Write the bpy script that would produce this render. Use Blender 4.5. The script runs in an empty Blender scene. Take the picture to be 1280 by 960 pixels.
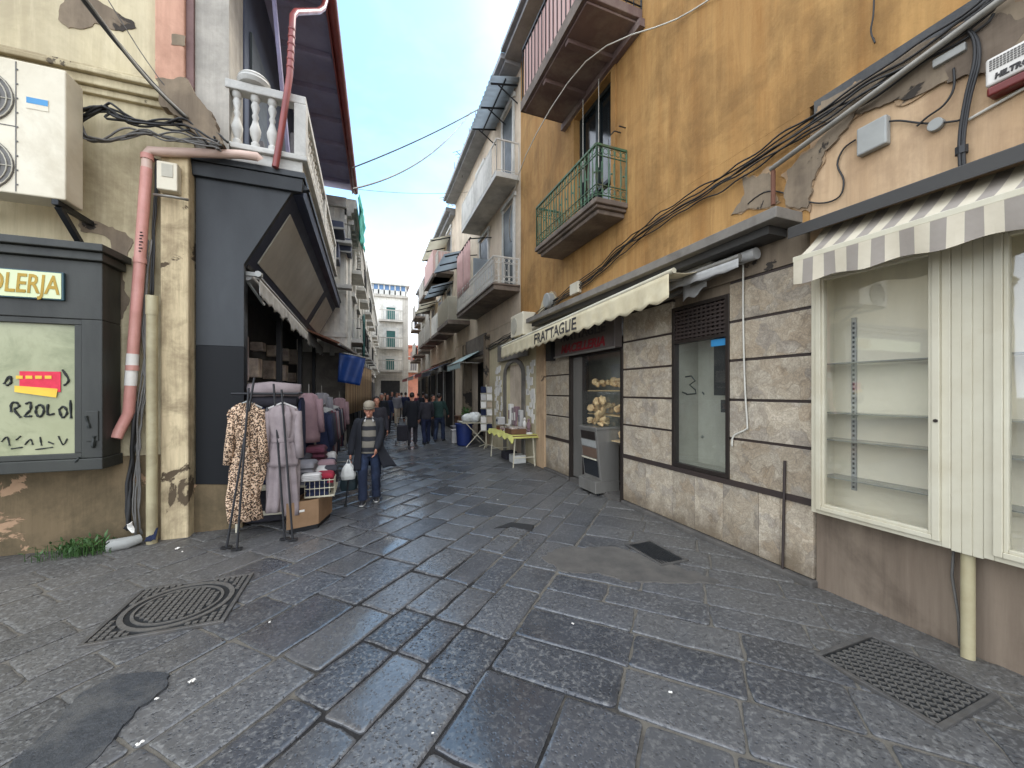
import bpy, bmesh, math, random
from mathutils import Vector as V, Matrix
random.seed(7)
C = bpy.context.scene.collection
# ------------------------------------------------------------ survey: where a pixel of the photograph lies on a known plane
F, CX, HY, H = 480.0, 640.0, 489.0, 1.75
TH = math.radians(20.7)
f0, f1 = math.sin(TH), math.cos(TH)
r0, r1 = f1, -f0
def _d(u): return (u-CX)/F
def onX(u, v, X):
    xc = _d(u); d = X/(f0+xc*r0); return V((X, d*(f1+xc*r1), H+d*(HY-v)/F))
def onY(u, v, Y):
    xc = _d(u); d = Y/(f1+xc*r1); return V((d*(f0+xc*r0), Y, H+d*(HY-v)/F))
def onZ(u, v, Z=0.0):
    d = (H-Z)*F/(v-HY); xc = _d(u); return V((d*(f0+xc*r0), d*(f1+xc*r1), Z))
# ------------------------------------------------------------ objects
def tag(o, label=None, cat=None, group=None, kind=None):
    for k, v in (('label', label), ('category', cat), ('group', group), ('kind', kind)):
        if v: o[k] = v
    return o
def thing(name, label, cat, loc, group=None, rz=0.0):
    o = bpy.data.objects.new(name, None); C.objects.link(o); o.location = loc; o.rotation_euler = (0, 0, rz)
    o.empty_display_size = .1
    return tag(o, label, cat, group)
def worldmat(p):
    m = Matrix.Identity(4); ch = []
    while p is not None: ch.append(p); p = p.parent
    for q in reversed(ch): m = m @ (Matrix.Translation(q.location) @ q.rotation_euler.to_matrix().to_4x4())
    return m
def copy_tree(o, parent=None):
    c = o.copy(); C.objects.link(c)
    if parent: c.parent = parent
    for ch in list(o.children): copy_tree(ch, c)
    return c
class MB:
    def __init__(s): s.v = []; s.f = []; s.m = []; s.t = []
    def add(s, vs, fs, mi=0, t=None):
        o = len(s.v); s.v += [V(p) for p in vs]
        if t is None: t = random.random()
        for f in fs: s.f.append([i+o for i in f]); s.m.append(mi); s.t.append(t)
        return s
    def box(s, x0, x1, y0, y1, z0, z1, mi=0, t=None):
        return s.add([(x0,y0,z0),(x1,y0,z0),(x1,y1,z0),(x0,y1,z0),(x0,y0,z1),(x1,y0,z1),(x1,y1,z1),(x0,y1,z1)],
            [(0,3,2,1),(4,5,6,7),(0,1,5,4),(1,2,6,5),(2,3,7,6),(3,0,4,7)], mi, t)
    def hexa(s, a, b, mi=0, t=None):          # two quads, joined
        return s.add(list(a)+list(b), [(3,2,1,0),(4,5,6,7),(0,1,5,4),(1,2,6,5),(2,3,7,6),(3,0,4,7)], mi, t)
    def bar(s, p, q, w, h, up=(0,0,1), mi=0, t=None):
        p, q = V(p), V(q); d = (q-p).normalized(); up = V(up)
        x = d.cross(up)
        if x.length < 1e-4: x = d.cross(V((0,1,0)))
        x = x.normalized()*w/2; z = x.normalized().cross(d)*h/2
        return s.hexa([p-x-z,p+x-z,p+x+z,p-x+z],[q-x-z,q+x-z,q+x+z,q-x+z], mi, t)
    def tube(s, pts, r, n=8, mi=0, cap=True, t=None, ry=None):
        pts = [V(p) for p in pts]; k = len(pts)
        rs = r if isinstance(r, (list, tuple)) else [r]*k
        vs = []; fs = []; ref = None
        for i in range(k):
            d = (pts[min(i+1,k-1)]-pts[max(i-1,0)])
            d = d.normalized() if d.length > 1e-9 else V((0,0,1))
            if ref is None: ref = V((0,0,1)) if abs(d.z) < .9 else V((0,1,0))
            x = d.cross(ref)
            if x.length < 1e-4: x = d.cross(V((1,0.3,0)))
            x.normalize(); y = x.cross(d).normalized(); ref = y
            for j in range(n):
                a = 2*math.pi*j/n
                vs.append(pts[i]+(x*math.cos(a)+y*math.sin(a)*(ry if ry else 1))*rs[i])
        for i in range(k-1):
            for j in range(n):
                fs.append((i*n+j, i*n+(j+1)%n, (i+1)*n+(j+1)%n, (i+1)*n+j))
        if cap: fs += [tuple(range(n))[::-1], tuple((k-1)*n+j for j in range(n))]
        return s.add(vs, fs, mi, t)
    def lathe(s, prof, o, n=12, mi=0, sx=1, sy=1, t=None):   # prof: (r,z) ; axis z through o
        o = V(o); vs = []; fs = []; k = len(prof)
        for (r, z) in prof:
            for j in range(n):
                a = 2*math.pi*j/n; vs.append(o+V((r*sx*math.cos(a), r*sy*math.sin(a), z)))
        for i in range(k-1):
            for j in range(n): fs.append((i*n+j, i*n+(j+1)%n, (i+1)*n+(j+1)%n, (i+1)*n+j))
        fs += [tuple(range(n))[::-1], tuple((k-1)*n+j for j in range(n))]
        return s.add(vs, fs, mi, t)
    def ball(s, o, r, n=10, sx=1, sy=1, sz=1, mi=0):
        k = max(5, n//2+1)
        pr = [(max(1e-4, math.sin(math.pi*i/k))*r, -math.cos(math.pi*i/k)*r*sz) for i in range(k+1)]
        return s.lathe(pr, o, n, mi, sx, sy)
    def prism(s, poly, d, mi=0, t=None):       # polygon (3D pts) pushed along d
        d = V(d); n = len(poly); a = [V(p) for p in poly]; b = [p+d for p in a]
        return s.add(a+b, [tuple(range(n))[::-1], tuple(range(n, 2*n))]+[(i,(i+1)%n,n+(i+1)%n,n+i) for i in range(n)], mi, t)
    def sheet(s, fn, nu, nv, mi=0, mfn=None, t=None):
        vs = [fn(i/nu, j/nv) for j in range(nv+1) for i in range(nu+1)]
        o = len(s.v); s.v += [V(p) for p in vs]
        if t is None: t = random.random()
        for j in range(nv):
            for i in range(nu):
                a = o+j*(nu+1)+i
                s.f.append([a, a+1, a+nu+2, a+nu+1]); s.m.append(mfn(i, j) if mfn else mi); s.t.append(t)
        return s
    def quad(s, a, b, c, d, mi=0, t=None): return s.add([a,b,c,d], [(0,1,2,3)], mi, t)
    def build(s, name, mat, parent=None, smooth=False, bevel=0, solid=0, seg=2, flip=False, sub=0):
        me = bpy.data.meshes.new(name)
        vs = s.v
        if parent is not None:
            iv = worldmat(parent).inverted(); vs = [iv @ p for p in s.v]
        me.from_pydata([tuple(p) for p in vs], [], s.f)
        mats = mat if isinstance(mat, (list, tuple)) else [mat]
        for m in mats: me.materials.append(m)
        for i, p in enumerate(me.polygons): p.material_index = min(s.m[i], len(mats)-1); p.use_smooth = bool(smooth)
        at = me.attributes.new('tint', 'FLOAT', 'FACE'); at.data.foreach_set('value', s.t)
        if not solid:
            bm = bmesh.new(); bm.from_mesh(me); bmesh.ops.recalc_face_normals(bm, faces=bm.faces); bm.to_mesh(me); bm.free()
        if smooth and smooth is not True:
            try: me.set_sharp_from_angle(angle=math.radians(smooth))
            except Exception: pass
        o = bpy.data.objects.new(name, me); C.objects.link(o)
        if parent is not None: o.parent = parent
        if sub:
            m = o.modifiers.new('sub', 'SUBSURF'); m.levels = m.render_levels = sub
        if solid:
            m = o.modifiers.new('solid', 'SOLIDIFY'); m.thickness = solid; m.offset = 0
        if bevel:
            m = o.modifiers.new('bev', 'BEVEL'); m.width = bevel; m.segments = seg; m.limit_method = 'ANGLE'; m.angle_limit = math.radians(40)
        return o
def crom(P, n=5):
    P = [V(p) for p in P]; out = []
    for i in range(len(P)-1):
        a, b, c, d = P[max(i-1, 0)], P[i], P[i+1], P[min(i+2, len(P)-1)]
        for j in range(n):
            t = j/n; out.append(.5*((2*b)+(c-a)*t+(2*a-5*b+4*c-d)*t*t+(3*b-a-3*c+d)*t*t*t))
    return out+[P[-1]]
def wob(p, a, s):
    from mathutils import noise
    return noise.noise(V(p)*s)*a
def text(name, st, size, mat, parent, o, xd, yd, ext=.004, sx=1.0, shear=0.0, align='CENTER', bold=0.0):
    cu = bpy.data.curves.new('tmp', 'FONT'); cu.body = st; cu.size = size; cu.extrude = ext; cu.align_x = align; cu.align_y = 'CENTER'
    cu.shear = shear; cu.offset = bold; cu.resolution_u = 3
    ob = bpy.data.objects.new('tmp', cu); C.objects.link(ob)
    dg = bpy.context.evaluated_depsgraph_get(); dg.update()
    me = bpy.data.meshes.new_from_object(ob.evaluated_get(dg))
    bpy.data.objects.remove(ob); bpy.data.curves.remove(cu)
    xd = V(xd).normalized(); yd = V(yd).normalized(); n = xd.cross(yd)
    o = V(o)
    iv = worldmat(parent).inverted() if parent is not None else Matrix.Identity(4)
    for v in me.vertices: v.co = iv @ (o + xd*v.co.x*sx + yd*v.co.y + n*v.co.z)
    me.materials.clear(); me.materials.append(mat); me.name = name
    ob = bpy.data.objects.new(name, me); C.objects.link(ob)
    if parent is not None: ob.parent = parent
    return ob
# ------------------------------------------------------------ materials
def lin(*c):
    if len(c) == 1: c = c[0]
    o = []
    for x in c:
        x = x/255.0; o.append(x/12.92 if x <= .04045 else ((x+.055)/1.055)**2.4)
    return (*o, 1)
class NT:
    def __init__(s, m): s.t = m.node_tree; s.n = s.t.nodes; s.l = s.t.links
    def new(s, ty, **kw):
        n = s.n.new(ty)
        for k, v in kw.items():
            if k.startswith('_'): setattr(n, k[1:], v)
            else: n.inputs[k.replace('_', ' ')].default_value = v
        return n
    def link(s, a, b): s.l.new(a, b)
    def math(s, op, a, b=None, clamp=False):
        n = s.n.new('ShaderNodeMath'); n.operation = op; n.use_clamp = clamp
        for i, x in enumerate((a, b)):
            if x is None: continue
            if isinstance(x, (int, float)): n.inputs[i].default_value = x
            else: s.l.new(x, n.inputs[i])
        return n.outputs[0]
    def mix(s, fac, a, b, bt='MIX'):
        n = s.n.new('ShaderNodeMix'); n.data_type = 'RGBA'; n.blend_type = bt
        for i, x in ((0, fac), (6, a), (7, b)):
            if isinstance(x, (int, float)): n.inputs[i].default_value = x
            elif isinstance(x, tuple): n.inputs[i].default_value = x
            else: s.l.new(x, n.inputs[i])
        return n.outputs[2]
    def ramp(s, x, stops, interp='LINEAR'):
        n = s.n.new('ShaderNodeValToRGB'); n.color_ramp.interpolation = interp
        e = n.color_ramp.elements
        while len(e) < len(stops): e.new(.5)
        for i, (p, c) in enumerate(stops):
            e[i].position = p; e[i].color = c if isinstance(c, tuple) else (c, c, c, 1)
        s.l.new(x, n.inputs[0]); return n.outputs[0]
    def noise(s, vec, scale, detail=5, rough=.6, dist=0):
        n = s.n.new('ShaderNodeTexNoise'); n.inputs['Scale'].default_value = scale; n.inputs['Detail'].default_value = detail
        n.inputs['Roughness'].default_value = rough; n.inputs['Distortion'].default_value = dist
        s.l.new(vec, n.inputs['Vector']); return n.outputs[0]
    def voro(s, vec, scale, feat='F1', out='Distance'):
        n = s.n.new('ShaderNodeTexVoronoi'); n.feature = feat; n.inputs['Scale'].default_value = scale
        s.l.new(vec, n.inputs['Vector']); return n.outputs[out]
    def mapv(s, vec, scale=(1,1,1), rot=(0,0,0), loc=(0,0,0)):
        n = s.n.new('ShaderNodeMapping'); n.inputs['Scale'].default_value = scale; n.inputs['Rotation'].default_value = rot; n.inputs['Location'].default_value = loc
        s.l.new(vec, n.inputs['Vector']); return n.outputs[0]
    def bump(s, h, strength, dist, prev=None):
        n = s.n.new('ShaderNodeBump'); n.inputs['Strength'].default_value = strength; n.inputs['Distance'].default_value = dist
        s.l.new(h, n.inputs['Height'])
        if prev is not None: s.l.new(prev, n.inputs['Normal'])
        return n.outputs[0]
def base(name):
    m = bpy.data.materials.new(name); m.use_nodes = True
    nt = NT(m); b = nt.n['Principled BSDF']
    g = nt.n.new('ShaderNodeNewGeometry')
    return m, nt, b, g.outputs['Position']
def mat(name, c1, c2=None, scale=3.0, rough=.7, bump=.15, bscale=45, bd=.01, metal=0, streak=1, dirt=None, damt=.5, dscale=1.3, dlo=.48, tint=0, spec=.5, rv=.1, ground=None, gh=.5):
    m, nt, b, pos = base(name)
    c2 = c2 or tuple(x*.75 for x in c1[:3])+(1,)
    vec = nt.mapv(pos, (1, 1, 1/streak)) if streak != 1 else pos
    n1 = nt.noise(vec, scale, 7, .65)
    col = nt.mix(nt.ramp(n1, [(.3, 0.0), (.7, 1.0)]), c1, c2)
    if dirt:
        n2 = nt.noise(vec, dscale, 8, .7, .4)
        col = nt.mix(nt.math('MULTIPLY', nt.ramp(n2, [(dlo, 0.0), (min(1, dlo+.14), 1.0)]), damt), col, dirt)
    if ground:                                    # splashed grime near the pavement, wavy upper edge
        sep = nt.n.new('ShaderNodeSeparateXYZ'); nt.link(pos, sep.inputs[0])
        k = nt.math('ADD', nt.math('DIVIDE', sep.outputs[2], gh), nt.math('MULTIPLY', nt.math('SUBTRACT', nt.noise(pos, 2.5, 7, .7), .5), 1.6))
        col = nt.mix(nt.ramp(k, [(.35, .85), (1.0, 0.0)]), col, ground)
    if tint:
        a = nt.n.new('ShaderNodeAttribute'); a.attribute_name = 'tint'
        k = nt.math('ADD', nt.math('MULTIPLY', a.outputs['Fac'], tint), 1-tint/2)
        mm = nt.n.new('ShaderNodeVectorMath'); mm.operation = 'SCALE'; nt.link(col, mm.inputs[0]); nt.link(k, mm.inputs['Scale']); col = mm.outputs[0]
    nt.link(col, b.inputs['Base Color'])
    nb = nt.noise(pos, bscale, 6, .6)
    if rv: nt.link(nt.math('ADD', nt.math('MULTIPLY', nt.math('SUBTRACT', n1, .5), rv*4), rough, True), b.inputs['Roughness'])
    else: b.inputs['Roughness'].default_value = rough
    b.inputs['Metallic'].default_value = metal; b.inputs['Specular IOR Level'].default_value = spec
    if bump:
        nn = nt.bump(nb, bump, bd)
        if bump > .25: nn = nt.bump(nt.noise(pos, bscale*.15, 4), bump*.6, bd*4, nn)
        nt.link(nn, b.inputs['Normal'])
    return m
def glass(name, tintc=(.97,.985,.975,1), refl=.12, dirt=0.0, dirtc=(.5,.5,.46,1)):
    m, nt, b, pos = base(name); nt.n.remove(b); out = nt.n['Material Output']
    tr = nt.new('ShaderNodeBsdfTransparent', Color=tintc); gl = nt.new('ShaderNodeBsdfGlossy', Roughness=.02, Color=(1,1,1,1))
    fr = nt.n.new('ShaderNodeLayerWeight'); k = nt.math('ADD', nt.math('MULTIPLY', nt.math('POWER', fr.outputs['Facing'], 5.0), .9), .03+refl, True)
    bmp = nt.bump(nt.noise(pos, 1.5, 2), .05, .02); nt.link(bmp, gl.inputs['Normal'])
    mx = nt.new('ShaderNodeMixShader'); nt.link(k, mx.inputs[0]); nt.link(tr.outputs[0], mx.inputs[1]); nt.link(gl.outputs[0], mx.inputs[2])
    res = mx.outputs[0]
    if dirt:
        df = nt.new('ShaderNodeBsdfDiffuse', Color=dirtc); m2 = nt.new('ShaderNodeMixShader')
        nt.link(nt.math('MULTIPLY', nt.ramp(nt.noise(pos, 2.2, 7, .7), [(.35, .35), (.7, 1.0)]), dirt), m2.inputs[0])
        nt.link(res, m2.inputs[1]); nt.link(df.outputs[0], m2.inputs[2]); res = m2.outputs[0]
    nt.link(res, out.inputs[0]); return m
# --- named materials
M = {}
def basalt():
    m, nt, b, pos = base('basalt_slab')
    a = nt.n.new('ShaderNodeAttribute'); a.attribute_name = 'tint'
    off = nt.n.new('ShaderNodeVectorMath'); off.operation = 'MULTIPLY_ADD'
    cmb = nt.n.new('ShaderNodeCombineXYZ')
    for i in range(3): nt.link(a.outputs['Fac'], cmb.inputs[i])
    nt.link(cmb.outputs[0], off.inputs[0]); off.inputs[1].default_value = (37, 53, 11); nt.link(pos, off.inputs[2]); p = off.outputs[0]
    big = nt.noise(p, 2.6, 5, .6); fine = nt.noise(p, 90, 4, .65); mid = nt.noise(p, 36, 4, .6, .5)
    vor = nt.voro(nt.mapv(p, (1, 1, .2)), 42)
    chis = nt.ramp(nt.math('ADD', vor, nt.math('MULTIPLY', nt.math('SUBTRACT', mid, .5), .8)), [(.06, 0.0), (.34, 1.0)])   # chisel pits
    worn = nt.ramp(nt.math('ADD', nt.math('MULTIPLY', a.outputs['Fac'], .9), nt.math('MULTIPLY', big, .3)), [(.42, 0.0), (.85, 1.0)])     # 1 = worn smooth
    sx_ = nt.n.new('ShaderNodeSeparateXYZ'); nt.link(pos, sx_.inputs[0])
    worn = nt.math('MULTIPLY', worn, nt.ramp(nt.math('MULTIPLY', nt.math('ABSOLUTE', nt.math('SUBTRACT', sx_.outputs[0], .2)), .5), [(.4, 1.0), (.9, .12)]))
    col = nt.mix(nt.ramp(big, [(.3, 0.0), (.7, 1.0)]), lin(80, 82, 87), lin(53, 55, 60))
    hsh = nt.math('FRACT', nt.math('MULTIPLY', a.outputs['Fac'], 17.3))          # each slab its own tone
    col = nt.mix(nt.ramp(hsh, [(0, 0.0), (1, .6)]), col, lin(94, 93, 91))
    col = nt.mix(nt.ramp(hsh, [(0, .5), (.4, 0.0)]), col, lin(42, 44, 48))
    # dusty brown towards the house fronts
    sep = nt.n.new('ShaderNodeSeparateXYZ'); nt.link(pos, sep.inputs[0])
    e1 = nt.math('SUBTRACT', sep.outputs[0], 2.2); e2 = nt.math('MULTIPLY', nt.math('ADD', sep.outputs[0], .5), -.8)
    e = nt.math('ADD', nt.math('MAXIMUM', e1, e2), nt.math('MULTIPLY', nt.math('SUBTRACT', nt.noise(pos, 1.6, 6, .7), .5), 2.2))
    dust = nt.ramp(nt.math('MULTIPLY', e, .7), [(.0, 0.0), (.95, 1.0)])
    col = nt.mix(nt.math('MULTIPLY', dust, .75), col, nt.mix(big, lin(92, 87, 79), lin(64, 61, 55)))
    rougher = nt.math('SUBTRACT', 1.0, nt.math('MULTIPLY', worn, .55))
    col = nt.mix(nt.math('MULTIPLY', nt.math('SUBTRACT', 1.0, chis), nt.math('MULTIPLY', rougher, .7)), col, lin(34, 36, 39))
    col = nt.mix(nt.math('MULTIPLY', nt.ramp(mid, [(.5, 0.0), (.68, 1.0)]), nt.math('MULTIPLY', rougher, .55)), col, lin(138, 137, 133))
    col = nt.mix(nt.math('MULTIPLY', nt.ramp(fine, [(.52, 0.0), (.7, 1.0)]), .25), col, lin(46, 47, 49))
    nt.link(col, b.inputs['Base Color'])
    rg = nt.math('ADD', nt.math('MULTIPLY', worn, -.20), .33)
    rg = nt.math('ADD', rg, nt.math('MULTIPLY', nt.math('SUBTRACT', nt.noise(p, 9, 5, .7), .5), .22))
    rg = nt.math('ADD', rg, nt.math('MULTIPLY', dust, .30), True)
    nt.link(rg, b.inputs['Roughness']); b.inputs['Specular IOR Level'].default_value = .75
    k = nt.math('ADD', nt.math('MULTIPLY', worn, -.62), .9)
    h = nt.math('MULTIPLY', chis, k)
    n1 = nt.bump(h, .6, .006)
    n1 = nt.bump(nt.math('MULTIPLY', mid, k), .4, .004, n1)
    n1 = nt.bump(nt.noise(p, 5, 3), .12, .02, n1)
    n1 = nt.bump(nt.math('MULTIPLY', fine, k), .25, .002, n1)
    nt.link(n1, b.inputs['Normal']); return m
def marble():
    m, nt, b, pos = base('breccia_marble')
    a = nt.n.new('ShaderNodeAttribute'); a.attribute_name = 'tint'
    off = nt.n.new('ShaderNodeVectorMath'); off.operation = 'MULTIPLY_ADD'; cmb = nt.n.new('ShaderNodeCombineXYZ')
    for i in range(3): nt.link(a.outputs['Fac'], cmb.inputs[i])
    nt.link(cmb.outputs[0], off.inputs[0]); off.inputs[1].default_value = (17, 23, 41); nt.link(pos, off.inputs[2]); p = off.outputs[0]
    wp = nt.n.new('ShaderNodeVectorMath'); wp.operation = 'MULTIPLY_ADD'
    nz = nt.n.new('ShaderNodeTexNoise'); nz.inputs['Scale'].default_value = 5; nz.inputs['Detail'].default_value = 4; nt.link(p, nz.inputs['Vector'])
    nt.link(nz.outputs[1], wp.inputs[0]); wp.inputs[1].default_value = (.3, .3, .3); nt.link(p, wp.inputs[2]); q = wp.outputs[0]
    cell = nt.voro(q, 30, out='Color'); sc = nt.n.new('ShaderNodeSeparateColor'); nt.link(cell, sc.inputs[0])
    big = nt.voro(q, 5.5, out='Color'); sb = nt.n.new('ShaderNodeSeparateColor'); nt.link(big, sb.inputs[0])
    edge = nt.voro(q, 30, 'DISTANCE_TO_EDGE'); e2 = nt.voro(q, 5.5, 'DISTANCE_TO_EDGE')
    cloud = nt.noise(q, 6, 8, .68, 1.2)
    col = nt.ramp(sc.outputs[0], [(0, lin(170, 160, 144)), (.35, lin(148, 138, 124)), (.6, lin(122, 114, 104)), (.85, lin(186, 176, 160)), (1, lin(150, 134, 110))])
    col = nt.mix(.62, col, nt.ramp(cloud, [(.30, lin(112, 100, 86)), (.46, lin(172, 158, 138)), (.66, lin(226, 214, 192))]))
    col = nt.mix(.42, col, nt.ramp(sb.outputs[1], [(0, lin(128, 120, 110)), (.5, lin(190, 176, 150)), (1, lin(160, 136, 102))]))
    col = nt.mix(nt.ramp(edge, [(.0, .45), (.12, 0.0)]), col, lin(100, 92, 82))
    col = nt.mix(nt.math('MULTIPLY', nt.ramp(e2, [(.0, .7), (.05, 0.0)]), nt.ramp(nt.noise(p, 2.4, 4), [(.45, 0.0), (.6, 1.0)])), col, lin(120, 106, 88))
    fine = nt.noise(p, 70, 5, .72); col = nt.mix(nt.ramp(fine, [(.5, 0.0), (.75, .4)]), col, lin(100, 90, 80))
    sep = nt.n.new('ShaderNodeSeparateXYZ'); nt.link(pos, sep.inputs[0])
    up = nt.ramp(nt.math('ADD', sep.outputs[2], nt.math('MULTIPLY', nt.noise(pos, 1.2, 5), .8)), [(.0, 0.0), (1.0, 1.0)])
    k = nt.math('SUBTRACT', nt.math('ADD', nt.math('MULTIPLY', a.outputs['Fac'], .26), .90), .0)
    mm = nt.n.new('ShaderNodeVectorMath'); mm.operation = 'SCALE'; nt.link(col, mm.inputs[0]); nt.link(k, mm.inputs['Scale'])
    # courses above the plinth are the greyer stone
    g = nt.ramp(nt.math('SUBTRACT', sep.outputs[2], .25), [(.49, 0.0), (.5, 1.0)])
    hs = nt.n.new('ShaderNodeHueSaturation'); hs.inputs['Saturation'].default_value = 1.0; hs.inputs['Value'].default_value = .94; nt.link(mm.outputs[0], hs.inputs['Color'])
    col = nt.mix(g, mm.outputs[0], hs.outputs[0])
    gr_ = nt.math('ADD', nt.math('MULTIPLY', sep.outputs[2], 2.2), nt.math('MULTIPLY', nt.math('SUBTRACT', nt.noise(pos, 3.5, 7, .7), .5), 2.0))
    col = nt.mix(nt.ramp(gr_, [(.1, .8), (.8, 0.0)]), col, lin(104, 90, 72))
    stn = nt.noise(nt.mapv(pos, (1, 1, .15)), 4, 7, .7)
    col = nt.mix(nt.math('MULTIPLY', nt.ramp(stn, [(.52, 0.0), (.7, 1.0)]), .22), col, lin(112, 98, 80))
    nt.link(col, b.inputs['Base Color']); b.inputs['Roughness'].default_value = .42
    nt.link(nt.bump(edge, .12, .004), b.inputs['Normal']); return m
def plaster(name, c1, c2, c3, streaky=True, patch=None, sc=1.0):
    m, nt, b, pos = base(name)
    st = nt.mapv(pos, (1, 1, .12)); n1 = nt.noise(st, 3.5*sc, 8, .7, .3); n2 = nt.noise(pos, 1.1*sc, 8, .68, .3); n3 = nt.noise(pos, 14, 6, .7)
    col = nt.mix(nt.ramp(n1, [(.32, 0.0), (.68, 1.0)]), c1, c2)
    col = nt.mix(nt.math('MULTIPLY', nt.ramp(n2, [(.46, 0.0), (.64, 1.0)]), .7), col, c3)
    col = nt.mix(nt.math('MULTIPLY', nt.ramp(n3, [(.55, 0.0), (.8, 1.0)]), .4), col, c2)
    if streaky:
        s2 = nt.noise(nt.mapv(pos, (1, 1, .05)), 9*sc, 6, .75, .2)
        col = nt.mix(nt.math('MULTIPLY', nt.ramp(s2, [(.48, 0.0), (.72, 1.0)]), .42), col, c3)
        col = nt.mix(nt.math('MULTIPLY', nt.ramp(s2, [(.28, 1.0), (.45, 0.0)]), .3), col, tuple(min(1, x*1.25) for x in c1[:3])+(1,))
    h = n3
    if patch:
        pm = nt.ramp(nt.noise(pos, 1.7, 9, .62, .5), [(patch[1], 0.0), (patch[1]+.015, 1.0)])
        col = nt.mix(pm, col, nt.mix(n3, patch[0], tuple(x*.6 for x in patch[0][:3])+(1,)))
        h = nt.math('ADD', nt.math('MULTIPLY', n3, .35), nt.math('MULTIPLY', pm, -.9))
    nt.link(col, b.inputs['Base Color']); b.inputs['Roughness'].default_value = .88; b.inputs['Specular IOR Level'].default_value = .25
    nn = nt.bump(h, .5, .015); nn = nt.bump(nt.noise(pos, 70, 4), .25, .004, nn); nt.link(nn, b.inputs['Normal']); return m
def leopard():
    m, nt, b, pos = base('leopard_cloth')
    w = nt.n.new('ShaderNodeVectorMath'); w.operation = 'MULTIPLY_ADD'; nz = nt.n.new('ShaderNodeTexNoise'); nz.inputs['Scale'].default_value = 28; nt.link(pos, nz.inputs['Vector'])
    nt.link(nz.outputs[1], w.inputs[0]); w.inputs[1].default_value = (.035,)*3; nt.link(pos, w.inputs[2])
    d = nt.voro(w.outputs[0], 58)
    col = nt.ramp(d, [(0, lin(150, 108, 70)), (.2, lin(140, 98, 60)), (.26, lin(26, 20, 18)), (.5, lin(30, 22, 20)), (.56, lin(196, 164, 132)), (1, lin(216, 190, 164))])
    nt.link(col, b.inputs['Base Color']); b.inputs['Roughness'].default_value = .85; return m
def zstripes(name, c1, c2, per, axis=2, duty=.5, rough=.9):
    m, nt, b, pos = base(name)
    sep = nt.n.new('ShaderNodeSeparateXYZ'); nt.link(pos, sep.inputs[0])
    k = nt.math('FRACT', nt.math('DIVIDE', nt.math('ADD', sep.outputs[axis], nt.math('MULTIPLY', nt.noise(pos, 6, 2), .02)), per))
    col = nt.mix(nt.ramp(k, [(duty-.03, 0.0), (duty+.03, 1.0)]), c1, c2)
    nt.link(col, b.inputs['Base Color']); b.inputs['Roughness'].default_value = rough
    nt.link(nt.bump(nt.noise(pos, 120, 3), .2, .003), b.inputs['Normal']); return m
def emit(name, c, s):
    m, nt, b, pos = base(name); b.inputs['Base Color'].default_value = c; b.inputs['Emission Color'].default_value = c; b.inputs['Emission Strength'].default_value = s; return m
def mk(k, *a, **kw): M[k] = mat(k, *a, **kw); return M[k]
M['basalt'] = basalt(); M['marble'] = marble(); M['leopard'] = leopard()
M['yellow'] = plaster('ochre_plaster', lin(182, 143, 89), lin(157, 115, 66), lin(120, 91, 55))
M['peach'] = plaster('peach_plaster', lin(200, 172, 138), lin(180, 150, 116), lin(144, 118, 92), patch=(lin(128, 108, 88), .66))
M['cream'] = plaster('cream_plaster', lin(206, 194, 162), lin(186, 173, 140), lin(160, 148, 122), patch=(lin(120, 112, 96), .69))
M['creamdirty'] = plaster('stained_plaster', lin(204, 191, 158), lin(180, 167, 134), lin(128, 114, 88), patch=(lin(104, 94, 78), .67))
M['basewall'] = plaster('damp_plaster', lin(108, 93, 70), lin(126, 108, 82), lin(66, 60, 44), patch=(lin(186, 152, 120), .61))
M['pillar'] = plaster('peeling_pillar', lin(212, 194, 156), lin(176, 158, 126), lin(122, 106, 82), patch=(lin(98, 84, 66), .625), sc=2.6)
M['pinkstone'] = plaster('pink_pilaster', lin(204, 162, 138), lin(190, 146, 124), lin(150, 112, 92), patch=(lin(140, 120, 104), .68))
M['brownwall'] = plaster('brown_render', lin(132, 118, 102), lin(112, 98, 84), lin(82, 71, 60), patch=(lin(196, 178, 150), .68))
M['greyrough'] = plaster('bare_cement', lin(130, 116, 98), lin(100, 88, 74), lin(148, 132, 110), patch=(lin(70, 64, 58), .58))
M['darkcement'] = plaster('dark_cement', lin(84, 84, 84), lin(70, 70, 70), lin(96, 94, 90))
M['palewall'] = plaster('pale_render', lin(216, 200, 178), lin(202, 184, 160), lin(170, 154, 134))
M['pinkwall'] = plaster('salmon_render', lin(214, 150, 126), lin(200, 134, 110), lin(170, 116, 100))
M['whitewall'] = plaster('white_render', lin(226, 222, 212), lin(206, 202, 192), lin(160, 156, 146))
M['greywhite'] = plaster('grey_white_render', lin(184, 178, 166), lin(166, 160, 150), lin(134, 130, 122))
def mortar():
    m, nt, b, pos = base('joint_mortar'); sep = nt.n.new('ShaderNodeSeparateXYZ'); nt.link(pos, sep.inputs[0])
    e = nt.math('ADD', nt.math('ABSOLUTE', nt.math('SUBTRACT', sep.outputs[0], .3)), nt.math('MULTIPLY', nt.math('SUBTRACT', nt.noise(pos, 2, 6, .7), .5), 2.0))
    n = nt.noise(pos, 12, 6, .7)
    col = nt.mix(nt.ramp(e, [(.55, 0.0), (1.5, 1.0)]), nt.mix(n, lin(52, 50, 48), lin(30, 30, 31)), nt.mix(n, lin(126, 120, 109), lin(70, 67, 62)))
    nt.link(col, b.inputs['Base Color']); b.inputs['Roughness'].default_value = .95; b.inputs['Specular IOR Level'].default_value = .2
    nt.link(nt.bump(nt.noise(pos, 60, 5), .5, .01), b.inputs['Normal']); return m
M['mortar'] = mortar()
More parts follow.
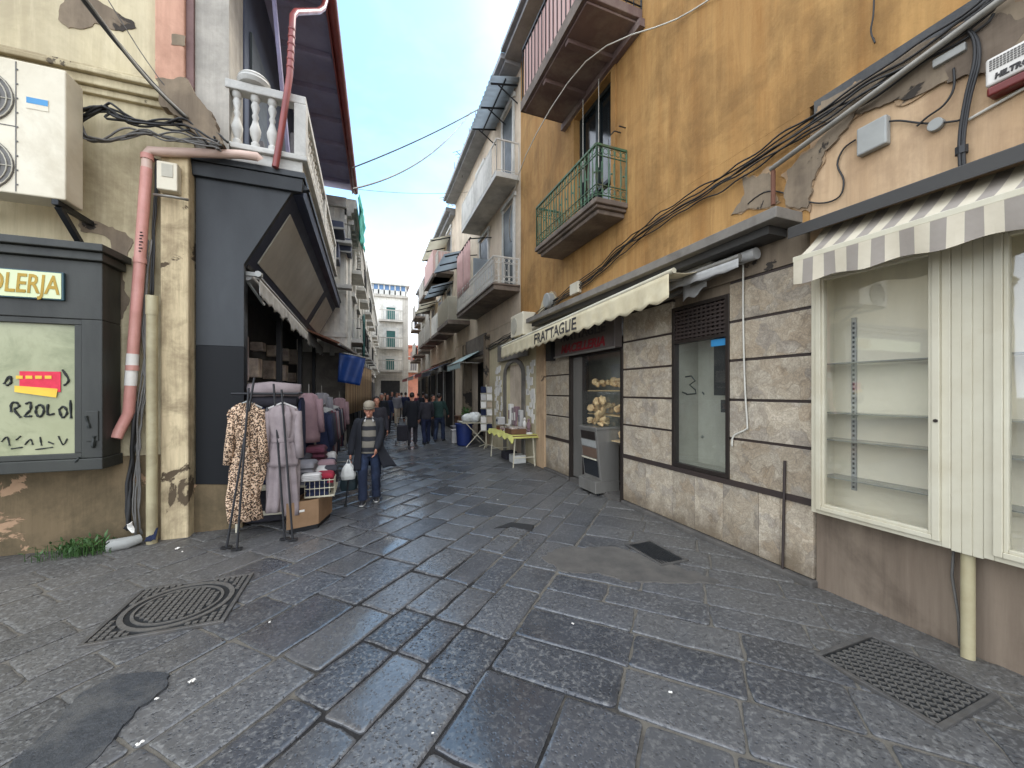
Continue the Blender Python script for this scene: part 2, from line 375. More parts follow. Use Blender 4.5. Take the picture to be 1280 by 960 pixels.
mk('asphalt', lin(66, 68, 71), lin(42, 44, 47), scale=34, rough=.5, bump=.6, bscale=120, bd=.006, rv=.06, dirt=lin(92, 90, 86), damt=.5, dscale=3)
mk('cement', lin(96, 91, 84), lin(70, 67, 63), scale=4, rough=.8, bump=.3, bscale=60, bd=.006)
mk('iron', lin(84, 83, 81), lin(108, 105, 101), scale=9, rough=.5, bump=.3, bscale=80, bd=.004, metal=.45, dirt=lin(96, 88, 78), damt=.35, dscale=5)
mk('darkiron', lin(38, 40, 42), lin(30, 32, 34), scale=9, rough=.55, bump=.2, bscale=120, bd=.003, metal=.3)
mk('blackmetal', lin(24, 24, 26), lin(34, 34, 36), rough=.5, bump=.1, metal=.2)
mk('cabinet', lin(54, 55, 48), lin(41, 42, 37), scale=2.5, rough=.55, bump=.12, streak=4, dirt=lin(40, 40, 38), damt=.6)
mk('shoppanel', lin(44, 48, 50), lin(33, 36, 38), scale=1.3, rough=.55, bump=.08, streak=3, dirt=lin(30, 33, 36), damt=.7, dscale=.9, dlo=.44, rv=.08)
mk('shoppanellow', lin(15, 16, 18), lin(22, 24, 26), scale=1.3, rough=.6, bump=.08, streak=3, spec=.25)
mk('bluedark', lin(50, 58, 80), lin(40, 48, 68), scale=1.3, rough=.6, bump=.08, streak=3)
mk('soffit', lin(156, 152, 180), lin(132, 128, 158), scale=1.2, rough=.75, bump=.2, dirt=lin(130, 116, 128), damt=.5)  # bluish lens-flare haze over the eaves put into the colour
mk('signface', lin(182, 178, 166), lin(158, 154, 144), scale=1.5, rough=.45, bump=.04)
mk('signmint', lin(208, 216, 172), lin(198, 206, 160), rough=.4, bump=.03)
mk('signyellow', lin(176, 140, 30), rough=.5, bump=0)
mk('signblue', lin(52, 84, 92), rough=.5, bump=0)
mk('acwhite', lin(216, 208, 186), lin(200, 190, 166), scale=2, rough=.45, bump=.05, dirt=lin(168, 154, 126), damt=.4, rv=.05)
mk('acgrille', lin(186, 180, 162), rough=.6, bump=0)
mk('pinkpipe', lin(206, 150, 138), lin(190, 132, 120), scale=4, rough=.5, bump=.05, dirt=lin(160, 120, 100), damt=.4)
mk('pinkpale', lin(208, 182, 166), lin(194, 164, 148), scale=4, rough=.5, bump=.05)
mk('redpipe', lin(140, 66, 60), lin(116, 54, 52), scale=4, rough=.4, bump=.05)
mk('creampipe', lin(178, 168, 134), lin(160, 148, 114), scale=5, rough=.55, bump=.06, dirt=lin(120, 108, 80), damt=.5)
mk('cable', lin(28, 28, 28), lin(40, 38, 36), rough=.55, bump=0)
mk('greycable', lin(112, 108, 102), lin(84, 82, 78), rough=.6, bump=0)
mk('whitecable', lin(206, 202, 188), rough=.6, bump=0)
mk('steelpipe', lin(146, 142, 132), lin(122, 118, 110), scale=6, rough=.42, bump=.05, metal=.4)
mk('whitestone', lin(206, 204, 196), lin(182, 180, 172), scale=3, rough=.75, bump=.15, dirt=lin(140, 140, 136), damt=.5)
mk('whitepaint', lin(202, 196, 174), lin(188, 180, 156), scale=3, rough=.45, bump=.05, dirt=lin(178, 166, 138), damt=.45, rv=.05)
mk('caseback', lin(224, 217, 194), lin(212, 204, 180), scale=1.2, rough=.7, bump=.03)
mk('stripewhite', lin(204, 194, 172), lin(186, 175, 152), scale=3, rough=.85, bump=.15, bscale=200, bd=.002, dirt=lin(180, 164, 138), damt=.4)
mk('stripegrey', lin(152, 143, 132), lin(138, 129, 118), scale=3, rough=.85, bump=.15, bscale=200, bd=.002)
mk('awncream', lin(208, 197, 166), lin(190, 177, 144), scale=3, rough=.85, bump=.15, bscale=200, bd=.002, dirt=lin(176, 160, 126), damt=.45)
mk('letterdark', lin(62, 58, 56), rough=.7, bump=0)
mk('letterred', lin(130, 26, 36), rough=.5, bump=0)
mk('letterwhite', lin(220, 218, 210), rough=.6, bump=0)
mk('signbox', lin(96, 88, 82), lin(80, 72, 68), rough=.45, bump=.05)
mk('darkframe', lin(54, 46, 40), lin(42, 36, 32), rough=.45, bump=.05, metal=.3)
mk('jointbrown', lin(58, 46, 40), lin(46, 38, 34), rough=.6, bump=.05)
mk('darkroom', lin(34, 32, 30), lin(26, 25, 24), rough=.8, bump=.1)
mk('tilewall', lin(172, 168, 154), lin(152, 148, 134), rough=.5, bump=.03)
mk('steel', lin(150, 146, 138), lin(128, 124, 116), scale=2, rough=.38, bump=.03, metal=.5, streak=5)
mk('ledge', lin(128, 122, 112), lin(106, 100, 92), scale=2.5, rough=.7, bump=.1, dirt=lin(74, 68, 62), damt=.5)
mk('blackledge', lin(50, 48, 46), lin(62, 60, 56), rough=.6, bump=.08)
mk('greenrail', lin(70, 104, 74), lin(56, 84, 62), scale=12, rough=.6, bump=.2, dirt=lin(104, 80, 56), damt=.5, dscale=6)
mk('balcstone', lin(122, 108, 94), lin(96, 84, 74), scale=4, rough=.8, bump=.3, dirt=lin(66, 58, 52), damt=.6)
mk('balcunder', lin(120, 98, 92), lin(104, 86, 82), scale=2, rough=.8, bump=.2, dirt=lin(150, 138, 124), damt=.5)
mk('darkdoor', lin(34, 42, 40), lin(26, 32, 32), rough=.5, bump=.1)
mk('greenshut', lin(40, 92, 86), lin(32, 78, 74), scale=6, rough=.6, bump=.1)
mk('whiterail', lin(206, 202, 192), lin(186, 182, 172), scale=8, rough=.6, bump=.1)
mk('pinkcloth', lin(206, 170, 162), lin(190, 150, 144), scale=3, rough=.9, bump=.1)
mk('corrugated', lin(150, 156, 160), lin(130, 136, 140), scale=3, rough=.5, bump=.05, dirt=lin(110, 106, 100), damt=.5, metal=.2)
mk('corrwarm', lin(180, 174, 158), lin(160, 154, 140), scale=3, rough=.6, bump=.05, dirt=lin(128, 118, 104), damt=.5)
mk('eave', lin(150, 150, 150), lin(122, 122, 122), scale=3, rough=.7, bump=.1)
mk('tarp', lin(20, 62, 128), lin(14, 48, 104), scale=4, rough=.5, bump=.1, bscale=20, bd=.02)
mk('greennet', lin(30, 150, 130), lin(24, 124, 110), scale=8, rough=.8, bump=.1)
mk('cardboard', lin(144, 114, 84), lin(126, 98, 70), scale=4, rough=.85, bump=.06)
mk('robe', lin(146, 134, 132), lin(124, 112, 112), scale=6, rough=.95, bump=.2, bscale=150, bd=.003)
mk('dustypink', lin(142, 116, 118), lin(120, 96, 100), scale=5, rough=.95, bump=.15, bscale=150, bd=.003)
mk('navycloth', lin(26, 34, 62), lin(19, 26, 48), scale=5, rough=.95, bump=.15)
mk('charcloth', lin(48, 46, 52), lin(38, 36, 42), scale=5, rough=.95, bump=.15)
mk('winecloth', lin(92, 44, 58), lin(74, 34, 46), scale=5, rough=.95, bump=.15)
mk('greycloth', lin(124, 122, 124), lin(104, 102, 106), scale=5, rough=.95, bump=.15)
mk('greencloth', lin(34, 58, 52), lin(26, 46, 42), scale=5, rough=.95, bump=.15)
mk('redcloth', lin(142, 28, 48), lin(118, 22, 38), scale=5, rough=.95, bump=.15)
mk('whitecloth', lin(188, 184, 178), lin(166, 162, 158), scale=5, rough=.95, bump=.15)
mk('beigecloth', lin(176, 160, 138), lin(156, 140, 120), scale=5, rough=.95, bump=.15)
mk('blackcloth', lin(17, 19, 25), lin(25, 27, 34), scale=5, rough=.92, bump=.15)
mk('jeans', lin(30, 40, 62), lin(22, 30, 48), scale=7, rough=.9, bump=.2, bscale=130, bd=.003, dirt=lin(50, 68, 98), damt=.35, dscale=4)
mk('skin', lin(182, 130, 106), lin(166, 112, 90), scale=9, rough=.6, bump=.05)
mk('hairdark', lin(30, 25, 22), lin(44, 36, 30), scale=30, rough=.7, bump=.3, bscale=120)
mk('hairgrey', lin(150, 148, 144), lin(120, 118, 114), scale=30, rough=.7, bump=.3, bscale=120)
mk('cap', lin(146, 136, 118), lin(122, 112, 96), scale=8, rough=.9, bump=.15)
mk('capbrimshade', lin(104, 95, 80), lin(86, 78, 66), rough=.9)  # darker than the cap: the brim's shadow put into its colour
mk('shoe', lin(32, 32, 36), lin(44, 44, 48), rough=.6, bump=.05)
mk('rubberwhite', lin(190, 188, 182), rough=.7, bump=0)
mk('bagwhite', lin(214, 214, 206), lin(194, 194, 188), scale=12, rough=.45, bump=.5, bscale=18, bd=.02)
mk('bagdark', lin(50, 66, 70), lin(38, 52, 56), rough=.6, bump=.3, bscale=20, bd=.02)
mk('bluebin', lin(34, 52, 110), lin(26, 42, 92), rough=.5, bump=.05)
mk('yellowcloth', lin(190, 186, 104), lin(168, 162, 84), rough=.8, bump=.1)
mk('wood', lin(112, 78, 52), lin(90, 62, 42), scale=6, rough=.6, bump=.1, streak=6)
mk('paper', lin(226, 222, 212), lin(206, 200, 190), scale=5, rough=.9, bump=.05)
mk('leaf', lin(66, 98, 44), lin(44, 74, 32), scale=8, rough=.6, bump=.05)
mk('plasticgrey', lin(158, 158, 152), lin(142, 142, 136), rough=.5, bump=.04)
mk('sirenwhite', lin(222, 216, 206), rough=.4, bump=.03)
mk('sirenred', lin(110, 30, 24), rough=.35, bump=.03)
mk('bluelabel', lin(60, 140, 190), rough=.4, bump=0)
mk('stickerred', lin(216, 30, 66), lin(196, 24, 52), scale=20, rough=.5, bump=0)
mk('stickeryellow', lin(240, 196, 60), rough=.5, bump=0)
mk('graffiti', lin(30, 34, 30), rough=.6, bump=0)
mk('glasswhite', lin(168, 168, 134), lin(144, 146, 110), scale=1.1, rough=.35, bump=.02, dirt=lin(98, 106, 70), damt=.5, dscale=1.6, rv=.03)
mk('meat', lin(190, 130, 110), lin(150, 84, 70), scale=12, rough=.5, bump=.3)
mk('bread', lin(230, 200, 152), lin(206, 164, 112), scale=14, rough=.7, bump=.3)
mk('veranda', lin(90, 130, 170), lin(70, 104, 146), rough=.3, bump=.03)
mk('brownawn', lin(110, 72, 52), lin(92, 58, 44), rough=.85, bump=.1)
mk('tealawn', lin(170, 190, 186), lin(150, 170, 168), rough=.85, bump=.1)
mk('redawn', lin(160, 84, 84), lin(140, 68, 70), rough=.85, bump=.1)
mk('terracotta', lin(176, 104, 82), lin(150, 88, 70), scale=8, rough=.85, bump=.2)
def translucent(name, c, c2):
    m, nt, b, pos = base(name); col = nt.mix(nt.noise(pos, 3, 6, .7), c, c2); tr = nt.n.new('ShaderNodeBsdfTranslucent'); nt.link(col, tr.inputs[0]); nt.link(col, b.inputs['Base Color']); b.inputs['Roughness'].default_value = .6
    mx = nt.new('ShaderNodeMixShader'); mx.inputs[0].default_value = .75; nt.link(b.outputs[0], mx.inputs[1]); nt.link(tr.outputs[0], mx.inputs[2]); nt.link(mx.outputs[0], nt.n['Material Output'].inputs[0]); return m
M['corrugated'] = translucent('corrugated_sheet', lin(206, 212, 214), lin(176, 182, 186)); M['corrwarm'] = translucent('warm_corrugated_sheet', lin(228, 224, 210), lin(200, 194, 180))
M['sweater'] = zstripes('striped_knit', lin(38, 38, 42), lin(118, 112, 100), .165, duty=.42)
M['beigestripe'] = zstripes('beige_stripe_curtain', lin(190, 160, 122), lin(126, 100, 74), .16, axis=1)
M['pinkstripe'] = zstripes('pink_slats', lin(196, 164, 156), lin(160, 124, 118), .13, axis=1, duty=.72)
M['glass'] = glass('window_glass', refl=.02, dirt=.03)
M['caseglass'] = glass('vitrine_glass', (.99, .99, .985, 1), refl=.03, dirt=.05, dirtc=(.6, .62, .55, 1))
mk('fabricgrey', lin(176, 174, 168), lin(150, 148, 144), scale=6, rough=.9, bump=.2)
# ============================================================ camera, sky, sun
S = bpy.context.scene
cam = bpy.data.objects.new('camera', bpy.data.cameras.new('camera')); C.objects.link(cam); S.camera = cam
cam.location = (0, 0, H); cam.rotation_euler = (math.radians(90), 0, -TH)
cam.data.sensor_width = 36; cam.data.lens = F/1280*36; cam.data.shift_y = 9/1280; cam.data.clip_end = 600; cam.data.clip_start = .05
S.view_settings.view_transform = 'Standard'; S.view_settings.look = 'None'; S.view_settings.gamma = 1
S.view_settings.exposure = 1.82
SUN_AZ, SUN_EL = math.radians(62), math.radians(54)
w = bpy.data.worlds.new('World'); S.world = w; w.use_nodes = True
nt = NT(w); bg = nt.n['Background']
sky = nt.new('ShaderNodeTexSky', _sky_type='NISHITA', _sun_disc=False, _sun_elevation=SUN_EL, _sun_rotation=SUN_AZ, _dust_density=1.5, _ozone_density=1.2)
tc = nt.n.new('ShaderNodeTexCoord'); dirv = tc.outputs['Generated']
nz = nt.noise(nt.mapv(dirv, (1, 1, 1.6)), 2.2, 7, .58, .3)
dot = nt.n.new('ShaderNodeVectorMath'); dot.operation = 'DOT_PRODUCT'; nt.link(dirv, dot.inputs[0])
g_ = V((_d(470)*r0+f0, _d(470)*r1+f1, (HY-50)/F)).normalized(); dot.inputs[1].default_value = g_     # the blue gap in the cloud
clear = nt.math('ADD', nt.math('MULTIPLY', nt.math('SUBTRACT', dot.outputs['Value'], .905), 9.5), nt.math('MULTIPLY', nt.math('SUBTRACT', nz, .5), 1.1))
cloud = nt.ramp(clear, [(.0, 1.0), (.4, .25), (.8, .10)])
cc = nt.mix(nt.noise(dirv, 4, 5), (9.2, 9.8, 10.7, 1), (6.7, 7.4, 8.6, 1))
bl = nt.mix(1.0, sky.outputs[0], (.52, .98, 1.12, 1), 'MULTIPLY')
nt.link(nt.mix(cloud, bl, cc), bg.inputs['Color']); bg.inputs['Strength'].default_value = .10
sl = bpy.data.lights.new('sun', 'SUN'); sl.energy = 1.2; sl.angle = math.radians(11); sl.color = (1, .95, .87)
so = bpy.data.objects.new('sun', sl); C.objects.link(so); so.location = (0, 0, 30)
sd = V((math.sin(SUN_AZ)*math.cos(SUN_EL), math.cos(SUN_AZ)*math.cos(SUN_EL), math.sin(SUN_EL)))
so.rotation_euler = sd.to_track_quat('Z', 'Y').to_euler()
# ============================================================ ground
b = MB(); b.quad((-150, -150, -.011), (150, -150, -.011), (150, 250, -.011), (-150, 250, -.011))
tag(b.build('ground', M['mortar']), kind='structure')
RT = 2**.5
def slab_ok(x, y):
    if x > 4.0 or y < .35 or y > 30: return False
    if y > 5.9 and x < -2.3: return False
    if x < -9: return False
    d = x*f0+y*f1; c = x*r0+y*r1
    return y < 6 or (d > .3 and abs(c) < d*1.8+1.5)
sb = MB()
def slab(p0, p1, q0, q1):
    cx, cy = (p0+p1)/2, (q0+q1)/2
    if not slab_ok((cx+cy)/RT, (cx-cy)/RT): return
    gap = random.uniform(.003, .010); p0 += gap; p1 -= gap; q0 += gap; q1 -= gap
    w, h = p1-p0, q1-q0; r = min(w, h)*random.uniform(.03, .11)
    far = (cx*cx+cy*cy) > 130
    tx, ty = random.gauss(0, .005), random.gauss(0, .005); dz = random.uniform(-.0035, .0035); t = random.random()
    sd_ = random.uniform(0, 99)
    out = []
    for (ax, ay, a0) in ((p1-r, q1-r, 0), (p0+r, q1-r, 90), (p0+r, q0+r, 180), (p1-r, q0+r, 270)):
        for k in range(2 if far else 4):
            a = math.radians(a0+90*k/(1 if far else 3)); out.append((ax+r*math.cos(a), ay+r*math.sin(a)))
        if not far:
            nxt = {0: (p0+r, q1), 90: (p0, q0+r), 180: (p1-r, q0), 270: (p1, q1-r)}[a0]
            lx, ly = out[-1]
            for k in (1, 2, 3): out.append((lx+(nxt[0]-lx)*k/4, ly+(nxt[1]-ly)*k/4))
    if not far: out = [(x+wob((x*3, y*3, sd_), .016, 2.6), y+wob((x*3, y*3, sd_+9), .016, 2.6)) for x, y in out]
    n = len(out); vs = []
    for ins, z in ((0, -.03), (.002, -.006), (.008, -.0015), (.028, 0)):
        for x, y in out:
            dx, dy = x-cx, y-cy; kx = max(.2, 1-2*ins/w); ky = max(.2, 1-2*ins/h)
            P, Q = cx+dx*kx, cy+dy*ky
            vs.append(((P+Q)/RT, (P-Q)/RT, z+dz+tx*dx+ty*dy))
    fs = [(i*n+j, i*n+(j+1) % n, (i+1)*n+(j+1) % n, (i+1)*n+j) for i in range(3) for j in range(n)]+[tuple(3*n+j for j in range(n))]
    sb.add(vs, fs, 0, t)
def course(a, b, lo, hi, joints, swap=False, l0=.42, l1=.8):
    js = sorted(joints)
    if not js: js = [lo+random.uniform(0, .5)]
    while js[0] > lo: js.insert(0, js[0]-random.uniform(l0, l1))
    while js[-1] < hi: js.append(js[-1]+random.uniform(l0, l1))
    for i in range(len(js)-1):
        if swap: slab(a, b, js[i], js[i+1])
        else: slab(js[i], js[i+1], a, b)
ql = [-1.14, -1.5, -1.78, -2.08, -2.45, -2.92, -3.3]
qj = {0: [1.92, 2.46], 1: [1.46, 2.03, 2.46, 2.98], 2: [1.5, 2.03, 2.47, 3.0], 3: [1.69, 2.36, 3.02], 4: [1.66, 2.34, 3.13]}
while ql[-1] > -24: ql.append(ql[-1]-random.uniform(.31, .45))
for i in range(len(ql)-1): course(ql[i+1], ql[i], -5, 24, qj.get(i, []))
qa = [-1.14, -.63, -.2, .22, .6, 1.0, 1.4, 1.8, 2.2]
for i in range(len(qa)-1): course(qa[i], qa[i+1], .2, 1.6, [1.55, 2.15][:2] if i == 0 else [2.15], l0=.6, l1=.601) if False else None
for i in range(len(qa)-1):
    js = [.35, .95, 1.55, 2.15] if i == 0 else [.2+random.uniform(0, .3), 1.1+random.uniform(-.1, .3), 2.15]
    for k in range(len(js)-1): slab(js[k], js[k+1], qa[i], qa[i+1])
pl = [2.15, 2.53, 2.9]
while pl[-1] < 24: pl.append(pl[-1]+random.uniform(.31, .44))
pj = {0: [-1.13, -.35, .28], 1: [-1.13, -.33, .34], 2: [-1.13, -.36, .36]}
for i in range(len(pl)-1): course(pl[i], pl[i+1], -1.13, 6, pj.get(i, [-1.13]), True, .5, .85)
tag(sb.build('street_paving', M['basalt'], smooth=35), kind='structure')
# ---- patches, covers
def poly_patch(name, pts, z, m, amp=.05, n=12, kind='structure'):
    ring = []
    for i in range(len(pts)):
        a, c = V(pts[i]), V(pts[(i+1) % len(pts)])
        for k in range(n):
            p = a.lerp(c, k/n); p += V((wob(p, amp, 3.1)+wob(p, amp*.4, 14), wob(p+V((5, 5, 5)), amp, 3.1)+wob(p+V((2, 2, 2)), amp*.4, 14), 0)); p.z = z; ring.append(p)
    mid = sum(ring, V((0, 0, 0)))/len(ring); lo = [V((mid.x+(p.x-mid.x)*1.03, mid.y+(p.y-mid.y)*1.03, z-.03)) for p in ring]
    bb = MB(); k = len(ring); bb.add(ring+lo, [tuple(range(k))]+[(i, i+k, (i+1) % k+k, (i+1) % k) for i in range(k)])
    return tag(bb.build(name, m), kind=kind)
G = lambda *ps: [onZ(u, v) for u, v in ps]
poly_patch('pavement_patch', G((30, 935), (90, 880), (140, 850), (205, 845), (195, 868), (150, 930), (90, 975), (10, 985)), .010, M['asphalt'], .09)
poly_patch('pavement_patch', G((676, 700), (700, 683), (760, 681), (860, 712), (905, 730), (800, 728), (720, 716)), .009, M['cement'], .12)
mk('ironworn', lin(118, 115, 110), lin(92, 89, 84), scale=30, rough=.45, bump=.2, metal=.35)
def cover(name, label, x0, x1, y0, y1, kind):
    t = thing(name, label, 'manhole cover', ((x0+x1)/2, (y0+y1)/2, .0))
    z = .014; b = MB(); fw = .03
    b.box(x0, x1, y0, y0+fw, -.02, z+.004); b.box(x0, x1, y1-fw, y1, -.02, z+.004); b.box(x0, x0+fw, y0+fw, y1-fw, -.02, z+.004); b.box(x1-fw, x1, y0+fw, y1-fw, -.02, z+.004)
    b.build('frame', M['iron'], t, bevel=.003)
    b = MB(); g = fw+.006; X0, X1, Y0, Y1 = x0+g, x1-g, y0+g, y1-g; cx, cy = (x0+x1)/2, (y0+y1)/2
    b.box(X0, X1, Y0, Y1, -.02, z-.006)
    if kind == 'oval':
        R = min(X1-X0, Y1-Y0)/2-.015
        for rr, ww in ((R, .035), (R*.80, .02)):
            n = 40
            for k in range(n):
                a0, a1 = 2*math.pi*k/n, 2*math.pi*(k+1)/n
                q = lambda r, a, zz: (cx+r*math.cos(a), cy+r*math.sin(a), zz)
                b.hexa([q(rr, a0, z-.007), q(rr, a1, z-.007), q(rr-ww, a1, z-.007), q(rr-ww, a0, z-.007)], [q(rr, a0, z+.003), q(rr, a1, z+.003), q(rr-ww, a1, z+.003), q(rr-ww, a0, z+.003)], 1)
        st = .045
        i = 0
        while X0+i*st < X1-.02:
            j = 0
            while Y0+j*st < Y1-.02:
                px_, py_ = X0+i*st+st/2, Y0+j*st+st/2; rr = math.hypot(px_-cx, py_-cy)
                if rr < R*.80-.04 or rr > R+.02: b.box(px_-.015, px_+.015, py_-.015, py_+.015, z-.007, z+.005, 1)
                j += 1
            i += 1
    elif kind == 'tread':
        st = .031; i = 0
        while X0+i*st < X1-.03:
            j = 0
            while Y0+j*st < Y1-.03:
                px_, py_ = X0+i*st+.015, Y0+j*st+.015
                if (i+j) % 2: b.bar((px_-.012, py_-.012, z-.003), (px_+.012, py_+.012, z-.003), .008, .016, mi=1)
                else: b.bar((px_-.012, py_+.012, z-.003), (px_+.012, py_-.012, z-.003), .008, .016, mi=1)
                j += 1
            i += 1
        for (ux, uy) in ((.18, .5), (.82, .5), (.5, .12)): b.lathe([(.018, z-.004), (.018, z+.003), (.002, z+.003)], (X0+(X1-X0)*ux, Y0+(Y1-Y0)*uy, 0), 10)
    else:
        st = .03; i = 0
        while X0+i*st < X1-.02: b.box(X0+i*st+.006, X0+i*st+.02, Y0+.01, Y1-.01, z-.007, z-.002); i += 1
    b.build('lid', [M['darkiron'], M['ironworn']], t)
cover('manhole_cover', 'square cast iron cover with a round ring in front of the clothes racks', -1.85, -1.01, 3.48, 4.31, 'oval')
cover('manhole_cover', 'square cast iron tread cover under the empty white display cases', 2.76, 3.37, 1.06, 1.67, 'tread')
cover('manhole_cover', 'small dark iron cover set in the cement patch by the marble wall', 2.74, 3.1, 3.05, 3.63, 'plain')
# flat street patch, the dark of an open hole put into its colour
b = MB(); a0 = onZ(617, 661); a1 = onZ(667, 660); a2 = onZ(640, 654)
poly_patch('pavement_hole_shade', [a0, onZ(640, 659), onZ(664, 664), onZ(668, 657), onZ(640, 653.5)], .009, M['cable'], .01, 4)
random.seed(3)
for i, (u, v, s) in enumerate([(240, 852, .035), (222, 686, .05), (228, 690, .025), (196, 856+18, .02), (175, 930, .03), (541, 917, .012), (838, 866, .02), (716, 780, .02), (622, 625, .02), (337, 778, .02)]):
    p = onZ(u, v, .012); t = MB(); a = random.random()*3
    t.sheet(lambda x, y: (p.x+((x-.5)*math.cos(a)-(y-.5)*.6*math.sin(a))*s, p.y+((x-.5)*math.sin(a)+(y-.5)*.6*math.cos(a))*s, .014+wob((x*3+i, y*3, 0), s*.35, 1)+s*.12), 4, 4)
    tag(t.build('litter_scrap', M['paper'], solid=.002), 'small scrap of white paper litter lying on the dark paving', 'litter', 'scraps of litter on the paving')
# ============================================================ right side: ochre building over the shops
W = 3.75; YE = 9.28
yb = thing('ochre_building', 'ochre yellow building with marble shop fronts along the right side of the street', 'building', (W, 5, 0))
b = MB()     # upper wall with a bay for the balcony doors
dY0, dY1, dZ0, dZ1 = 5.29, 6.49, 4.62, 6.98
b.box(W, W+.35, -3.5, dY0, 4.32, 10.3); b.box(W, W+.35, dY1, YE, 3.3, 10.3)
b.box(W, W+.35, dY0, dY1, 3.4, dZ0-.003); b.box(W, W+.35, dY0, dY1, dZ1, 7.4); b.box(W, W+.35, dY0, dY1, 9.4, 10.3)
b.box(W, W+.35, 2.3, dY0, 3.3, 4.318)
b.build('upper_wall', M['yellow'], yb)
b = MB(); b.box(W+.35, 9, -3.5, YE, 4.4, 10.28); b.build('back_volume', M['darkroom'], yb)
b = MB(); b.box(W+.004, W+.3, -3.5, 2.298, 2.78, 4.17); b.build('shop_wall', M['peach'], yb)
b = MB()     # grey cement scars: irregular plates a centimetre proud
M['scarrim'] = plaster('scar_edge', lin(176, 150, 118), lin(150, 124, 96), lin(120, 102, 84), patch=(lin(110, 98, 84), .6), sc=2)
def scar(pts, X, th=.012, amp=.06, m='greyrough', n=14, par=None):
    ring = []
    P = [onX(u, v, X) for u, v in pts]
    for i in range(len(P)):
        a, c = P[i], P[(i+1) % len(P)]
        for k in range(n):
            p = a.lerp(c, k/n); ring.append(V((X, p.y+wob(p, amp, 4.3)+wob(p, amp*.6, 19), p.z+wob(p+V((3, 3, 3)), amp, 4.3)+wob(p+V((1, 1, 1)), amp*.6, 19))))
    mid = sum(ring, V((0, 0, 0)))/len(ring); big = []
    for p in ring:
        q = mid+(p-mid)*1.05+V((0, wob(p, .07, 7), wob(p+V((6, 6, 6)), .07, 7))); big.append(V((X, q.y, q.z)))
    bb = MB(); bb.prism(big, (-th*.45, 0, 0)); bb.build('plaster_scar', M['scarrim'], par or yb)
    bb = MB(); bb.prism(ring, (-th, 0, 0)); return bb.build('plaster_scar', M[m], par or yb)
b = MB(); b.box(W-.006, W+.3, -3.5, 2.26, 4.172, 4.34); b.build('cement_band', M['darkcement'], yb)
scar([(1030, 128), (1130, 70), (1260, 0), (1300, 10), (1290, 50), (1200, 100), (1100, 135), (1040, 155), (1022, 150)], W-.001, .02, .04)
scar([(985, 215), (1050, 150), (1070, 140), (1062, 165), (1035, 190), (1018, 225), (1010, 262), (985, 258)], W-.001, .025, .04)
scar([(930, 225), (960, 215), (975, 250), (950, 262), (915, 270), (925, 250)], W-.002, .012, .05, 'greyrough')
scar([(1180, 60), (1255, 20), (1280, 30), (1275, 70), (1215, 95), (1190, 110)], W-.003, .02, .05, 'brownwall')
scar([(672, 396), (680, 372), (690, 364), (696, 372), (690, 392), (682, 404)], W-.002, .008, .03, 'cream')
# marble facing: separate slabs with brown strips between the courses
cz = [(.06, .715), (.775, 1.216), (1.244, 1.641), (1.669, 2.071), (2.099, 2.496), (2.524, 2.926)]
segs = [(2.268, 3.12), (3.97, 5.0), (6.70, 7.77)]
for (y0, y1) in segs:
    b = MB(); st = MB()
    for z0, z1 in cz[1:]:
        n = 2 if (y1-y0) > 2 else 1
        b.box(W, W+.05, y0, y1, z0, z1)
    for zz in (.745, 1.23, 1.655, 2.085, 2.51, 2.94): st.box(W+.012, W+.05, y0, y1, zz-.0135, zz+.0135) if zz != .745 else st.box(W-.012, W+.05, y0, y1, zz-.03, zz+.03)
    b.build('marble_cladding', M['marble'], yb, bevel=.003, seg=1); st.build('joint_strips', M['jointbrown'], yb)
st = MB(); st.box(W-.012, W+.05, 3.121, 3.969, .715, .775); st.build('joint_strips', M['jointbrown'], yb); b = MB()
yy = 2.268
for wdt in (.3, .22, .42, .4, .36, .52, .5):
    y2 = min(yy+wdt, 5.0); b.box(W, W+.05, yy+.002, y2-.002, .06, .713); yy = y2
    if yy >= 5: break
b.box(W, W+.05, yy+.002, 5.0, .06, .713) if yy < 4.99 else None
b.build('marble_plinth', M['marble'], yb, bevel=.003, seg=1); b = MB(); b.box(W, W+.05, 6.70, 7.2, .06, .713); b.box(W, W+.05, 7.204, 7.77, .06, .713)
b.build('marble_plinth', M['marble'], yb, bevel=.003, seg=1)
for ya_, yb_ in ((2.25, 5.0), (6.68, 7.8)): b = MB(); b.box(W-.055, W+.05, ya_, yb_, -.02, .052); b.build('kerb_plinth', M['cement'], yb, bevel=.015)
b = MB(); b.box(W+.05, W+.3, 2.268, 3.12, 0, 3.3); b.box(W+.05, W+.3, 3.97, 5.0, 0, 3.3); b.box(W+.05, W+.3, 6.7, 7.77, 0, 3.3); b.box(W+.05, W+.3, 3.12, 3.97, 0, .78)
b.box(W+.05, W+.3, 3.12, 3.97, 2.83, 3.3); b.box(W+.05, W+.3, 5.0, 6.7, 2.95, 3.3)
b.box(W+.01, W+.05, 2.268, 7.77, 2.962, 3.296); b.build('lintel_wall', M['greyrough'], yb)
# projecting ledge above the shops
b = MB(); b.box(3.4, W+.02, 2.36, 8.1, 3.30, 3.40); b.build('canopy_ledge', M['ledge'], yb, bevel=.006)
b = MB(); b.box(3.50, W-.002, 2.5, 8.0, 3.22, 3.298); b.build('ledge_bracket', M['blackledge'], yb)
b = MB(); b.hexa([(3.5, -.5, 3.02), (3.74, -.5, 3.16), (3.74, -.5, 3.22), (3.5, -.5, 3.12)], [(3.5, 2.33, 3.10), (3.74, 2.33, 3.19), (3.74, 2.33, 3.26), (3.5, 2.33, 3.20)])
b.build('shutter_box', M['blackledge'], yb, bevel=.005)
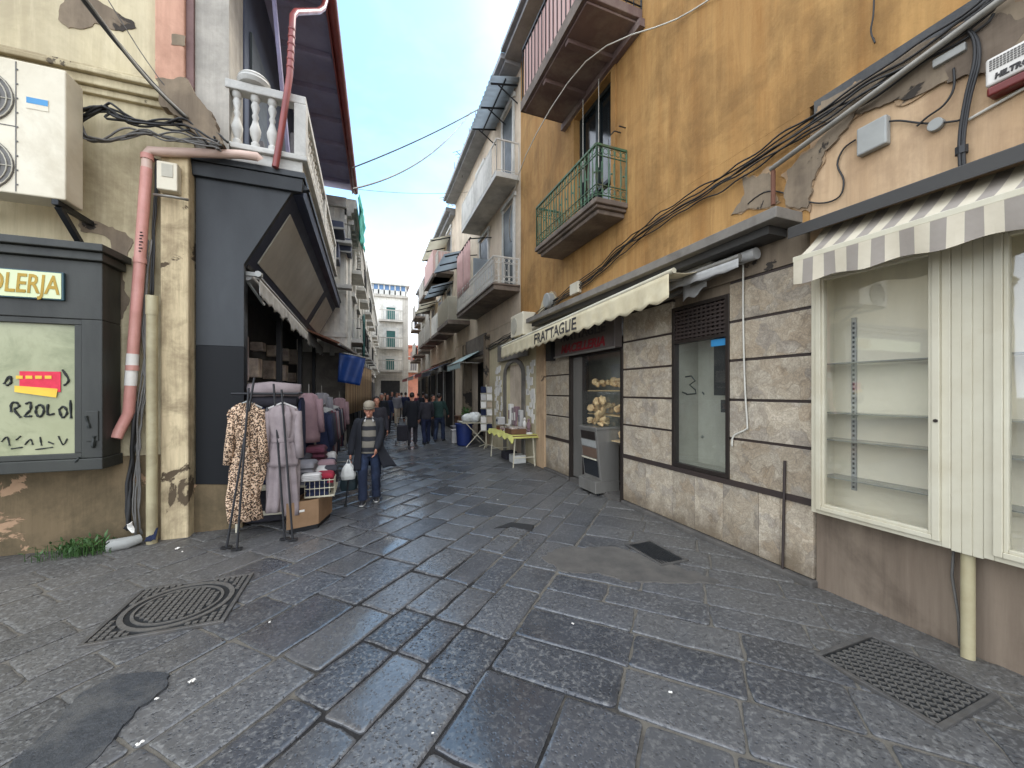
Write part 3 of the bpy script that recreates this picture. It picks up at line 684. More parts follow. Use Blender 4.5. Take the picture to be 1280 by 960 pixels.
# marble shop window
ws = MB(); fr = .045
y0, y1, z0, z1 = 3.12, 3.97, .78, 2.83
for (a, c, d, e) in ((y0, y0+fr, z0, z1), (y1-fr, y1, z0, z1), (y0+fr, y1-fr, z0, z0+fr), (y0+fr, y1-fr, z1-fr, z1), (y0+fr, y1-fr, 2.36, 2.40)): ws.box(W-.014, W+.07, a, c, d, e)
wn = ws.build('shop_window', M['darkframe'], yb, bevel=.003)
b = MB(); b.box(W+.03, W+.036, y0+fr, y1-fr, z0+fr, 2.36); b.build('pane', M['glass'], wn)
b = MB(); b.box(W+.04, W+.06, y0+fr, y1-fr, 2.40, z1-fr)
for i in range(12): yy = y0+fr+.02+i*(y1-y0-2*fr-.04)/11; b.box(W+.008, W+.03, yy-.012, yy+.012, 2.40, z1-fr)
for i in range(8): zz = 2.43+i*.047; b.box(W+.002, W+.026, y0+fr, y1-fr, zz-.012, zz+.012)
b.build('vent_grille', M['jointbrown'], wn)
b = MB(); b.box(W+.022, W+.027, y0+fr+.01, y0+fr+.22, 2.27, 2.35); b.build('blue_sticker', M['bluelabel'], wn)
def squig(name, pts, X, r, m, par, off=(-1, 0, 0), n=5):
    bb = MB()
    for st_ in pts: bb.tube([onX(u, v, X) for u, v in st_], r, n)
    return bb.build(name, m, par)
squig('graffiti', [[(857, 471), (864, 470), (869, 476), (862, 481), (869, 487), (870, 492), (858, 493)], [(853, 490), (858, 492)], [(878, 490), (880, 493)]], W+.024, .009, M['graffiti'], wn)
b = MB()   # tiled recess behind the pane
b.box(W+.08, W+.42, y0-.02, y0+.02, .78, 2.8); b.box(W+.08, W+.42, y1-.02, y1+.0, .78, 2.8); b.box(W+.42, W+.44, y0, y1, .78, 2.8); b.box(W+.08, W+.42, y0+.02, y1-.02, .76, .80); b.box(W+.08, W+.42, y0+.02, y1-.02, 2.5, 2.52)
b.build('tiled_recess', M['tilewall'], wn)
b = MB(); b.box(W+.25, W+.41, y0+.03, y0+.26, .95, 1.5); b.box(W+.22, W+.41, y0+.03, y0+.4, 1.7, 2.34); b.box(W+.1, W+.3, y0+.06, y0+.2, 1.504, 1.65); b.build('dark_fittings', M['darkroom'], wn)
b = MB()
for (u, v) in ((851, 546), (877, 546)): p = onX(u, v, W+.40); b.ball((W+.41, p.y, p.z), .02)
b.build('tap', M['steel'], wn)
# butcher's doorway with the sign and refrigerated cabinet
dr = MB(); dr.box(W-.02, W+.1, 6.62, 6.70, 0, 2.45); dr.box(W-.02, W+.1, 5.0, 5.06, 0, 2.45); dr.box(W-.01, W+.1, 5.06, 6.62, 2.40, 2.45); dr.box(W+.02, W+.08, 6.22, 6.26, .1, 2.4)
dr = dr.build('shop_doorway', M['darkframe'], yb, bevel=.004)
b = MB(); b.box(W-.04, W+.5, 5.06, 6.62, -.02, .07); b.build('threshold', M['cement'], dr)
b = MB(); b.box(W+.04, W+.06, 6.26, 6.62, .1, 2.4); b.build('side_panel', M['steel'], dr)
b = MB(); b.box(W+.045, W+.051, 5.06, 6.22, .9, 2.4); b.build('pane', M['glass'], dr)
b = MB(); b.box(W+.75, W+.78, 4.641, 7.199, .02, 2.59); b.build('added_pale_back', M['tilewall'], dr); b = MB(); b.box(W+.35, W+3, 4.6, 4.64, 0, 2.6); b.box(W+.35, W+3, 7.2, 7.24, 0, 2.6); b.box(W+3, W+3.04, 4.6, 7.24, 0, 2.6); b.box(W+.1, W+3, 4.6, 7.24, 2.6, 2.64); b.box(W+.1, W+3, 4.6, 7.24, -.01, .02); b.build('shop_interior', M['darkroom'], dr)  # pale back wall added close behind the pane to lighten the interior
b = MB()
for k in range(60):
    r_ = random.randrange(3); b.ball((W+.14+random.random()*.2, 5.2+random.random()*.95, .98+r_*.42+random.random()*.12), random.uniform(.03, .065), 8, 1, random.uniform(.8, 1.6), random.uniform(.7, 1.3))
for r_ in range(3): b.box(W+.1, W+.4, 5.15, 6.2, .91+r_*.42, .925+r_*.42)
b.build('display_goods', M['bread'], dr)
mk('meatdull', lin(104, 84, 70), rough=.4, bump=.05)
mk('darkglassy', lin(40, 42, 44), rough=.15, bump=0)
fc = thing('refrigerated_cabinet', 'grey steel refrigerated cabinet standing in the doorway under the red lettered sign', 'cabinet', (3.6, 5.7, 0))
A = [(3.55, 5.45), (3.55, 5.98), (3.66, 6.08), (4.0, 6.08), (4.0, 5.45)]
def plA(z, k): return [V((4.0-(4.0-x)*k, y, z)) for x, y in A]
b = MB(); b.prism([V((x-.02 if x < 3.9 else x, y-.01 if y < 5.5 else y, .05)) for x, y in A], (0, 0, .19)); b.build('plinth_box', M['steel'], fc, bevel=.008)
b = MB(); ln = len(A); lo = plA(.242, .78); hi = plA(1.10, 1.0); b.add(lo+hi, [tuple(range(ln))[::-1], tuple(range(ln, 2*ln))]+[(i, (i+1) % ln, ln+(i+1) % ln, ln+i) for i in range(ln)])
b.build('body', M['steel'], fc, bevel=.006)
b = MB(); b.prism([V((x-.015 if x < 3.9 else x, y-.01 if y < 5.5 else y, 1.102)) for x, y in A], (0, 0, .045)); b.build('top_rail', M['steel'], fc, bevel=.01)
fx = lambda z, o: 4.0-.45*(.78+.22*(z-.242)/.858)-o
for nm, za, zb, mm in (('vent_panel', .93, 1.07, 'darkframe'), ('shelf_panel', .80, .915, 'plasticgrey'), ('price_panel', .62, .785, 'meatdull'), ('lower_panel', .30, .575, 'darkglassy')):
    b = MB(); b.hexa([(fx(za, .012), 5.50, za), (fx(za, .001), 5.50, za), (fx(za, .001), 5.94, za), (fx(za, .012), 5.94, za)], [(fx(zb, .012), 5.50, zb), (fx(zb, .001), 5.50, zb), (fx(zb, .001), 5.94, zb), (fx(zb, .012), 5.94, zb)]); b.build(nm, M[mm], fc, bevel=.004)
b = MB(); b.tube([(fx(.6, .03), 5.5, .6), (fx(.6, .03), 5.94, .6)], .012, 8); b.build('price_rail', M['whitepaint'], fc)
for (x, y) in ((3.62, 5.5), (3.62, 5.95), (3.95, 5.5)): b = MB(); b.tube([(x, y, -.004), (x, y, .05)], .02, 8); b.build('foot', M['blackmetal'], fc)
b = MB(); b.box(3.57, 3.58, 5.47, 5.97, 1.15, 1.75); b.box(3.581, 3.99, 5.47, 5.478, 1.15, 1.75); b.build('glass_front', M['glass'], fc)
random.seed(44)
b = MB()
for k in range(46):
    o_ = len(b.v); c_ = V((3.68+random.random()*.24, 5.54+random.random()*.38, 1.19+random.random()**1.5*.46)); b.ball(c_, random.uniform(.03, .06), 8, 1, random.uniform(.8, 1.5), random.uniform(.7, 1.4))
    for q_ in range(o_, len(b.v)): b.v[q_] = b.v[q_]+V((wob(b.v[q_], .05, 14), wob(b.v[q_]+V((3, 3, 3)), .05, 14), wob(b.v[q_]+V((7, 7, 7)), .05, 14)))
b.build('goods', M['bread'], fc, smooth=True)
sg = thing('shop_sign', 'dark box sign with grey and red butcher lettering above the marble doorway', 'sign', (W, 6, 2.45))
b = MB(); b.box(3.60, W-.002, 5.02, 7.05, 2.44, 2.93); b.build('box', M['signbox'], sg, bevel=.008)
b = MB(); b.box(3.585, 3.598, 5.0, 7.07, 2.42, 2.45); b.build('trim', M['steel'], sg)
text('lettering', 'FRATTAGLIE', .22, M['letterdark'], sg, (3.597, 6.03, 2.79), (0, -1, 0), (0, 0, 1), .004, 1.25, bold=.006)
text('lettering', 'MACELLERIA', .22, M['letterred'], sg, (3.597, 6.03, 2.56), (0, -1, 0), (0, 0, 1), .004, 1.2, .25, bold=.006)
b = MB(); b.box(W-.12, W-.002, 7.3, 7.55, 2.4, 2.8); tag(b.build('loudspeaker', M['cable'], bevel=.01), 'small black box fixed on the marble pier beside the sign', 'speaker')
# cream awning lettered FRATTAGLIE
aw = thing('awning', 'cream scalloped awning lettered FRATTAGLIE over the butcher doorway', 'awning', (W, 6, 3.1))
n0, n1 = onX(838, 340, 3.1), onX(628, 433, 3.12)
wallp = lambda t: V((3.72, n0.y+(n1.y-n0.y)*t, 3.2))
bar = lambda t: n0.lerp(n1, t)
b = MB(); b.sheet(lambda t, k: wallp(t).lerp(bar(t), k)+V((0, 0, -.05*math.sin(math.pi*k))), 30, 6); b.build('fabric', M['awncream'], aw, smooth=True, solid=.006)
b = MB(); b.tube([bar(-.01), bar(1.01)], .03, 10); b.build('front_bar', M['whitepaint'], aw, smooth=40)
def valance(bar, L, hgt, nsc, amp=.04, seed=0, out=V((-1, 0, 0)), rag=0):
    def fn(t, k):
        s = abs(math.sin(math.pi*t*nsc)); p = bar(t)
        return p+V((0, 0, -.02-k*(hgt*(.86+.14*s)+wob((t*L*2, seed, 0), rag, 1))))+out*(.022+amp*k*(math.sin(t*nsc*math.pi*2)*.5+wob((t*L*2.3, k, seed), 1.2, 1)))
    return fn
b = MB(); b.sheet(valance(bar, 5.5, .30, 19, .022), 190, 6); b.build('valance', M['awncream'], aw, smooth=True, solid=.004)
d = (n0-n1).normalized(); la, lb = onX(662, 420, 3.04).y, onX(722, 400, 3.04).y; vt = ((la+lb)/2-n0.y)/(n1.y-n0.y); p = bar(vt)
text('lettering', 'FRATTAGLIE', .27, M['letterdark'], aw, p+V((-.055, 0, -.165)), d, (0, 0, 1), .004, abs(la-lb)/(.27*6.4), bold=.006)
lt_ = [o for o in aw.children if o.name.startswith('lettering')][0]; vfn = valance(bar, 5.5, .30, 19, .022)
for v in lt_.data.vertices:
    q = v.co+aw.location; t = (q.y-n0.y)/(n1.y-n0.y); kk = min(1, max(0, (bar(t).z-.02-q.z)/.29)); v.co.x = vfn(t, kk).x-.007+(.002 if v.co.x > -.62 else 0)-aw.location.x
for t in (.04, .5, .96): b = MB(); b.bar(wallp(t)+V((0, 0, -.1)), bar(t)+V((0.02, 0, -.02)), .03, .03); b.build('arm', M['steelpipe'], aw)
b = MB(); b.tube([(3.68, n0.y-.05, 3.2), (3.68, n1.y+.05, 3.2)], .045, 10); b.build('roller', M['steelpipe'], aw, smooth=40)
# second awning, rolled up under the ledge
a2 = thing('awning', 'rolled up awning with hanging scallops under the concrete ledge', 'awning', (W, 3, 3.2))
q0, q1 = onX(925, 310, 3.5), V((3.5, 4.6, 3.02)); q0.z = 3.1; q1.z = 3.1
b = MB(); b.tube([q0, q1], .03, 10); b.build('front_bar', M['steelpipe'], a2, smooth=40)
b = MB(); b.tube([q0+V((.17, -.05, .04)), q1+V((.17, 0, .04))], .06, 10); b.build('roller', M['fabricgrey'], a2, smooth=40)
bb = lambda t: q0.lerp(q1, t)
b = MB(); b.sheet(valance(bb, 1.5, .10, 7, .02, 5), 70, 3); b.build('valance', M['fabricgrey'], a2, smooth=True, solid=.004)
b = MB(); b.bar(q0+V((.17, .3, -.02)), V((3.6, 4.1, 2.92)), .05, .04); b.bar(q0+V((.17, .1, .0)), q0+V((0, .1, 0)), .03, .03); b.build('arm', M['steelpipe'], a2)
b = MB(); pa = onX(862, 352, 3.6); b.sheet(lambda t, k: pa+V((.05*t, -.3*t+.1, -.02-.2*k*(1-t*.5)+.03*math.sin(t*9))), 8, 4); b.build('torn_flap', M['fabricgrey'], a2, smooth=True, solid=.004)
# striped awning over the display cases
a3 = thing('awning', 'grey and white striped awning over the empty white display cases', 'awning', (W, 1.3, 3))
s0, s1 = onX(995, 325, 3.36), V((3.36, -.4, 0)); s1.z = onX(1280, 240, 3.36).z-(onX(995, 325, 3.36).z-onX(1280, 240, 3.36).z)*.9
bar3 = lambda t: s0.lerp(s1, t)
wal3 = lambda t: V((3.72, s0.y+(s1.y-s0.y)*t-.0, 3.165-.10*t))
ns = 34
mf = lambda i, j: (i//2) % 2
b = MB(); b.sheet(lambda t, k: wal3(t).lerp(bar3(t), k)+V((0, 0, -.02*math.sin(math.pi*k))), ns*2, 4, mfn=mf); b.build('fabric', [M['stripewhite'], M['stripegrey']], a3, solid=.005)
b = MB(); b.box(-.02, .02, 0, 1, 0, 1) if False else None
b.bar(bar3(-.005), bar3(1), .05, .045); b.build('front_bar', M['whitepaint'], a3, bevel=.006)
b = MB(); b.sheet(lambda t, k: bar3(t)+V((-.03-.012*math.sin(t*40)*k, 0, -.022-k*(.185+.014*math.sin(t*2*math.pi*6.5)))), ns*2, 4, mfn=mf); b.build('valance', [M['stripewhite'], M['stripegrey']], a3, solid=.004)
# the two white display cases
def vitrine(name, label, ya, yc, gl0, gl1, group):
    t = thing(name, label, 'display case', (3.7, (ya+yc)/2, .7), group)
    X = 3.62; z0, z1 = .70, 2.78
    b = MB()
    def frame(y0, y1, za, zb, w, wb, X0, X1):
        b.box(X0, X1, y0, y0+w, za, zb); b.box(X0, X1, y1-w, y1, za, zb); b.box(X0, X1, y0+w, y1-w, za, za+wb); b.box(X0, X1, y0+w, y1-w, zb-wb, zb)
    frame(ya, yc, z0, z1, .045, .035, X+.01, X+.08); frame(ya+.045, yc-.045, z0+.035, z1-.035, .04, .035, X-.012, X+.05); frame(ya+.085, yc-.085, z0+.07, z1-.07, .02, .022, X-.002, X+.045)
    b.build('frame', M['whitepaint'], t, bevel=.004)
    g0, g1 = ya+.105, yc-.105
    b = MB(); b.box(X+.02, X+.025, g0, g1, z0+.09, z1-.09); b.build('pane', M['caseglass'], t)
    b = MB(); b.box(X+.30, X+.32, ya, yc, z0, z1); b.box(X+.08, X+.30, ya, ya+.015, z0, z1); b.box(X+.08, X+.30, yc-.015, yc, z0, z1); b.box(X+.08, X+.30, ya+.015, yc-.015, z0, z0+.015); b.box(X+.08, X+.30, ya+.015, yc-.015, z1-.015, z1); b.build('back_panel', M['caseback'], t)
    for zz in (1.01, 1.33, 1.56, 1.98)[::-1]:
        b = MB(); b.box(X+.09, X+.28, ya+.03, yc-.03, zz, zz+.009); b.build('shelf', M['shelfglass'], t)
    for yy in (yc-.17, ya+.16):
        b = MB(); b.box(X+.284, X+.298, yy-.018, yy+.018, z0+.2, z1-.4); b.build('slotted_strip', M['plasticgrey'], t)
        b = MB()
        for k in range(36): zz = z0+.22+k*.04; b.box(X+.279, X+.2835, yy-.007, yy+.007, zz, zz+.02)
        b.build('slots', M['cable'], t)
    for zz in (1.55,): 
        b = MB(); b.tube([(X-.02, ya+.062, zz), (X-.005, ya+.062, zz)], .012, 8); b.build('lock', M['darkframe'], t)
    return t
mk('shelfglass', lin(128, 130, 120), rough=.2, bump=0)
yA = onX(1013, 500, 3.62).y; yB = onX(1187, 500, 3.62).y; yC = onX(1228, 500, 3.62).y
vitrine('display_case', 'empty white display case beside the marble wall with three shelves', yB, yA, 0, 0, 'white display cases')
vitrine('display_case', 'empty white display case cut off by the right edge of the picture', yC-1.25, yC, 0, 0, 'white display cases')
b = MB(); w3 = (yB-yC)/3
for q in range(3): b.box(3.634-(.002 if q == 1 else 0), 3.72, yC+q*w3+.001, yC+(q+1)*w3-.001, .69, 2.78)
b.box(3.638, 3.715, yC+.001, yB-.001, .70, 2.77); tag(b.build('centre_post', M['whitepaint'], bevel=.004), 'white wooden post between the two empty display cases', 'post')
b = MB(); b.box(W+.03, W+.3, -3.5, 2.262, -.03, .698); b.box(W+.31, W+.5, -3.5, 2.262, .69, 2.8); b.build('lower_wall', M['brownwall'], yb)
b = MB(); pz = onX(1211, 690, 3.71); b.tube([(3.70, pz.y, -.01), (3.70, pz.y+.0, .69)], .034, 12); tag(b.build('drain_pipe', M['creampipe'], smooth=40), 'short beige pipe under the white display cases', 'pipe')
b = MB(); b.tube([onX(1192, 688, 3.74), onX(1190, 720, 3.74), onX(1198, 770, 3.74), onX(1200, 808, 3.72)], .008, 6); tag(b.build('cable', M['greycable'], smooth=True), 'thin grey cable hanging beside the short beige pipe', 'cable')
b = MB(); b.tube([onX(978, 722, W-.03), onX(981, 576, W-.02)], .012, 6); tag(b.build('iron_rod', M['jointbrown']), 'thin rusty iron rod standing against the marble plinth', 'rod')
b = MB(); b.tube(crom([onX(929, 315, W-.03), onX(929, 395, W-.015), onX(931, 480, W-.02), onX(934, 530, W-.02), onX(932, 537, W-.02), onX(917, 545, W-.02), onX(915, 558, W-.02)]), .009, 8); tag(b.build('cable', M['whitecable'], smooth=True), 'white cable hanging down the marble wall beside the shop window', 'cable')
# wall boxes, siren, pipes, cables
b = MB(); t = thing('alarm_siren', 'white and red alarm siren box high on the peach wall', 'alarm', (W, 1.1, 3.7))
yS1 = 1.215; yS0 = .86
b.box(3.655, W+.002, yS0, yS1, 3.665, 3.84); b.build('housing', M['sirenwhite'], t, bevel=.015, seg=3)
b = MB(); b.box(3.66, W+.001, yS0+.005, yS1-.004, 3.605, 3.662); b.build('lamp_lens', M['sirenred'], t, bevel=.012, seg=3)
b = MB()
for i in range(24):
    for j in range(5): b.box(3.651, 3.656, yS1-.03-i*.014, yS1-.02-i*.014, 3.755+j*.014, 3.763+j*.014)
b.build('grille', M['greycable'], t)
text('lettering', 'HILTRON', .046, M['letterdark'], t, (3.652, yS1-.125, 3.705), (0, -1, 0), (0, 0, 1), .003, .85, .15, bold=.002)
jb = [onX(1072, 165, 3.71), onX(1110, 145, 3.71)]
b = MB(); b.box(3.69, W+.002, jb[1].y, jb[0].y, 3.64, 3.86); tag(b.build('junction_box', M['plasticgrey'], bevel=.012), 'square grey junction box on the peach wall above the striped awning', 'junction box')
p = onX(1172, 157, W); b = MB(); b.tube([(3.71, p.y, p.z), (W+.002, p.y, p.z)], .042, 16); tag(b.build('wall_socket', M['plasticgrey'], smooth=40, bevel=.004), 'small round grey box on the peach wall left of the siren', 'junction box')
p = onX(1190, 72, W); b = MB(); b.box(3.70, W+.002, p.y-.08, p.y+.08, p.z-.025, p.z+.03); tag(b.build('lamp_holder', M['plasticgrey'], bevel=.006), 'small grey lamp holder on the broken wall under the cables', 'lamp')
b = MB(); P0 = onX(963, 212, 3.66); P1 = onX(1262, -8, 3.66); P2 = P1+(P1-P0)*1.2
b.tube([P0+V((0, 0, -.0)), P0.lerp(P1, .5), P1, P2], .024, 10)
tag(b.build('conduit_pipe', M['steelpipe'], smooth=40), 'long grey metal pipe running along the wall above the peach plaster', 'pipe')
b = MB(); pd = P0+V((.01, -.02, -.02)); b.tube([pd, pd+V((0, 0, -.33))], .02, 8); tag(b.build('rusty_bracket', M['brownawn']), 'short rusty upright under the end of the long grey pipe', 'bracket')
def cab(name, label, pts, X, r, m='cable', n=1, sp=.02, sub=4, mt=None):
    bb = MB()
    P = crom([onX(*q, X) if len(q) == 2 else V(q) for q in pts], 4); sub = 2
    for k in range(n):
        o = V((-abs(random.gauss(0, sp*.5)), random.gauss(0, sp*.3), random.gauss(0, sp))); Q = []
        for i in range(len(P)-1):
            for j in range(sub):
                p = P[i].lerp(P[i+1], j/sub); Q.append(p+o+V((0, 0, wob((p.y*3, p.z, k*7), sp*1.2, 1))))
        Q.append(P[-1]+o); bb.tube(Q, r, 6)
    return tag(bb.build(name, M[m], smooth=True), label, 'cable')
cab('cable_bundle', 'bundle of dark cables along the ochre wall from the far building to the grey pipe', [(560, 462), (600, 440), (650, 412), (690, 380), (740, 345), (790, 300), (850, 258), (900, 228), (960, 190), (1020, 150), (1080, 112), (1180, 50), (1250, -5)], W-.035, .0085, n=6, sp=.045)
cab('cable_bundle', 'thick dark bundle of cables curving down the peach wall to the striped awning', [(1180, 52), (1205, 40), (1220, 52), (1222, 80), (1212, 120), (1205, 160), (1203, 185), (1204, 213)], W-.04, .0085, n=6, sp=.022)
b = MB(); p = onX(1202, 187, W-.04); b.tube([p+V((0, .0, .02)), p-V((0, 0, .03))], .032, 8); tag(b.build('cable_tie', M['cable']), 'black tape knot round the cable bundle above the striped awning', 'cable tie')
cab('cable', 'thin dark cable looping from the grey junction box down to the concrete ledge', [(1070, 175), (1055, 185), (1047, 205), (1055, 225), (1050, 245), (1030, 254), (1005, 252), (975, 240), (955, 240), (935, 255)], W-.015, .007)
cab('cable', 'thin dark cable from the grey junction box to the cable bundle', [(1110, 152), (1125, 150), (1160, 152), (1200, 148)], W-.02, .007)
cab('cable', 'short dark cable looping under the lamp holder on the broken wall', [(1192, 85), (1192, 110), (1180, 130), (1160, 145), (1146, 158)], W-.02, .007)
cab('cable', 'pale conduit running from the cable bundle to the right under the siren', [(1205, 153), (1240, 133), (1290, 105)], W-.015, .010, 'whitecable', sub=2, sp=.0)
cab('cable', 'thin dark wire dangling on the ochre wall near the top', [(1095, -5), (1094, 20), (1091, 40), (1096, 55), (1094, 48)], W-.01, .006)
# green iron balcony
bl = MB(); b = bl
yn, yf, xo = 4.88, 7.10, 3.17
for k, (o, za, zb) in enumerate(((0, 4.56, 4.64), (.04, 4.51, 4.558), (.09, 4.44, 4.508))): b.box(xo+o, W-.002, yn+o, yf-o, za, zb)
bal = b.build('balcony', M['balcstone'], yb, bevel=.012)
def railing(parent, pts, z0, z1, m, orn=True, step=.11, r=.009, name='railing'):
    b = MB()
    for i in range(len(pts)-1):
        a, c = V((*pts[i], 0)), V((*pts[i+1], 0)); L = (c-a).length; n = max(1, round(L/step)); d = (c-a).normalized()
        for zz, hh in ((z1, .016), (z0+.05, .012), (z1-.16, .010), (z0+.2, .010)) if orn else ((z1, .016), (z0+.05, .012)):
            b.bar(a+V((0, 0, zz)), c+V((0, 0, zz)), .03 if zz == z1 else .018, hh*2 if zz == z1 else hh)
        for k in range(n+1):
            p = a.lerp(c, k/n); b.tube([p+V((0, 0, z0)), p+V((0, 0, z1))], r*(1.6 if k in (0, n) else 1), 5)
        if orn:
            for k in range(n):
                p = a.lerp(c, (k+.5)/n); rr = L/n*.40
                for zz in (z1-.08, z0+.125):
                    b.tube([p+d*(rr*math.cos(q))+V((0, 0, zz+rr*math.sin(q))) for q in [x*math.pi/5 for x in range(11)]], r*.7, 4, cap=False)
                zm = (z0+z1)/2
                if k % 2 == 0:
                    for sg_ in (-1, 1): b.tube([p+d*(sg_*(rr-.3*rr*math.cos(q)))+V((0, 0, zm+.16*math.sin(q))) for q in [(-1.4+x*.35) for x in range(9)]], r*.7, 4, cap=False)
                    b.ball(p+V((0, 0, zm)), .016, 6)
    return b.build(name, m, parent)
railing(bal, [(W-.01, yn+.03), (xo+.03, yn+.03), (xo+.03, yf-.03), (W-.01, yf-.03)], 4.642, 5.44, M['greenrail'])
df = MB(); df.box(W+.1, W+.16, dY0, dY0+.07, dZ0, dZ1); df.box(W+.1, W+.16, dY1-.07, dY1, dZ0, dZ1); df.box(W+.1, W+.16, dY0+.07, dY1-.07, dZ1-.07, dZ1); df.box(W+.1, W+.16, (dY0+dY1)/2-.04, (dY0+dY1)/2+.04, dZ0, dZ1-.07); df.box(W+.1, W+.16, dY0+.07, dY1-.07, dZ0+.7, dZ0+.76)
dd = df.build('balcony_door', M['darkdoor'], yb)
b = MB(); b.box(W+.15, W+.155, dY0+.07, dY1-.07, dZ0, dZ1-.07); b.build('pane', M['darkglass'] if 'darkglass' in M else mk('darkglass', lin(28, 34, 36), rough=.12, bump=0), dd)
b = MB(); b.box(W-.03, W-.002, dY0-.12, dY0, dZ0+.02, dZ1+.12); b.box(W-.03, W-.002, dY1, dY1+.12, dZ0+.02, dZ1+.12); b.box(W-.03, W-.002, dY0, dY1, dZ1, dZ1+.12); b.build('surround', M['yellow'], dd)
b = MB()
for (yy, zz) in ((5.5, 6.4), (6.0, 6.4)): b.tube([(W-.12, yy, 6.98), (W-.12, yy, 5.5)], .006, 5)
b.build('cord', M['whitecable'], dd)
b = MB(); p = onX(776, 166, W); b.tube([(W, p.y, p.z), (W-.12, p.y, p.z), (W-.12, p.y+.1, p.z)], .01, 6); b.tube([(W, p.y-.12, p.z), (W-.12, p.y-.12, p.z)], .01, 6); tag(b.build('wall_hook', M['cable']), 'small iron hook on the ochre wall beside the green balcony', 'hook')
# upper balcony seen from below
b = MB(); b.box(2.80, W-.002, 4.55, 6.87, 7.16, 7.30); b.box(2.84, W-.002, 4.6, 6.83, 7.12, 7.158)
ub = b.build('upper_balcony', M['balcunder'], yb, bevel=.01)
b = MB()
for yy in (5.2, 6.0): b.box(2.86, W-.004, yy-.05, yy+.05, 7.05, 7.118)
b.box(3.66, W-.003, 4.5, 6.9, 7.0, 7.118); b.build('beam', M['balcunder'], ub)
b = MB(); b.box(2.78, 2.80, 4.53, 6.89, 7.15, 7.34); b.box(2.80, W-.003, 6.872, 6.89, 7.15, 7.34); b.build('edge_trim', M['balcstone'], ub)
b = MB(); b.box(2.82, 2.84, 4.6, 6.8, 7.36, 8.28); b.box(2.84, W-.01, 6.78, 6.8, 7.36, 8.28); b.build('slat_screen', M['pinkstripe'], ub)
railing(ub, [(W-.01, 4.57), (2.81, 4.57), (2.81, 6.85), (W-.01, 6.85)], 7.302, 8.32, M['darkiron'], False, .14)
cab('cable', 'pale wire sagging under the upper balcony from the ochre wall across the street', [onX(900, -10, W-.05), onX(846, 24, W-.05), V((3.2, 5.2, 6.9)), V((2.9, 6.9, 6.35)), V((3.2, 8.6, 5.9)), V((3.74, 10, 5.9))], W, .009, 'whitecable', sp=.004)
b = MB(); b.box(3.30, 3.75, -3.5, YE, 10.3, 10.5); b.box(3.2, 3.30, -3.5, YE, 10.42, 10.52); b.build('eaves', M['eave'], yb)
for nm, lb, u, v, sx in (('alarm_box', 'small beige alarm box on the ochre wall above the lettered awning', 722, 361, .16),):
    p = onX(u, v, W); b = MB(); b.box(3.66, W+.002, p.y-sx, p.y+sx, p.z-.11, p.z+.11); tag(b.build(nm, M['acwhite'], bevel=.02), lb, 'alarm box')
p = onX(690, 376, W); b = MB(); b.tube([(3.6, p.y, p.z), (W, p.y, p.z)], .16, 16); tag(b.build('wall_lamp', M['plasticgrey'], smooth=40, bevel=.02), 'round grey lamp on the ochre wall under the cables', 'lamp')
b = MB(); t = thing('air_conditioner', 'white air conditioner unit on the far end of the ochre wall', 'air conditioner', (3.5, 8.7, 3.1)); b.box(3.4, 3.74, 8.3, 9.1, 3.08, 3.62); b.build('casing', M['acwhite'], t, bevel=.02)
b = MB(); b.tube([(3.39, 8.85, 3.35), (3.4, 8.85, 3.35)], .2, 20); b.build('fan_grille', M['acgrille'], t)
b = MB(); b.bar((3.4, 8.4, 3.05), (3.75, 8.4, 3.05), .03, .04); b.bar((3.4, 9.0, 3.05), (3.75, 9.0, 3.05), .03, .04); b.build('bracket', M['darkiron'], t)
# ============================================================ left corner building
Lf = 5.75
def scarY(pts, Y, th, amp, m, n=14):
    P = [onY(u, v, Y) for u, v in pts]; ring = []
    for i in range(len(P)):
        a, c = P[i], P[(i+1) % len(P)]
        for k in range(n):
            p = a.lerp(c, k/n); ring.append(V((p.x+wob(p, amp, 4.3)+wob(p, amp*.6, 19), Y, p.z+wob(p+V((3, 3, 3)), amp, 4.3)+wob(p+V((1, 1, 1)), amp*.6, 19))))
    bb = MB(); bb.prism(ring, (0, -th, 0)); return bb.build('plaster_scar', M[m], cb)
cb = thing('corner_building', 'cream corner building with peeling pillar on the left of the street', 'building', (-4, Lf, 0))
b = MB(); b.box(-12, -2.27, Lf, Lf+.4, 1.0, 5.1); b.build('lower_wall', M['creamdirty'], cb)
b = MB(); b.box(-12, -2.33, Lf+.02, Lf+.4, 5.4, 12); b.build('upper_wall', M['cream'], cb)
b = MB(); b.box(-12, -2.27, Lf-.03, Lf+.38, -.03, .998); b.build('base_wall', M['basewall'], cb)
b = MB(); b.box(-12, -2.0, Lf+.4, 13, .0, 11.9); b.build('back_volume', M['darkroom'], cb)
b = MB()
for z0, z1, o in ((5.10, 5.17, .05), (5.172, 5.27, .10), (5.272, 5.33, .15), (5.332, 5.40, .08)): b.box(-12, -2.16+o*.4, Lf-o, Lf+.42, z0, z1)
b.build('cornice', M['creamdirty'], cb, bevel=.012)
b = MB(); b.box(-2.27, -2.0, Lf-.08, Lf+.4, -.03, 4.62); b.build('corner_pillar', M['pillar'], cb, bevel=.02)
b = MB(); b.box(-2.27, -1.97, Lf-.0, Lf+.4, 4.622, 5.098); b.build('pillar_head', M['creamdirty'], cb)
b = MB(); b.box(-2.328, -2.045, Lf-.06, Lf+.4, 5.402, 12); b.build('pilaster', M['pinkstone'], cb, bevel=.015)
b = MB(); b.box(-2.043, -1.97, Lf-.02, Lf+.4, 5.2, 12); b.build('pilaster_return', mk('purplebrown', lin(122, 92, 86), lin(100, 76, 72), bump=.2), cb)
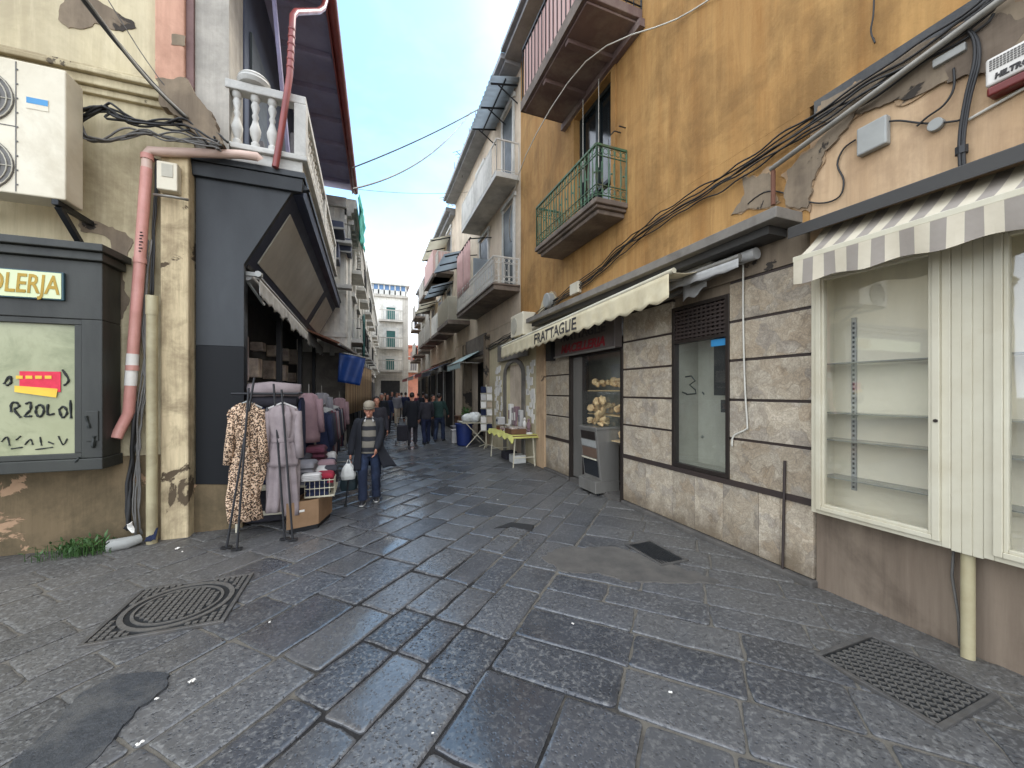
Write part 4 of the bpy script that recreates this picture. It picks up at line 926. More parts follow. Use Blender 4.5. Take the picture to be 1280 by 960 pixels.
scarY([(203, 112), (238, 108), (262, 140), (286, 190), (262, 188), (240, 165), (222, 150), (205, 140)], Lf-.10, .14, .04, 'greyrough', 9)
b = MB(); b.box(-1.968, -1.62, Lf+.02, Lf+.6, 4.66, 12); b.build('end_wall', M['greywhite'], cb)
scarY([(74, 25), (78, -5), (110, -8), (170, 30), (172, 38), (155, 40), (118, 28), (105, 36), (85, 36)], Lf+.018, .006, .03, 'greyrough')
scarY([(100, 272), (160, 290), (168, 305), (150, 330), (160, 380), (150, 400), (140, 300), (100, 290)], Lf-.001, .006, .04, 'greyrough')
scarY([(214, 42), (232, 45), (232, 58), (214, 55)], Lf-.061, .004, .02, 'greyrough', 4)
# shop window cabinet
sw = MB(); yF = 5.36
xr = onY(128, 450, yF).x; xl = -6.4; zb, zt = onY(60, 590, yF).z, onY(60, 305, yF).z
xch = onY(150, 450, Lf-.05).x
def chprism(z0, z1, o, x0=xl): return [V((x0, yF-o, z0)), V((xr+o*.5, yF-o, z0)), V((xch+o, Lf-.032, z0)), V((x0, Lf-.032, z0))]
gx1 = onY(92, 450, yF).x; gx0 = -6.2; gz0, gz1 = onY(50, 568, yF).z, onY(50, 400, yF).z
def slabc(z0, z1, o):
    P = chprism(z0, z1, o); sw.prism(P, (0, 0, z1-z0))
slabc(zb, zb+.12, .02); slabc(gz1+.03, zt-.14, .0); slabc(zt-.138, zt-.05, .05); slabc(zt-.048, zt+.03, .10)
sw.hexa([V((gx1+.06, yF, zb+.122)), V((xr, yF, zb+.122)), V((xch, Lf-.032, zb+.122)), V((gx1+.06, Lf-.032, zb+.122))], [V((gx1+.06, yF, gz1+.028)), V((xr, yF, gz1+.028)), V((xch, Lf-.032, gz1+.028)), V((gx1+.06, Lf-.032, gz1+.028))])
win = sw.build('shop_window', M['cabinet'], cb, bevel=.008)
b = MB(); k = .055
b.box(xl, gx1+.058, yF+.01, yF+.08, zb+.122, zb+.122+k); b.box(xl, gx1+.058, yF+.01, yF+.08, gz1-.03, gz1+.028); b.box(gx1, gx1+.058, yF+.01, yF+.08, zb+.18, gz1-.032)
b.box(gx1+.1, gx1+.2, yF-.012, yF-.001, zb+.3, zb+.62)
b.build('window_frame', M['cabinet'], win, bevel=.006)
b = MB(); b.box(xl, gx1, yF+.05, yF+.056, zb+.17, gz1-.02); b.build('pane', M['glasswhite'], win)
b = MB(); b.box(onY(20, 480, yF).x-.0, onY(72, 480, yF).x, yF+.04, yF+.046, onY(40, 490, yF).z, onY(40, 464, yF).z); b.build('sticker', M['stickerred'], win)
b = MB(); zz = onY(40, 482, yF).z
b.prism([onY(18, 482, yF+.036), onY(18, 490, yF+.036), onY(70, 497, yF+.036), onY(72, 486, yF+.036), onY(45, 484, yF+.036)], (0, .003, 0))
for i in range(4): p = onY(25+i*12, 472, yF+.036); b.box(p.x-.03, p.x+.02, p.y-.001, p.y+.003, p.z-.012, p.z+.02)
b.build('sticker', M['stickeryellow'], win)
def squigY(name, strokes, Y, r, m, par, n=5):
    bb = MB()
    for st_ in strokes: q_ = crom([onY(u, v, Y) for u, v in st_], 4); bb.tube(q_, [r*(.55+.6*abs(math.sin(i*1.1+st_[0][0]))) for i in range(len(q_))], n)
    return bb.build(name, m, par)
gr = [[(14, 515), (14, 505), (20, 503), (24, 508), (18, 512), (26, 522)], [(32, 505), (38, 503), (38, 512), (31, 520), (40, 520)], [(46, 508), (52, 506), (55, 514), (50, 521), (45, 516), (46, 508)], [(60, 505), (60, 518), (68, 517)], [(74, 512), (80, 508), (84, 516), (78, 522), (74, 512)], [(88, 500), (89, 523)],
      [(5, 480), (12, 470), (14, 478), (8, 482)], [(78, 462), (86, 475), (80, 482)], [(2, 552), (9, 546), (12, 557)], [(20, 550), (26, 545)], [(31, 556), (38, 549), (41, 556)], [(50, 546), (52, 557)], [(60, 552), (67, 555)], [(73, 545), (79, 556), (84, 548)], [(14, 561), (28, 559)], [(44, 562), (66, 559)]]
squigY('graffiti', gr[:8], yF+.046, .011, M['graffiti'], win); squigY('graffiti', gr[8:], yF+.046, .007, M['graffiti'], win)
squigY('graffiti', [[(108, 520), (112, 535)], [(118, 545), (116, 560)], [(94, 598-20), (100, 572)]], yF-.013, .016, M['graffiti'], win)
os_ = thing('shop_sign', 'pale green sign with yellow letters reading OLERJA over the left shop window', 'sign', (-3.6, yF, 2.9))
z0, z1 = onY(60, 375, yF).z, onY(60, 340, yF).z; x1 = onY(82, 355, yF).x; x0 = -5.6
b = MB(); b.box(x0, x1, yF-.03, yF-.001, z0, z1); b.build('board', M['signblue'], os_, bevel=.004)
b = MB(); b.box(x0+.02, x1-.016, yF-.034, yF-.0302, z0+.012, z1-.012); b.build('face', M['signmint'], os_)
text('lettering', 'OLERJA', .27, M['signyellow'], os_, (onY(77, 357, yF).x-.0, yF-.036, (z0+z1)/2-.005), (1, 0, 0), (0, 0, 1), .003, .60, .12, 'RIGHT', .004)
# air conditioners
ac = thing('air_conditioner', 'large cream air conditioner with two round fans above the left shop window', 'air conditioner', (-3.4, 5.4, 3.6))
ax1 = onY(82, 170, 5.2).x; az0, az1 = onY(82, 250, 5.2).z, onY(82, 88, 5.2).z; ax0 = ax1-1.0
b = MB(); b.box(ax0, ax1, 5.2, 5.46, az0, az1); b.build('casing', M['acwhite'], ac, bevel=.012)
xs = onY(20, 170, 5.2).x
b = MB(); b.box(xs-.004, xs+.004, 5.196, 5.2, az0+.02, az1-.02); zm_ = (az0+az1)/2; b.box(ax0+.01, xs, 5.196, 5.2, zm_-.004, zm_+.004)
for i in range(9): b.box(xs+.006, xs+.016, 5.194, 5.2, az0+.08+i*.14, az0+.095+i*.14)
b.build('seam', M['greycable'], ac)
for zz in (onY(0, 122, 5.2).z, onY(0, 206, 5.2).z):
    cx_ = onY(-31, 100, 5.2).x; b = MB()
    for rr in (.07, .12, .17, .22, .26): b.tube([(cx_+rr*math.cos(a), 5.185, zz+rr*math.sin(a)) for a in [2*math.pi*k/28 for k in range(29)]], .006, 5, cap=False)
    for k in range(8): a = k*math.pi/4; b.tube([(cx_, 5.187, zz), (cx_+.26*math.cos(a), 5.187, zz+.26*math.sin(a))], .005, 5)
    fg = b.build('fan_grille', M['acgrille'], ac)
    b = MB(); b.lathe([(.27, -.003), (.27, .004), (.01, .004)], (0, 0, 0), 28); b.v = [V((cx_+p.x, 5.194-p.z, zz+p.y)) for p in b.v]; b.build('fan_recess', M['greycable'], fg)
b = MB(); q0, q1 = onY(33, 135, 5.2), onY(61, 126, 5.2); b.box(q0.x, q1.x, 5.195, 5.2, q0.z-.0, q1.z); b.build('label_plate', M['acwhite'], ac)
b = MB(); b.box(q0.x+.003, q1.x-.003, 5.193, 5.195, (q0.z+q1.z)/2-.005, q1.z-.004); b.build('label_stripe', M['bluelabel'], ac)
b = MB(); b.bar((ax1-.08, 5.2, az0-.03), (ax1-.08, 5.74, az0-.03), .05, .05); b.bar((ax1-.08, 5.25, az0-.06), (ax1-.08, 5.73, az0-.45), .05, .05); b.build('bracket', M['darkiron'], ac); b = MB(); b.bar((ax0+.1, 5.2, az0-.03), (ax0+.1, 5.74, az0-.03), .05, .05); b.build('bracket', M['darkiron'], ac)
# pipes
b = MB(); pt = onY(184, 189, 5.62); pb = onY(161, 515, 5.62)
b.tube([onY(325, 200, 5.64), onY(322, 196, 5.62), onY(300, 193, 5.62), pt+V((.12, 0, .02)), pt+V((.03, 0, .01)), pt+V((0, 0, -.04)), pt+V((-.005, 0, -.2))], .05, 12, mi=1)
b.tube([pt+V((-.005, 0, -.2)), pb, pb+V((-.02, 0, -.06)), onY(148, 541, 5.58), onY(145, 548, 5.56)], .053, 12)
for k in (.02, .42, .83): p = pt.lerp(pb, k); b.tube([p+V((.004, 0, .02)), p-V((-.004, 0, .04))], .06, 12)
dp = b.build('downpipe', [M['pinkpipe'], M['pinkpale']], smooth=40); tag(dp, 'pink drain pipe with an elbow running down the cream wall beside the pillar', 'pipe')
b = MB(); 
for k in range(7): p = pt.lerp(pb, .32+k*.012); b.tube([p+V((.01, -.054, 0)), p+V((.03+.01*(k % 2), -.05, .004))], .007, 4)
o = b.build('print_mark', M['cable'], None); o.parent = dp
b = MB(); p = pt.lerp(pb, .90); q = pt.lerp(pb, .78); b.tube([q, p], .0555, 12); o = b.build('paper_label', M['paper'], None, smooth=40); o.parent = dp
b = MB(); pw = onY(190, 372, 5.6); b.tube([(pw.x, 5.6, -.02), (pw.x, 5.6, pw.z)], .052, 12); b.tube([(pw.x, 5.6, pw.z-.2), (pw.x, 5.6, pw.z+.02)], .057, 12)
tag(b.build('conduit_pipe', M['creampipe'], smooth=40), 'cream plastic conduit standing in front of the peeling corner pillar', 'pipe')
def cabY(name, label, pts, Y, r, m='cable', n=1, sp=.02, cat='cable', seed=1):
    random.seed(seed); bb = MB(); P = crom([onY(*q, Y) if len(q) == 2 else V(q) for q in pts], 3)
    for k in range(n):
        o = V((random.gauss(0, sp), -abs(random.gauss(0, sp)), random.gauss(0, sp))); Q = []
        for i in range(len(P)-1):
                for j in range(2): p = P[i].lerp(P[i+1], j/2); Q.append(p+o*(.4+.6*math.sin((i*2+j)*.5+k))+V((wob((p.x*4, p.z*4, k*3), sp, 1), 0, wob((p.z*3, p.x*3, k*7), sp, 1))))
        Q.append(P[-1]+o); bb.tube(Q, r, 6)
    return tag(bb.build(name, M[m], smooth=True), label, cat)
cabY('cable_bundle', 'dark cables running up behind the cream conduit beside the pillar', [(190, 372), (192, 300), (196, 240), (196, 200)], 5.68, .010, n=4, sp=.012)
cabY('cable_bundle', 'loose pinkish and grey cables hanging between the pink pipe and the cream conduit', [(186, 300), (180, 400), (181, 480), (174, 540), (172, 600), (175, 668)], 5.66, .009, 'greycable', n=5, sp=.02, seed=5)
cabY('cable_bundle', 'thick black cables dropping behind the elbow of the pink pipe', [(170, 500), (166, 560), (163, 610), (161, 660)], 5.68, .02, n=3, sp=.02, seed=6)
cabY('cable_bundle', 'heap of dark and grey cables strung along the wall right of the big air conditioner', [(98, 148), (130, 135), (160, 150), (200, 155), (240, 158), (272, 180)], 5.55, .012, n=9, sp=.05, seed=2)
cabY('cable_bundle', 'lower loop of tangled cables hanging between the air conditioner and the pillar', [(98, 152), (108, 172), (140, 176), (175, 165), (205, 172), (245, 176), (275, 185)], 5.5, .010, 'greycable', n=7, sp=.035, seed=4)
cabY('cable_bundle', 'taut bundle of thick cables slanting down from the top left to the balcony corner', [onY(88, -25, 4.9), onY(108, 5, 5.0), onY(170, 82, 5.3), onY(225, 140, 5.5), onY(275, 186, 5.66)], 5.4, .020, 'cable', n=3, sp=.012, seed=3)
cabY('cable', 'pale steel cable slanting along the thick bundle at the top left', [onY(92, -22, 4.88), onY(130, 30, 5.1), onY(190, 105, 5.35), onY(235, 148, 5.5)], 5.4, .014, 'steelpipe', n=1, sp=.004)
cabY('wire', 'single thin wire slanting down the cream wall to the balcony corner', [onY(132, -5, 5.2), onY(200, 100, 5.5), onY(280, 190, 5.68)], 5.5, .005, 'greycable', sp=.002)
b = MB(); p0, p1 = onY(198, 238, 5.6), onY(224, 207, 5.6); b.box(p0.x, p1.x, 5.55, 5.668, p0.z, p1.z)
mb_ = thing('meter_box', 'small cream box fixed high on the peeling corner pillar', 'meter box', (p0.x, 5.66, p0.z)); b.build('case', M['acwhite'], mb_, bevel=.012)
b = MB(); b.box(p0.x+.05, p1.x-.04, 5.543, 5.549, p0.z+.15, p1.z-.03); b.build('screen', M['acgrille'], mb_)
b = MB(); b.tube([onY(192, 243, 5.6), onY(215, 246, 5.55), onY(236, 250, 5.6)], .016, 8); tag(b.build('pipe_clamp', M['steelpipe'], smooth=True), 'bent metal clamp round the pillar below the small cream box', 'clamp')
# broken pipe, weeds
b = MB(); p = onZ(160, 686); b.tube([(p.x-.17, 5.5, .05), (p.x-.02, 5.52, .06), (p.x+.06, 5.6, .07)], [.07, .065, .05], 10); tag(b.build('broken_pipe', M['plasticgrey'], smooth=40), 'broken grey pipe end lying at the foot of the wall by the weeds', 'pipe')
b = MB(); b.ball((p.x+.0, 5.56, .22), .035, 12, 1, 1, 1.7); b.v = [q+V((wob(q, .05, 16), wob(q+V((4, 4, 4)), .05, 16), wob(q+V((8, 8, 8)), .06, 12))) for q in b.v]; tag(b.build('crumpled_paper', M['paper']), 'crumpled white paper stuck in the cables above the broken pipe', 'litter')
b = MB(); b.sheet(lambda x, y: (p.x+.13+x*.1, 5.52+y*.06, .03+.12*x*y+wob((x*4, y*4, 1), .05, 1)+.03), 5, 5); tag(b.build('blue_rag', M['navycloth'], solid=.01), 'small dark blue rag on the ground by the cream conduit', 'rag')
random.seed(11); b = MB()
for i in range(210):
    c = onZ(random.triangular(85, 155, 135), 0+random.uniform(668, 688), 0); c.y = random.uniform(5.38, 5.66); c.z = 0
    a = random.random()*6.28; L = random.uniform(.03, .10); tilt = random.uniform(.0, 1.2); hgt = random.uniform(.01, .13)
    d = V((math.cos(a), math.sin(a)*.6, tilt)).normalized(); s_ = d.cross(V((0, 0, 1))).normalized()*L*.16; q = c+V((0, 0, hgt))
    b.add([q, q+d*L*.5+s_, q+d*L, q+d*L*.5-s_], [(0, 1, 2, 3)]); b.tube([c, q], .003, 3)
tag(b.build('weeds', M['leaf']), 'clump of green weeds growing at the foot of the left wall', 'plant')
# ---- balustraded balcony house along the left of the street
bh = thing('balcony_house', 'house with white balustrade and dark eaves over the clothes shop', 'house', (-1.8, 9, 0))
yE = 13.6
b = MB(); b.box(-2.0, -1.602, Lf+.6, yE, 4.66, 8.28); b.build('upper_wall', M['bluedark'], bh)  # the blue here is lens-flare haze put into the wall colour
b = MB(); b.box(-4, -2.2, Lf+.41, yE, 4.0, 8.28) if False else b.box(-2.3, -2.002, Lf+1.3, yE, 4.5, 8.2); b.build('back_volume', M['darkroom'], bh)
e0, e1 = V((-.66, 5.2, 8.3)), V((-.40, yE, 8.3))
b = MB(); b.hexa([(-2.0, 5.2, 8.302), e0+V((0, 0, .002)), e1+V((0, 0, .002)), (-2.0, yE, 8.302)], [(-2.0, 5.2, 8.36), e0+V((0, 0, .06)), e1+V((0, 0, .06)), (-2.0, yE, 8.36)])
rf = b.build('roof_overhang', M['soffit'], bh)
for k in range(9):
    yy = 5.4+k*.95; b = MB(); b.bar((-1.6, yy, 8.25), (e0.x+(e1.x-e0.x)*k/9-.08, yy, 8.25), .08, .10); b.build('rafter', M['soffit'], rf)
b = MB(); b.tube([e0+V((.05, 0, -.02)), e1+V((.05, 0, -.02))], .085, 12); b.bar(e0+V((-.04, 0, .0)), e1+V((-.04, 0, 0)), .03, .2)
b.build('gutter', M['redpipe'], rf, smooth=40)
b = MB()
for yy in (6.6, 8.6, 10.6):
    b.box(-1.6, -1.57, yy, yy+.9, 4.7, 7.0)
b.build('balcony_door', M['darkdoor'], bh)
b = MB(); b.box(-1.6, -.80, Lf+.02, 11.2, 4.66, 4.80); b.box(-1.6, -.74, Lf-.03, 11.24, 4.802, 4.86); bc = b.build('balcony', M['whitestone'], bh, bevel=.01)
b = MB(); zt_ = 5.56
b.box(-1.66, -.76, Lf+.0, Lf+.16, zt_, zt_+.11); b.box(-.92, -.76, Lf+.162, 11.2, zt_, zt_+.11); b.box(-1.66, -.76, Lf+.02, Lf+.14, 4.862, 4.90); b.box(-.90, -.78, Lf+.142, 11.2, 4.862, 4.90)
b.box(-.90, -.755, Lf-.005, Lf+.16, 4.864, zt_-.002); b.box(-.93, -.765, 8.4, 8.6, 4.901, zt_-.002); b.box(-.93, -.765, 11.02, 11.2, 4.901, zt_-.002)
b.build('rail', M['whitestone'], bc, bevel=.012)
prof = [(.05, 0), (.05, .05), (.03, .07), (.06, .17), (.065, .22), (.04, .30), (.026, .36), (.04, .40), (.026, .44), (.05, .53), (.035, .58), (.055, .61), (.055, .66)]
xs_ = [-1.55, -1.35, -1.16]
P_ = [(x, Lf+.08) for x in xs_]+[(-.84, Lf+.38+k*.215) for k in range(12)]+[(-.84, 8.72+k*.215) for k in range(11)]
b = MB(); b.lathe(prof, (0, 0, 0), 12); bm_ = b.build('baluster', M['whitestone'], None, smooth=40)
bm_.parent = bc; bm_.location = V((P_[0][0], P_[0][1], 4.90))-bh.location
for (x, y) in P_[1:]:
    o = bm_.copy(); C.objects.link(o); o.parent = bc; o.location = V((x, y, 4.90))-bh.location
b = MB(); pp = onY(318, 103, Lf+.12); b.lathe([(.13, 0), (.17, .02), (.19, .07), (.175, .10), (.18, .115), (.15, .15), (.09, .18), (.02, .19)], (pp.x, Lf+.12, zt_+.112), 20); tag(b.build('stone_urn', M['whitestone'], smooth=40), 'round ribbed stone bowl standing on the corner of the balustrade', 'urn')
b = MB(); b.bar((-1.3, Lf+.5, 8.2), (-1.1, Lf+1.0, 5.0), .05, .03); tag(b.build('folded_blind', M['soffit']), 'dark pole leaning inside the balustraded balcony under the eaves', 'pole')
b = MB()
for k in range(3): b.box(-1.45+k*.22, -1.33+k*.22, Lf+.4, Lf+.5, 4.87, 5.2+.1*k)
tag(b.build('balcony_clutter', M['greycloth'], bevel=.02), 'pale stored boxes standing behind the balusters of the corner balcony', 'box')
b = MB(); q = [onY(344, 212, Lf-.07), onY(350, 175, Lf-.07), onY(362, 95, Lf-.07), onY(366, 20, Lf+.1), onY(370, 15, Lf+.15), onY(398, 14, Lf+.7), onY(404, 10, Lf+.9), onY(407, 0, Lf+1.0)]
q[0].z = 4.62
b.tube(q, .04, 10)
for k in range(1, 7): p = q[2].lerp(q[3], k/8); b.tube([p, p+V((0, 0, .02))], .047, 10)
tag(b.build('downpipe', M['redpipe'], smooth=40), 'reddish copper downpipe bending from the eaves to the balustrade', 'pipe')
# ---- black shop front under the balcony
sf = thing('clothes_shop_front', 'black boxed shop front with slanting grey sign panels on the left of the street', 'shop front', (-1.5, 9, 0))
yP = 5.82; yS = 13.4
c_ = lambda u, v: onY(u, v, yP)
A_ = [c_(236, 606), c_(305, 606), c_(305, 330), c_(365, 240), c_(392, 236), c_(378, 222), c_(236, 200)]
A_[0].x = -1.98; A_[6].x = -1.98
zsp = c_(260, 432).z
xi = A_[1].x
lowp = [A_[0], A_[1], V((xi, yP, zsp)), V((-1.98, yP, zsp))]; upp = [V((-1.98, yP, zsp+.002)), V((xi, yP, zsp+.002)), A_[2], A_[3], A_[4]-V((.05, 0, .02)), A_[5]-V((.02, 0, .06)), A_[6]-V((0, 0, .08))]
b = MB(); b.prism(upp, (0, .08, 0)); b.build('side_panel', M['shoppanel'], sf, bevel=.004)
b = MB(); b.prism(lowp, (0, .08, 0)); b.build('side_panel', M['shoppanellow'], sf, bevel=.004)
b = MB(); b.box(-2.0, xi-.02, yP+.01, yP+.3, -.02, A_[0].z-.002); b.build('plinth', M['basewall'], sf)
b = MB(); zc = A_[5].z; b.hexa([(-2.0, yP-.05, zc-.22), (A_[5].x-.0, yP-.05, zc-.22), (A_[5].x, yP-.001, zc-.22), (-2.0, yP-.001, zc-.22)], [(-2.0, yP-.08, zc-.06), (A_[5].x+.02, yP-.08, zc-.06), (A_[5].x+.02, yP-.001, zc-.06), (-2.0, yP-.001, zc-.06)])
b.box(-2.0, A_[5].x+.04, yP-.1, yS, zc-.055, zc+.02)
b.build('cap', M['shoppanel'], sf, bevel=.006)
# slanting fascia along the street
p2, p3, p5 = A_[2], A_[3], A_[5]
def fas(y0, y1, k0, k1, o0, o1, m, name):   # plate on the slant between fraction k0..k1 ; o = outward offset
    d = p3-p2; nrm = V((d.z, 0, -d.x)).normalized()
    a = p2+d*k0; c = p2+d*k1
    bb = MB(); q = [V((a.x, y0, a.z))+nrm*o0, V((c.x, y0, c.z))+nrm*o0, V((c.x, y1, c.z))+nrm*o0, V((a.x, y1, a.z))+nrm*o0]
    q2 = [p+nrm*(o1-o0) for p in q]; bb.hexa(q, q2); return bb.build(name, M[m], sf, bevel=.004)
fas(yP+.082, yS, 0, 1.0, -.05, .0, 'bluedark', 'fascia')
b = MB(); b.hexa([p3+V((0, .082, .0)), p3+V((.12, .082, -.0)), V((p3.x+.12, yS, p3.z)), V((p3.x, yS, p3.z))], [V((p5.x-.1, yP+.082, zc-.058)), V((p5.x+.02, yP+.082, zc-.058)), V((p5.x+.02, yS, zc-.058)), V((p5.x-.1, yS, zc-.058))]); b.build('fascia_edge', M['bluedark'], sf)
fas(6.15, 10.6, .12, .84, .003, .02, 'signface', 'sign_panel'); fas(11.2, 13.2, .12, .84, .003, .02, 'signface', 'sign_panel')
for yy in (yP+.1, 8.2, 10.6, 13.2): b = MB(); b.box(xi-.10, xi-.02, yy, yy+.14, 0, p2.z-.02); b.build('post', M['blackmetal'], sf)
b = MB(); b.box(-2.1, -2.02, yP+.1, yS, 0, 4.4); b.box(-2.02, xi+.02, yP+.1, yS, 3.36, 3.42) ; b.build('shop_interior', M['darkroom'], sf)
random.seed(21)
mk('goods', lin(190, 176, 160), lin(110, 100, 98), scale=5, tint=1.2)
for i in range(22):
    yy = 6.1+i*.31; zz = (1.0, 1.5, 2.0, 2.5)[i % 4]; b = MB(); b.box(-2.018, -1.8, yy, yy+random.uniform(.15, .29), zz, zz+random.uniform(.15, .4)); tag(b.build('boxed_goods', M['goods'], bevel=.01), 'boxed goods on the dark shelves inside the clothes shop', 'goods', 'boxed goods inside the clothes shop')
# rolled awning under the sign
ra = thing('awning', 'half rolled pale awning with ragged valance under the slanting sign panels', 'awning', (-1.3, 9, 3.2))
u0, u1 = onY(322, 346, 5.95), V((-1.30, 13.2, 3.08))
b = MB(); b.tube([u0, u1], .035, 10); b.build('front_bar', M['steelpipe'], ra, smooth=40)
b = MB(); b.tube([u0+V((-.12, 0, .0)), u1+V((-.12, 0, 0))], .06, 10); b.build('roller', M['fabricgrey'], ra, smooth=40)
br = lambda t: u0.lerp(u1, t)
b = MB(); b.sheet(valance(br, 7, .26, 22, .03, 8, V((1, 0, 0)), .12), 220, 5); b.build('valance', M['fabricgrey'], ra, smooth=True, solid=.004)
b = MB(); b.bar(u0+V((-.2, 0, .03)), u0+V((.06, -.02, .02)), .04, .05); b.bar(u0+V((-.16, 0, .0)), u0+V((.0, .35, -.3)), .025, .025); b.tube([u0+V((.02, -.08, .02)), u0+V((.02, .0, .02))], .04, 8); b.build('arm', M['plasticgrey'], ra)
# dark awning boxes hanging below the balcony further on
random.seed(5)
for i, (u, v, Y, wd, hh) in enumerate([(412, 279, 11.6, .9, .22), (407, 311, 12.4, .8, .5), (424, 305, 13.4, .7, .45), (417, 345, 14.6, .8, .35), (424, 362, 15.6, .7, .3)]):
    p = onY(u, v, Y); b = MB()
    b.box(p.x-.42, p.x+.35, Y, Y+wd, p.z-hh/2, p.z+hh/2)
    tag(b.build('awning_box', M['bluedark'], bevel=.03), ['dark boxed awning nearest under the balustraded balcony', 'large dark blue box hanging beside the upper edge of the sign fascia', 'dark slatted box on the balcony corner above the sign end', 'dark blue box with pale ends above the far end of the sign fascia', 'lowest dark box above the brown awning'][i], 'awning box', 'dark boxes under the left balconies')
    b = MB(); b.bar((p.x-.3, Y-.03, p.z-hh/2-.03), (p.x+.38, Y-.03, p.z-hh/2+.0), .05, .05); o = b.build('rail', M['plasticgrey'], None)
    o.parent = bpy.data.objects[[n for n in bpy.data.objects.keys() if n.startswith('awning_box')][-1]]
# ============================================================ buildings further along
random.seed(31)
def win_part(par, X, y0, y1, z0, z1, side, m, fm='whitestone', door=False):
    s = side; b = MB(); w_ = .10
    b.box(X-.05 if s < 0 else X+.002, X-.002 if s < 0 else X+.05, y0-w_, y0, z0, z1+w_); b.box(X-.05 if s < 0 else X+.002, X-.002 if s < 0 else X+.05, y1, y1+w_, z0, z1+w_)
    b.box(X-.07 if s < 0 else X+.002, X-.002 if s < 0 else X+.07, y0-w_*1.6, y1+w_*1.6, z1+w_+.002, z1+w_+.12)
    f = b.build('window', M[fm], par)
    b = MB(); b.box(X-.025 if s < 0 else X-.05, X+.05 if s < 0 else X+.025, y0, y1, z0, z1); b.build('shutter', M[m], f)
# second house on the right
h2 = thing('pale_house', 'pale house with white railed balconies next to the ochre building', 'house', (W, 13, 0))
b = MB(); b.box(W+.002, W+.5, YE+.004, 17.2, 3.7, 10.2); b.build('upper_wall', M['palewall'], h2)
b = MB(); b.box(W+.502, 9, YE+.004, 17.2, 3.7, 10.18); b.build('back_volume', M['darkroom'], h2)
b = MB(); b.box(3.32, W+.5, YE+.004, 17.2, 10.2, 10.4); b.box(3.2, 3.318, YE+.004, 17.2, 10.28, 10.42); b.build('eaves', M['eave'], h2)
b = MB()
for k in range(9):
    yy = 9.6+k*.8; b.tube([(3.3, yy, 10.4), (3.3, yy+.1, 10.4+random.uniform(.2, .6))], .015, 5)
b.build('roof_wires', M['greycable'], h2)
b = MB(); b.box(W+.006, W+.5, YE+.004, 10.1, 0, 3.69); b.box(W+.006, W+.5, 11.4, 12.4, 0, 3.69); b.box(W+.006, W+.5, 12.402, 15.2, 2.9, 3.69); b.box(W+.006, W+.5, 15.202, 17.2, 0, 3.69); b.box(W+.006, W+.5, 10.102, 11.398, 2.55, 3.69)
b.build('ground_floor_wall', M['palewall'], h2)
b = MB(); b.box(W+.5, 6, YE+.1, 17.1, -.01, 3.5); b.build('shop_interior', M['darkroom'], h2)
win_part(h2, W, 9.75, 10.55, 4.5, 6.9, -1, 'darkdoor'); win_part(h2, W, 12.1, 13.0, 4.5, 6.9, -1, 'darkdoor'); win_part(h2, W, 9.8, 10.6, 7.5, 9.6, -1, 'darkdoor'); win_part(h2, W, 12.6, 13.4, 7.5, 9.4, -1, 'darkdoor'); win_part(h2, W, 15.3, 16.1, 4.5, 6.6, -1, 'greycloth')
b = MB(); b.box(3.03, W, 9.34, 13.6, 4.36, 4.48); b.box(3.0, W, 9.31, 13.63, 4.482, 4.53); l2 = b.build('balcony', M['balcstone'], h2, bevel=.01)
railing(l2, [(W-.01, 9.37), (3.04, 9.37), (3.04, 13.57), (W-.01, 13.57)], 4.532, 5.22, M['whiterail'], True, .13, .010)
b = MB(); b.box(3.1, W, 9.36, 13.2, 7.28, 7.42); l3 = b.build('upper_balcony', M['whitestone'], h2, bevel=.01)
b = MB(); b.box(3.1, 3.13, 9.8, 13.2, 7.422, 8.2); b.build('parapet_panel', M['whitewall'], l3)
railing(l3, [(W-.01, 9.38), (3.12, 9.38), (3.12, 13.2)], 7.422, 8.25, M['whiterail'], False, .2)
def corr(par, pts, m, name='canopy', n=24, amp=.025):
    a, c, d, e = [V(p) for p in pts]; nr = (c-a).cross(e-a).normalized(); bb = MB()
    bb.sheet(lambda x, y: a.lerp(c, x).lerp(e.lerp(d, x), y)+nr*amp*math.sin(x*n*math.pi), n*3, 2); return bb.build(name, M[m], par, smooth=True, solid=.01)
cpy = thing('metal_canopy', 'corrugated metal canopy high under the eaves of the pale house', 'canopy', (W, 10.4, 9.9))
corr(cpy, [(W, 9.32, 9.96), (W, 11.5, 9.96), (2.96, 11.5, 9.78), (2.96, 9.32, 9.78)], 'corrugated', 'sheet')
b = MB()
for yy in (9.5, 10.4, 11.35): b.bar((W, yy, 9.88), (3.0, yy, 9.72), .03, .04); b.bar((W, yy, 9.4), (3.2, yy, 9.75), .025, .025)
b.bar((3.35, 9.32, 9.8), (3.35, 11.5, 9.8), .03, .04); b.build('frame', M['darkiron'], cpy)
t = thing('pink_curtain', 'pink striped balcony curtain hanging above the white railed balcony', 'curtain', (3.05, 12.7, 5))
for (ya, yc) in ((11.75, 12.65), (12.72, 13.6)):
    b = MB(); b.sheet(lambda x, y: (3.03+.02*math.sin(x*22), ya+(yc-ya)*x, 6.55-1.5*y), 30, 4); b.build('panel', M['pinkcloth'], t, smooth=True, solid=.006)
b = MB(); b.tube([(3.03, 11.7, 6.56), (3.03, 13.65, 6.56)], .025, 6); b.bar((3.03, 11.8, 6.56), (W, 11.8, 6.7), .03, .03); b.bar((3.03, 13.5, 6.56), (W, 13.5, 6.7), .03, .03); b.build('rod', M['darkiron'], t)
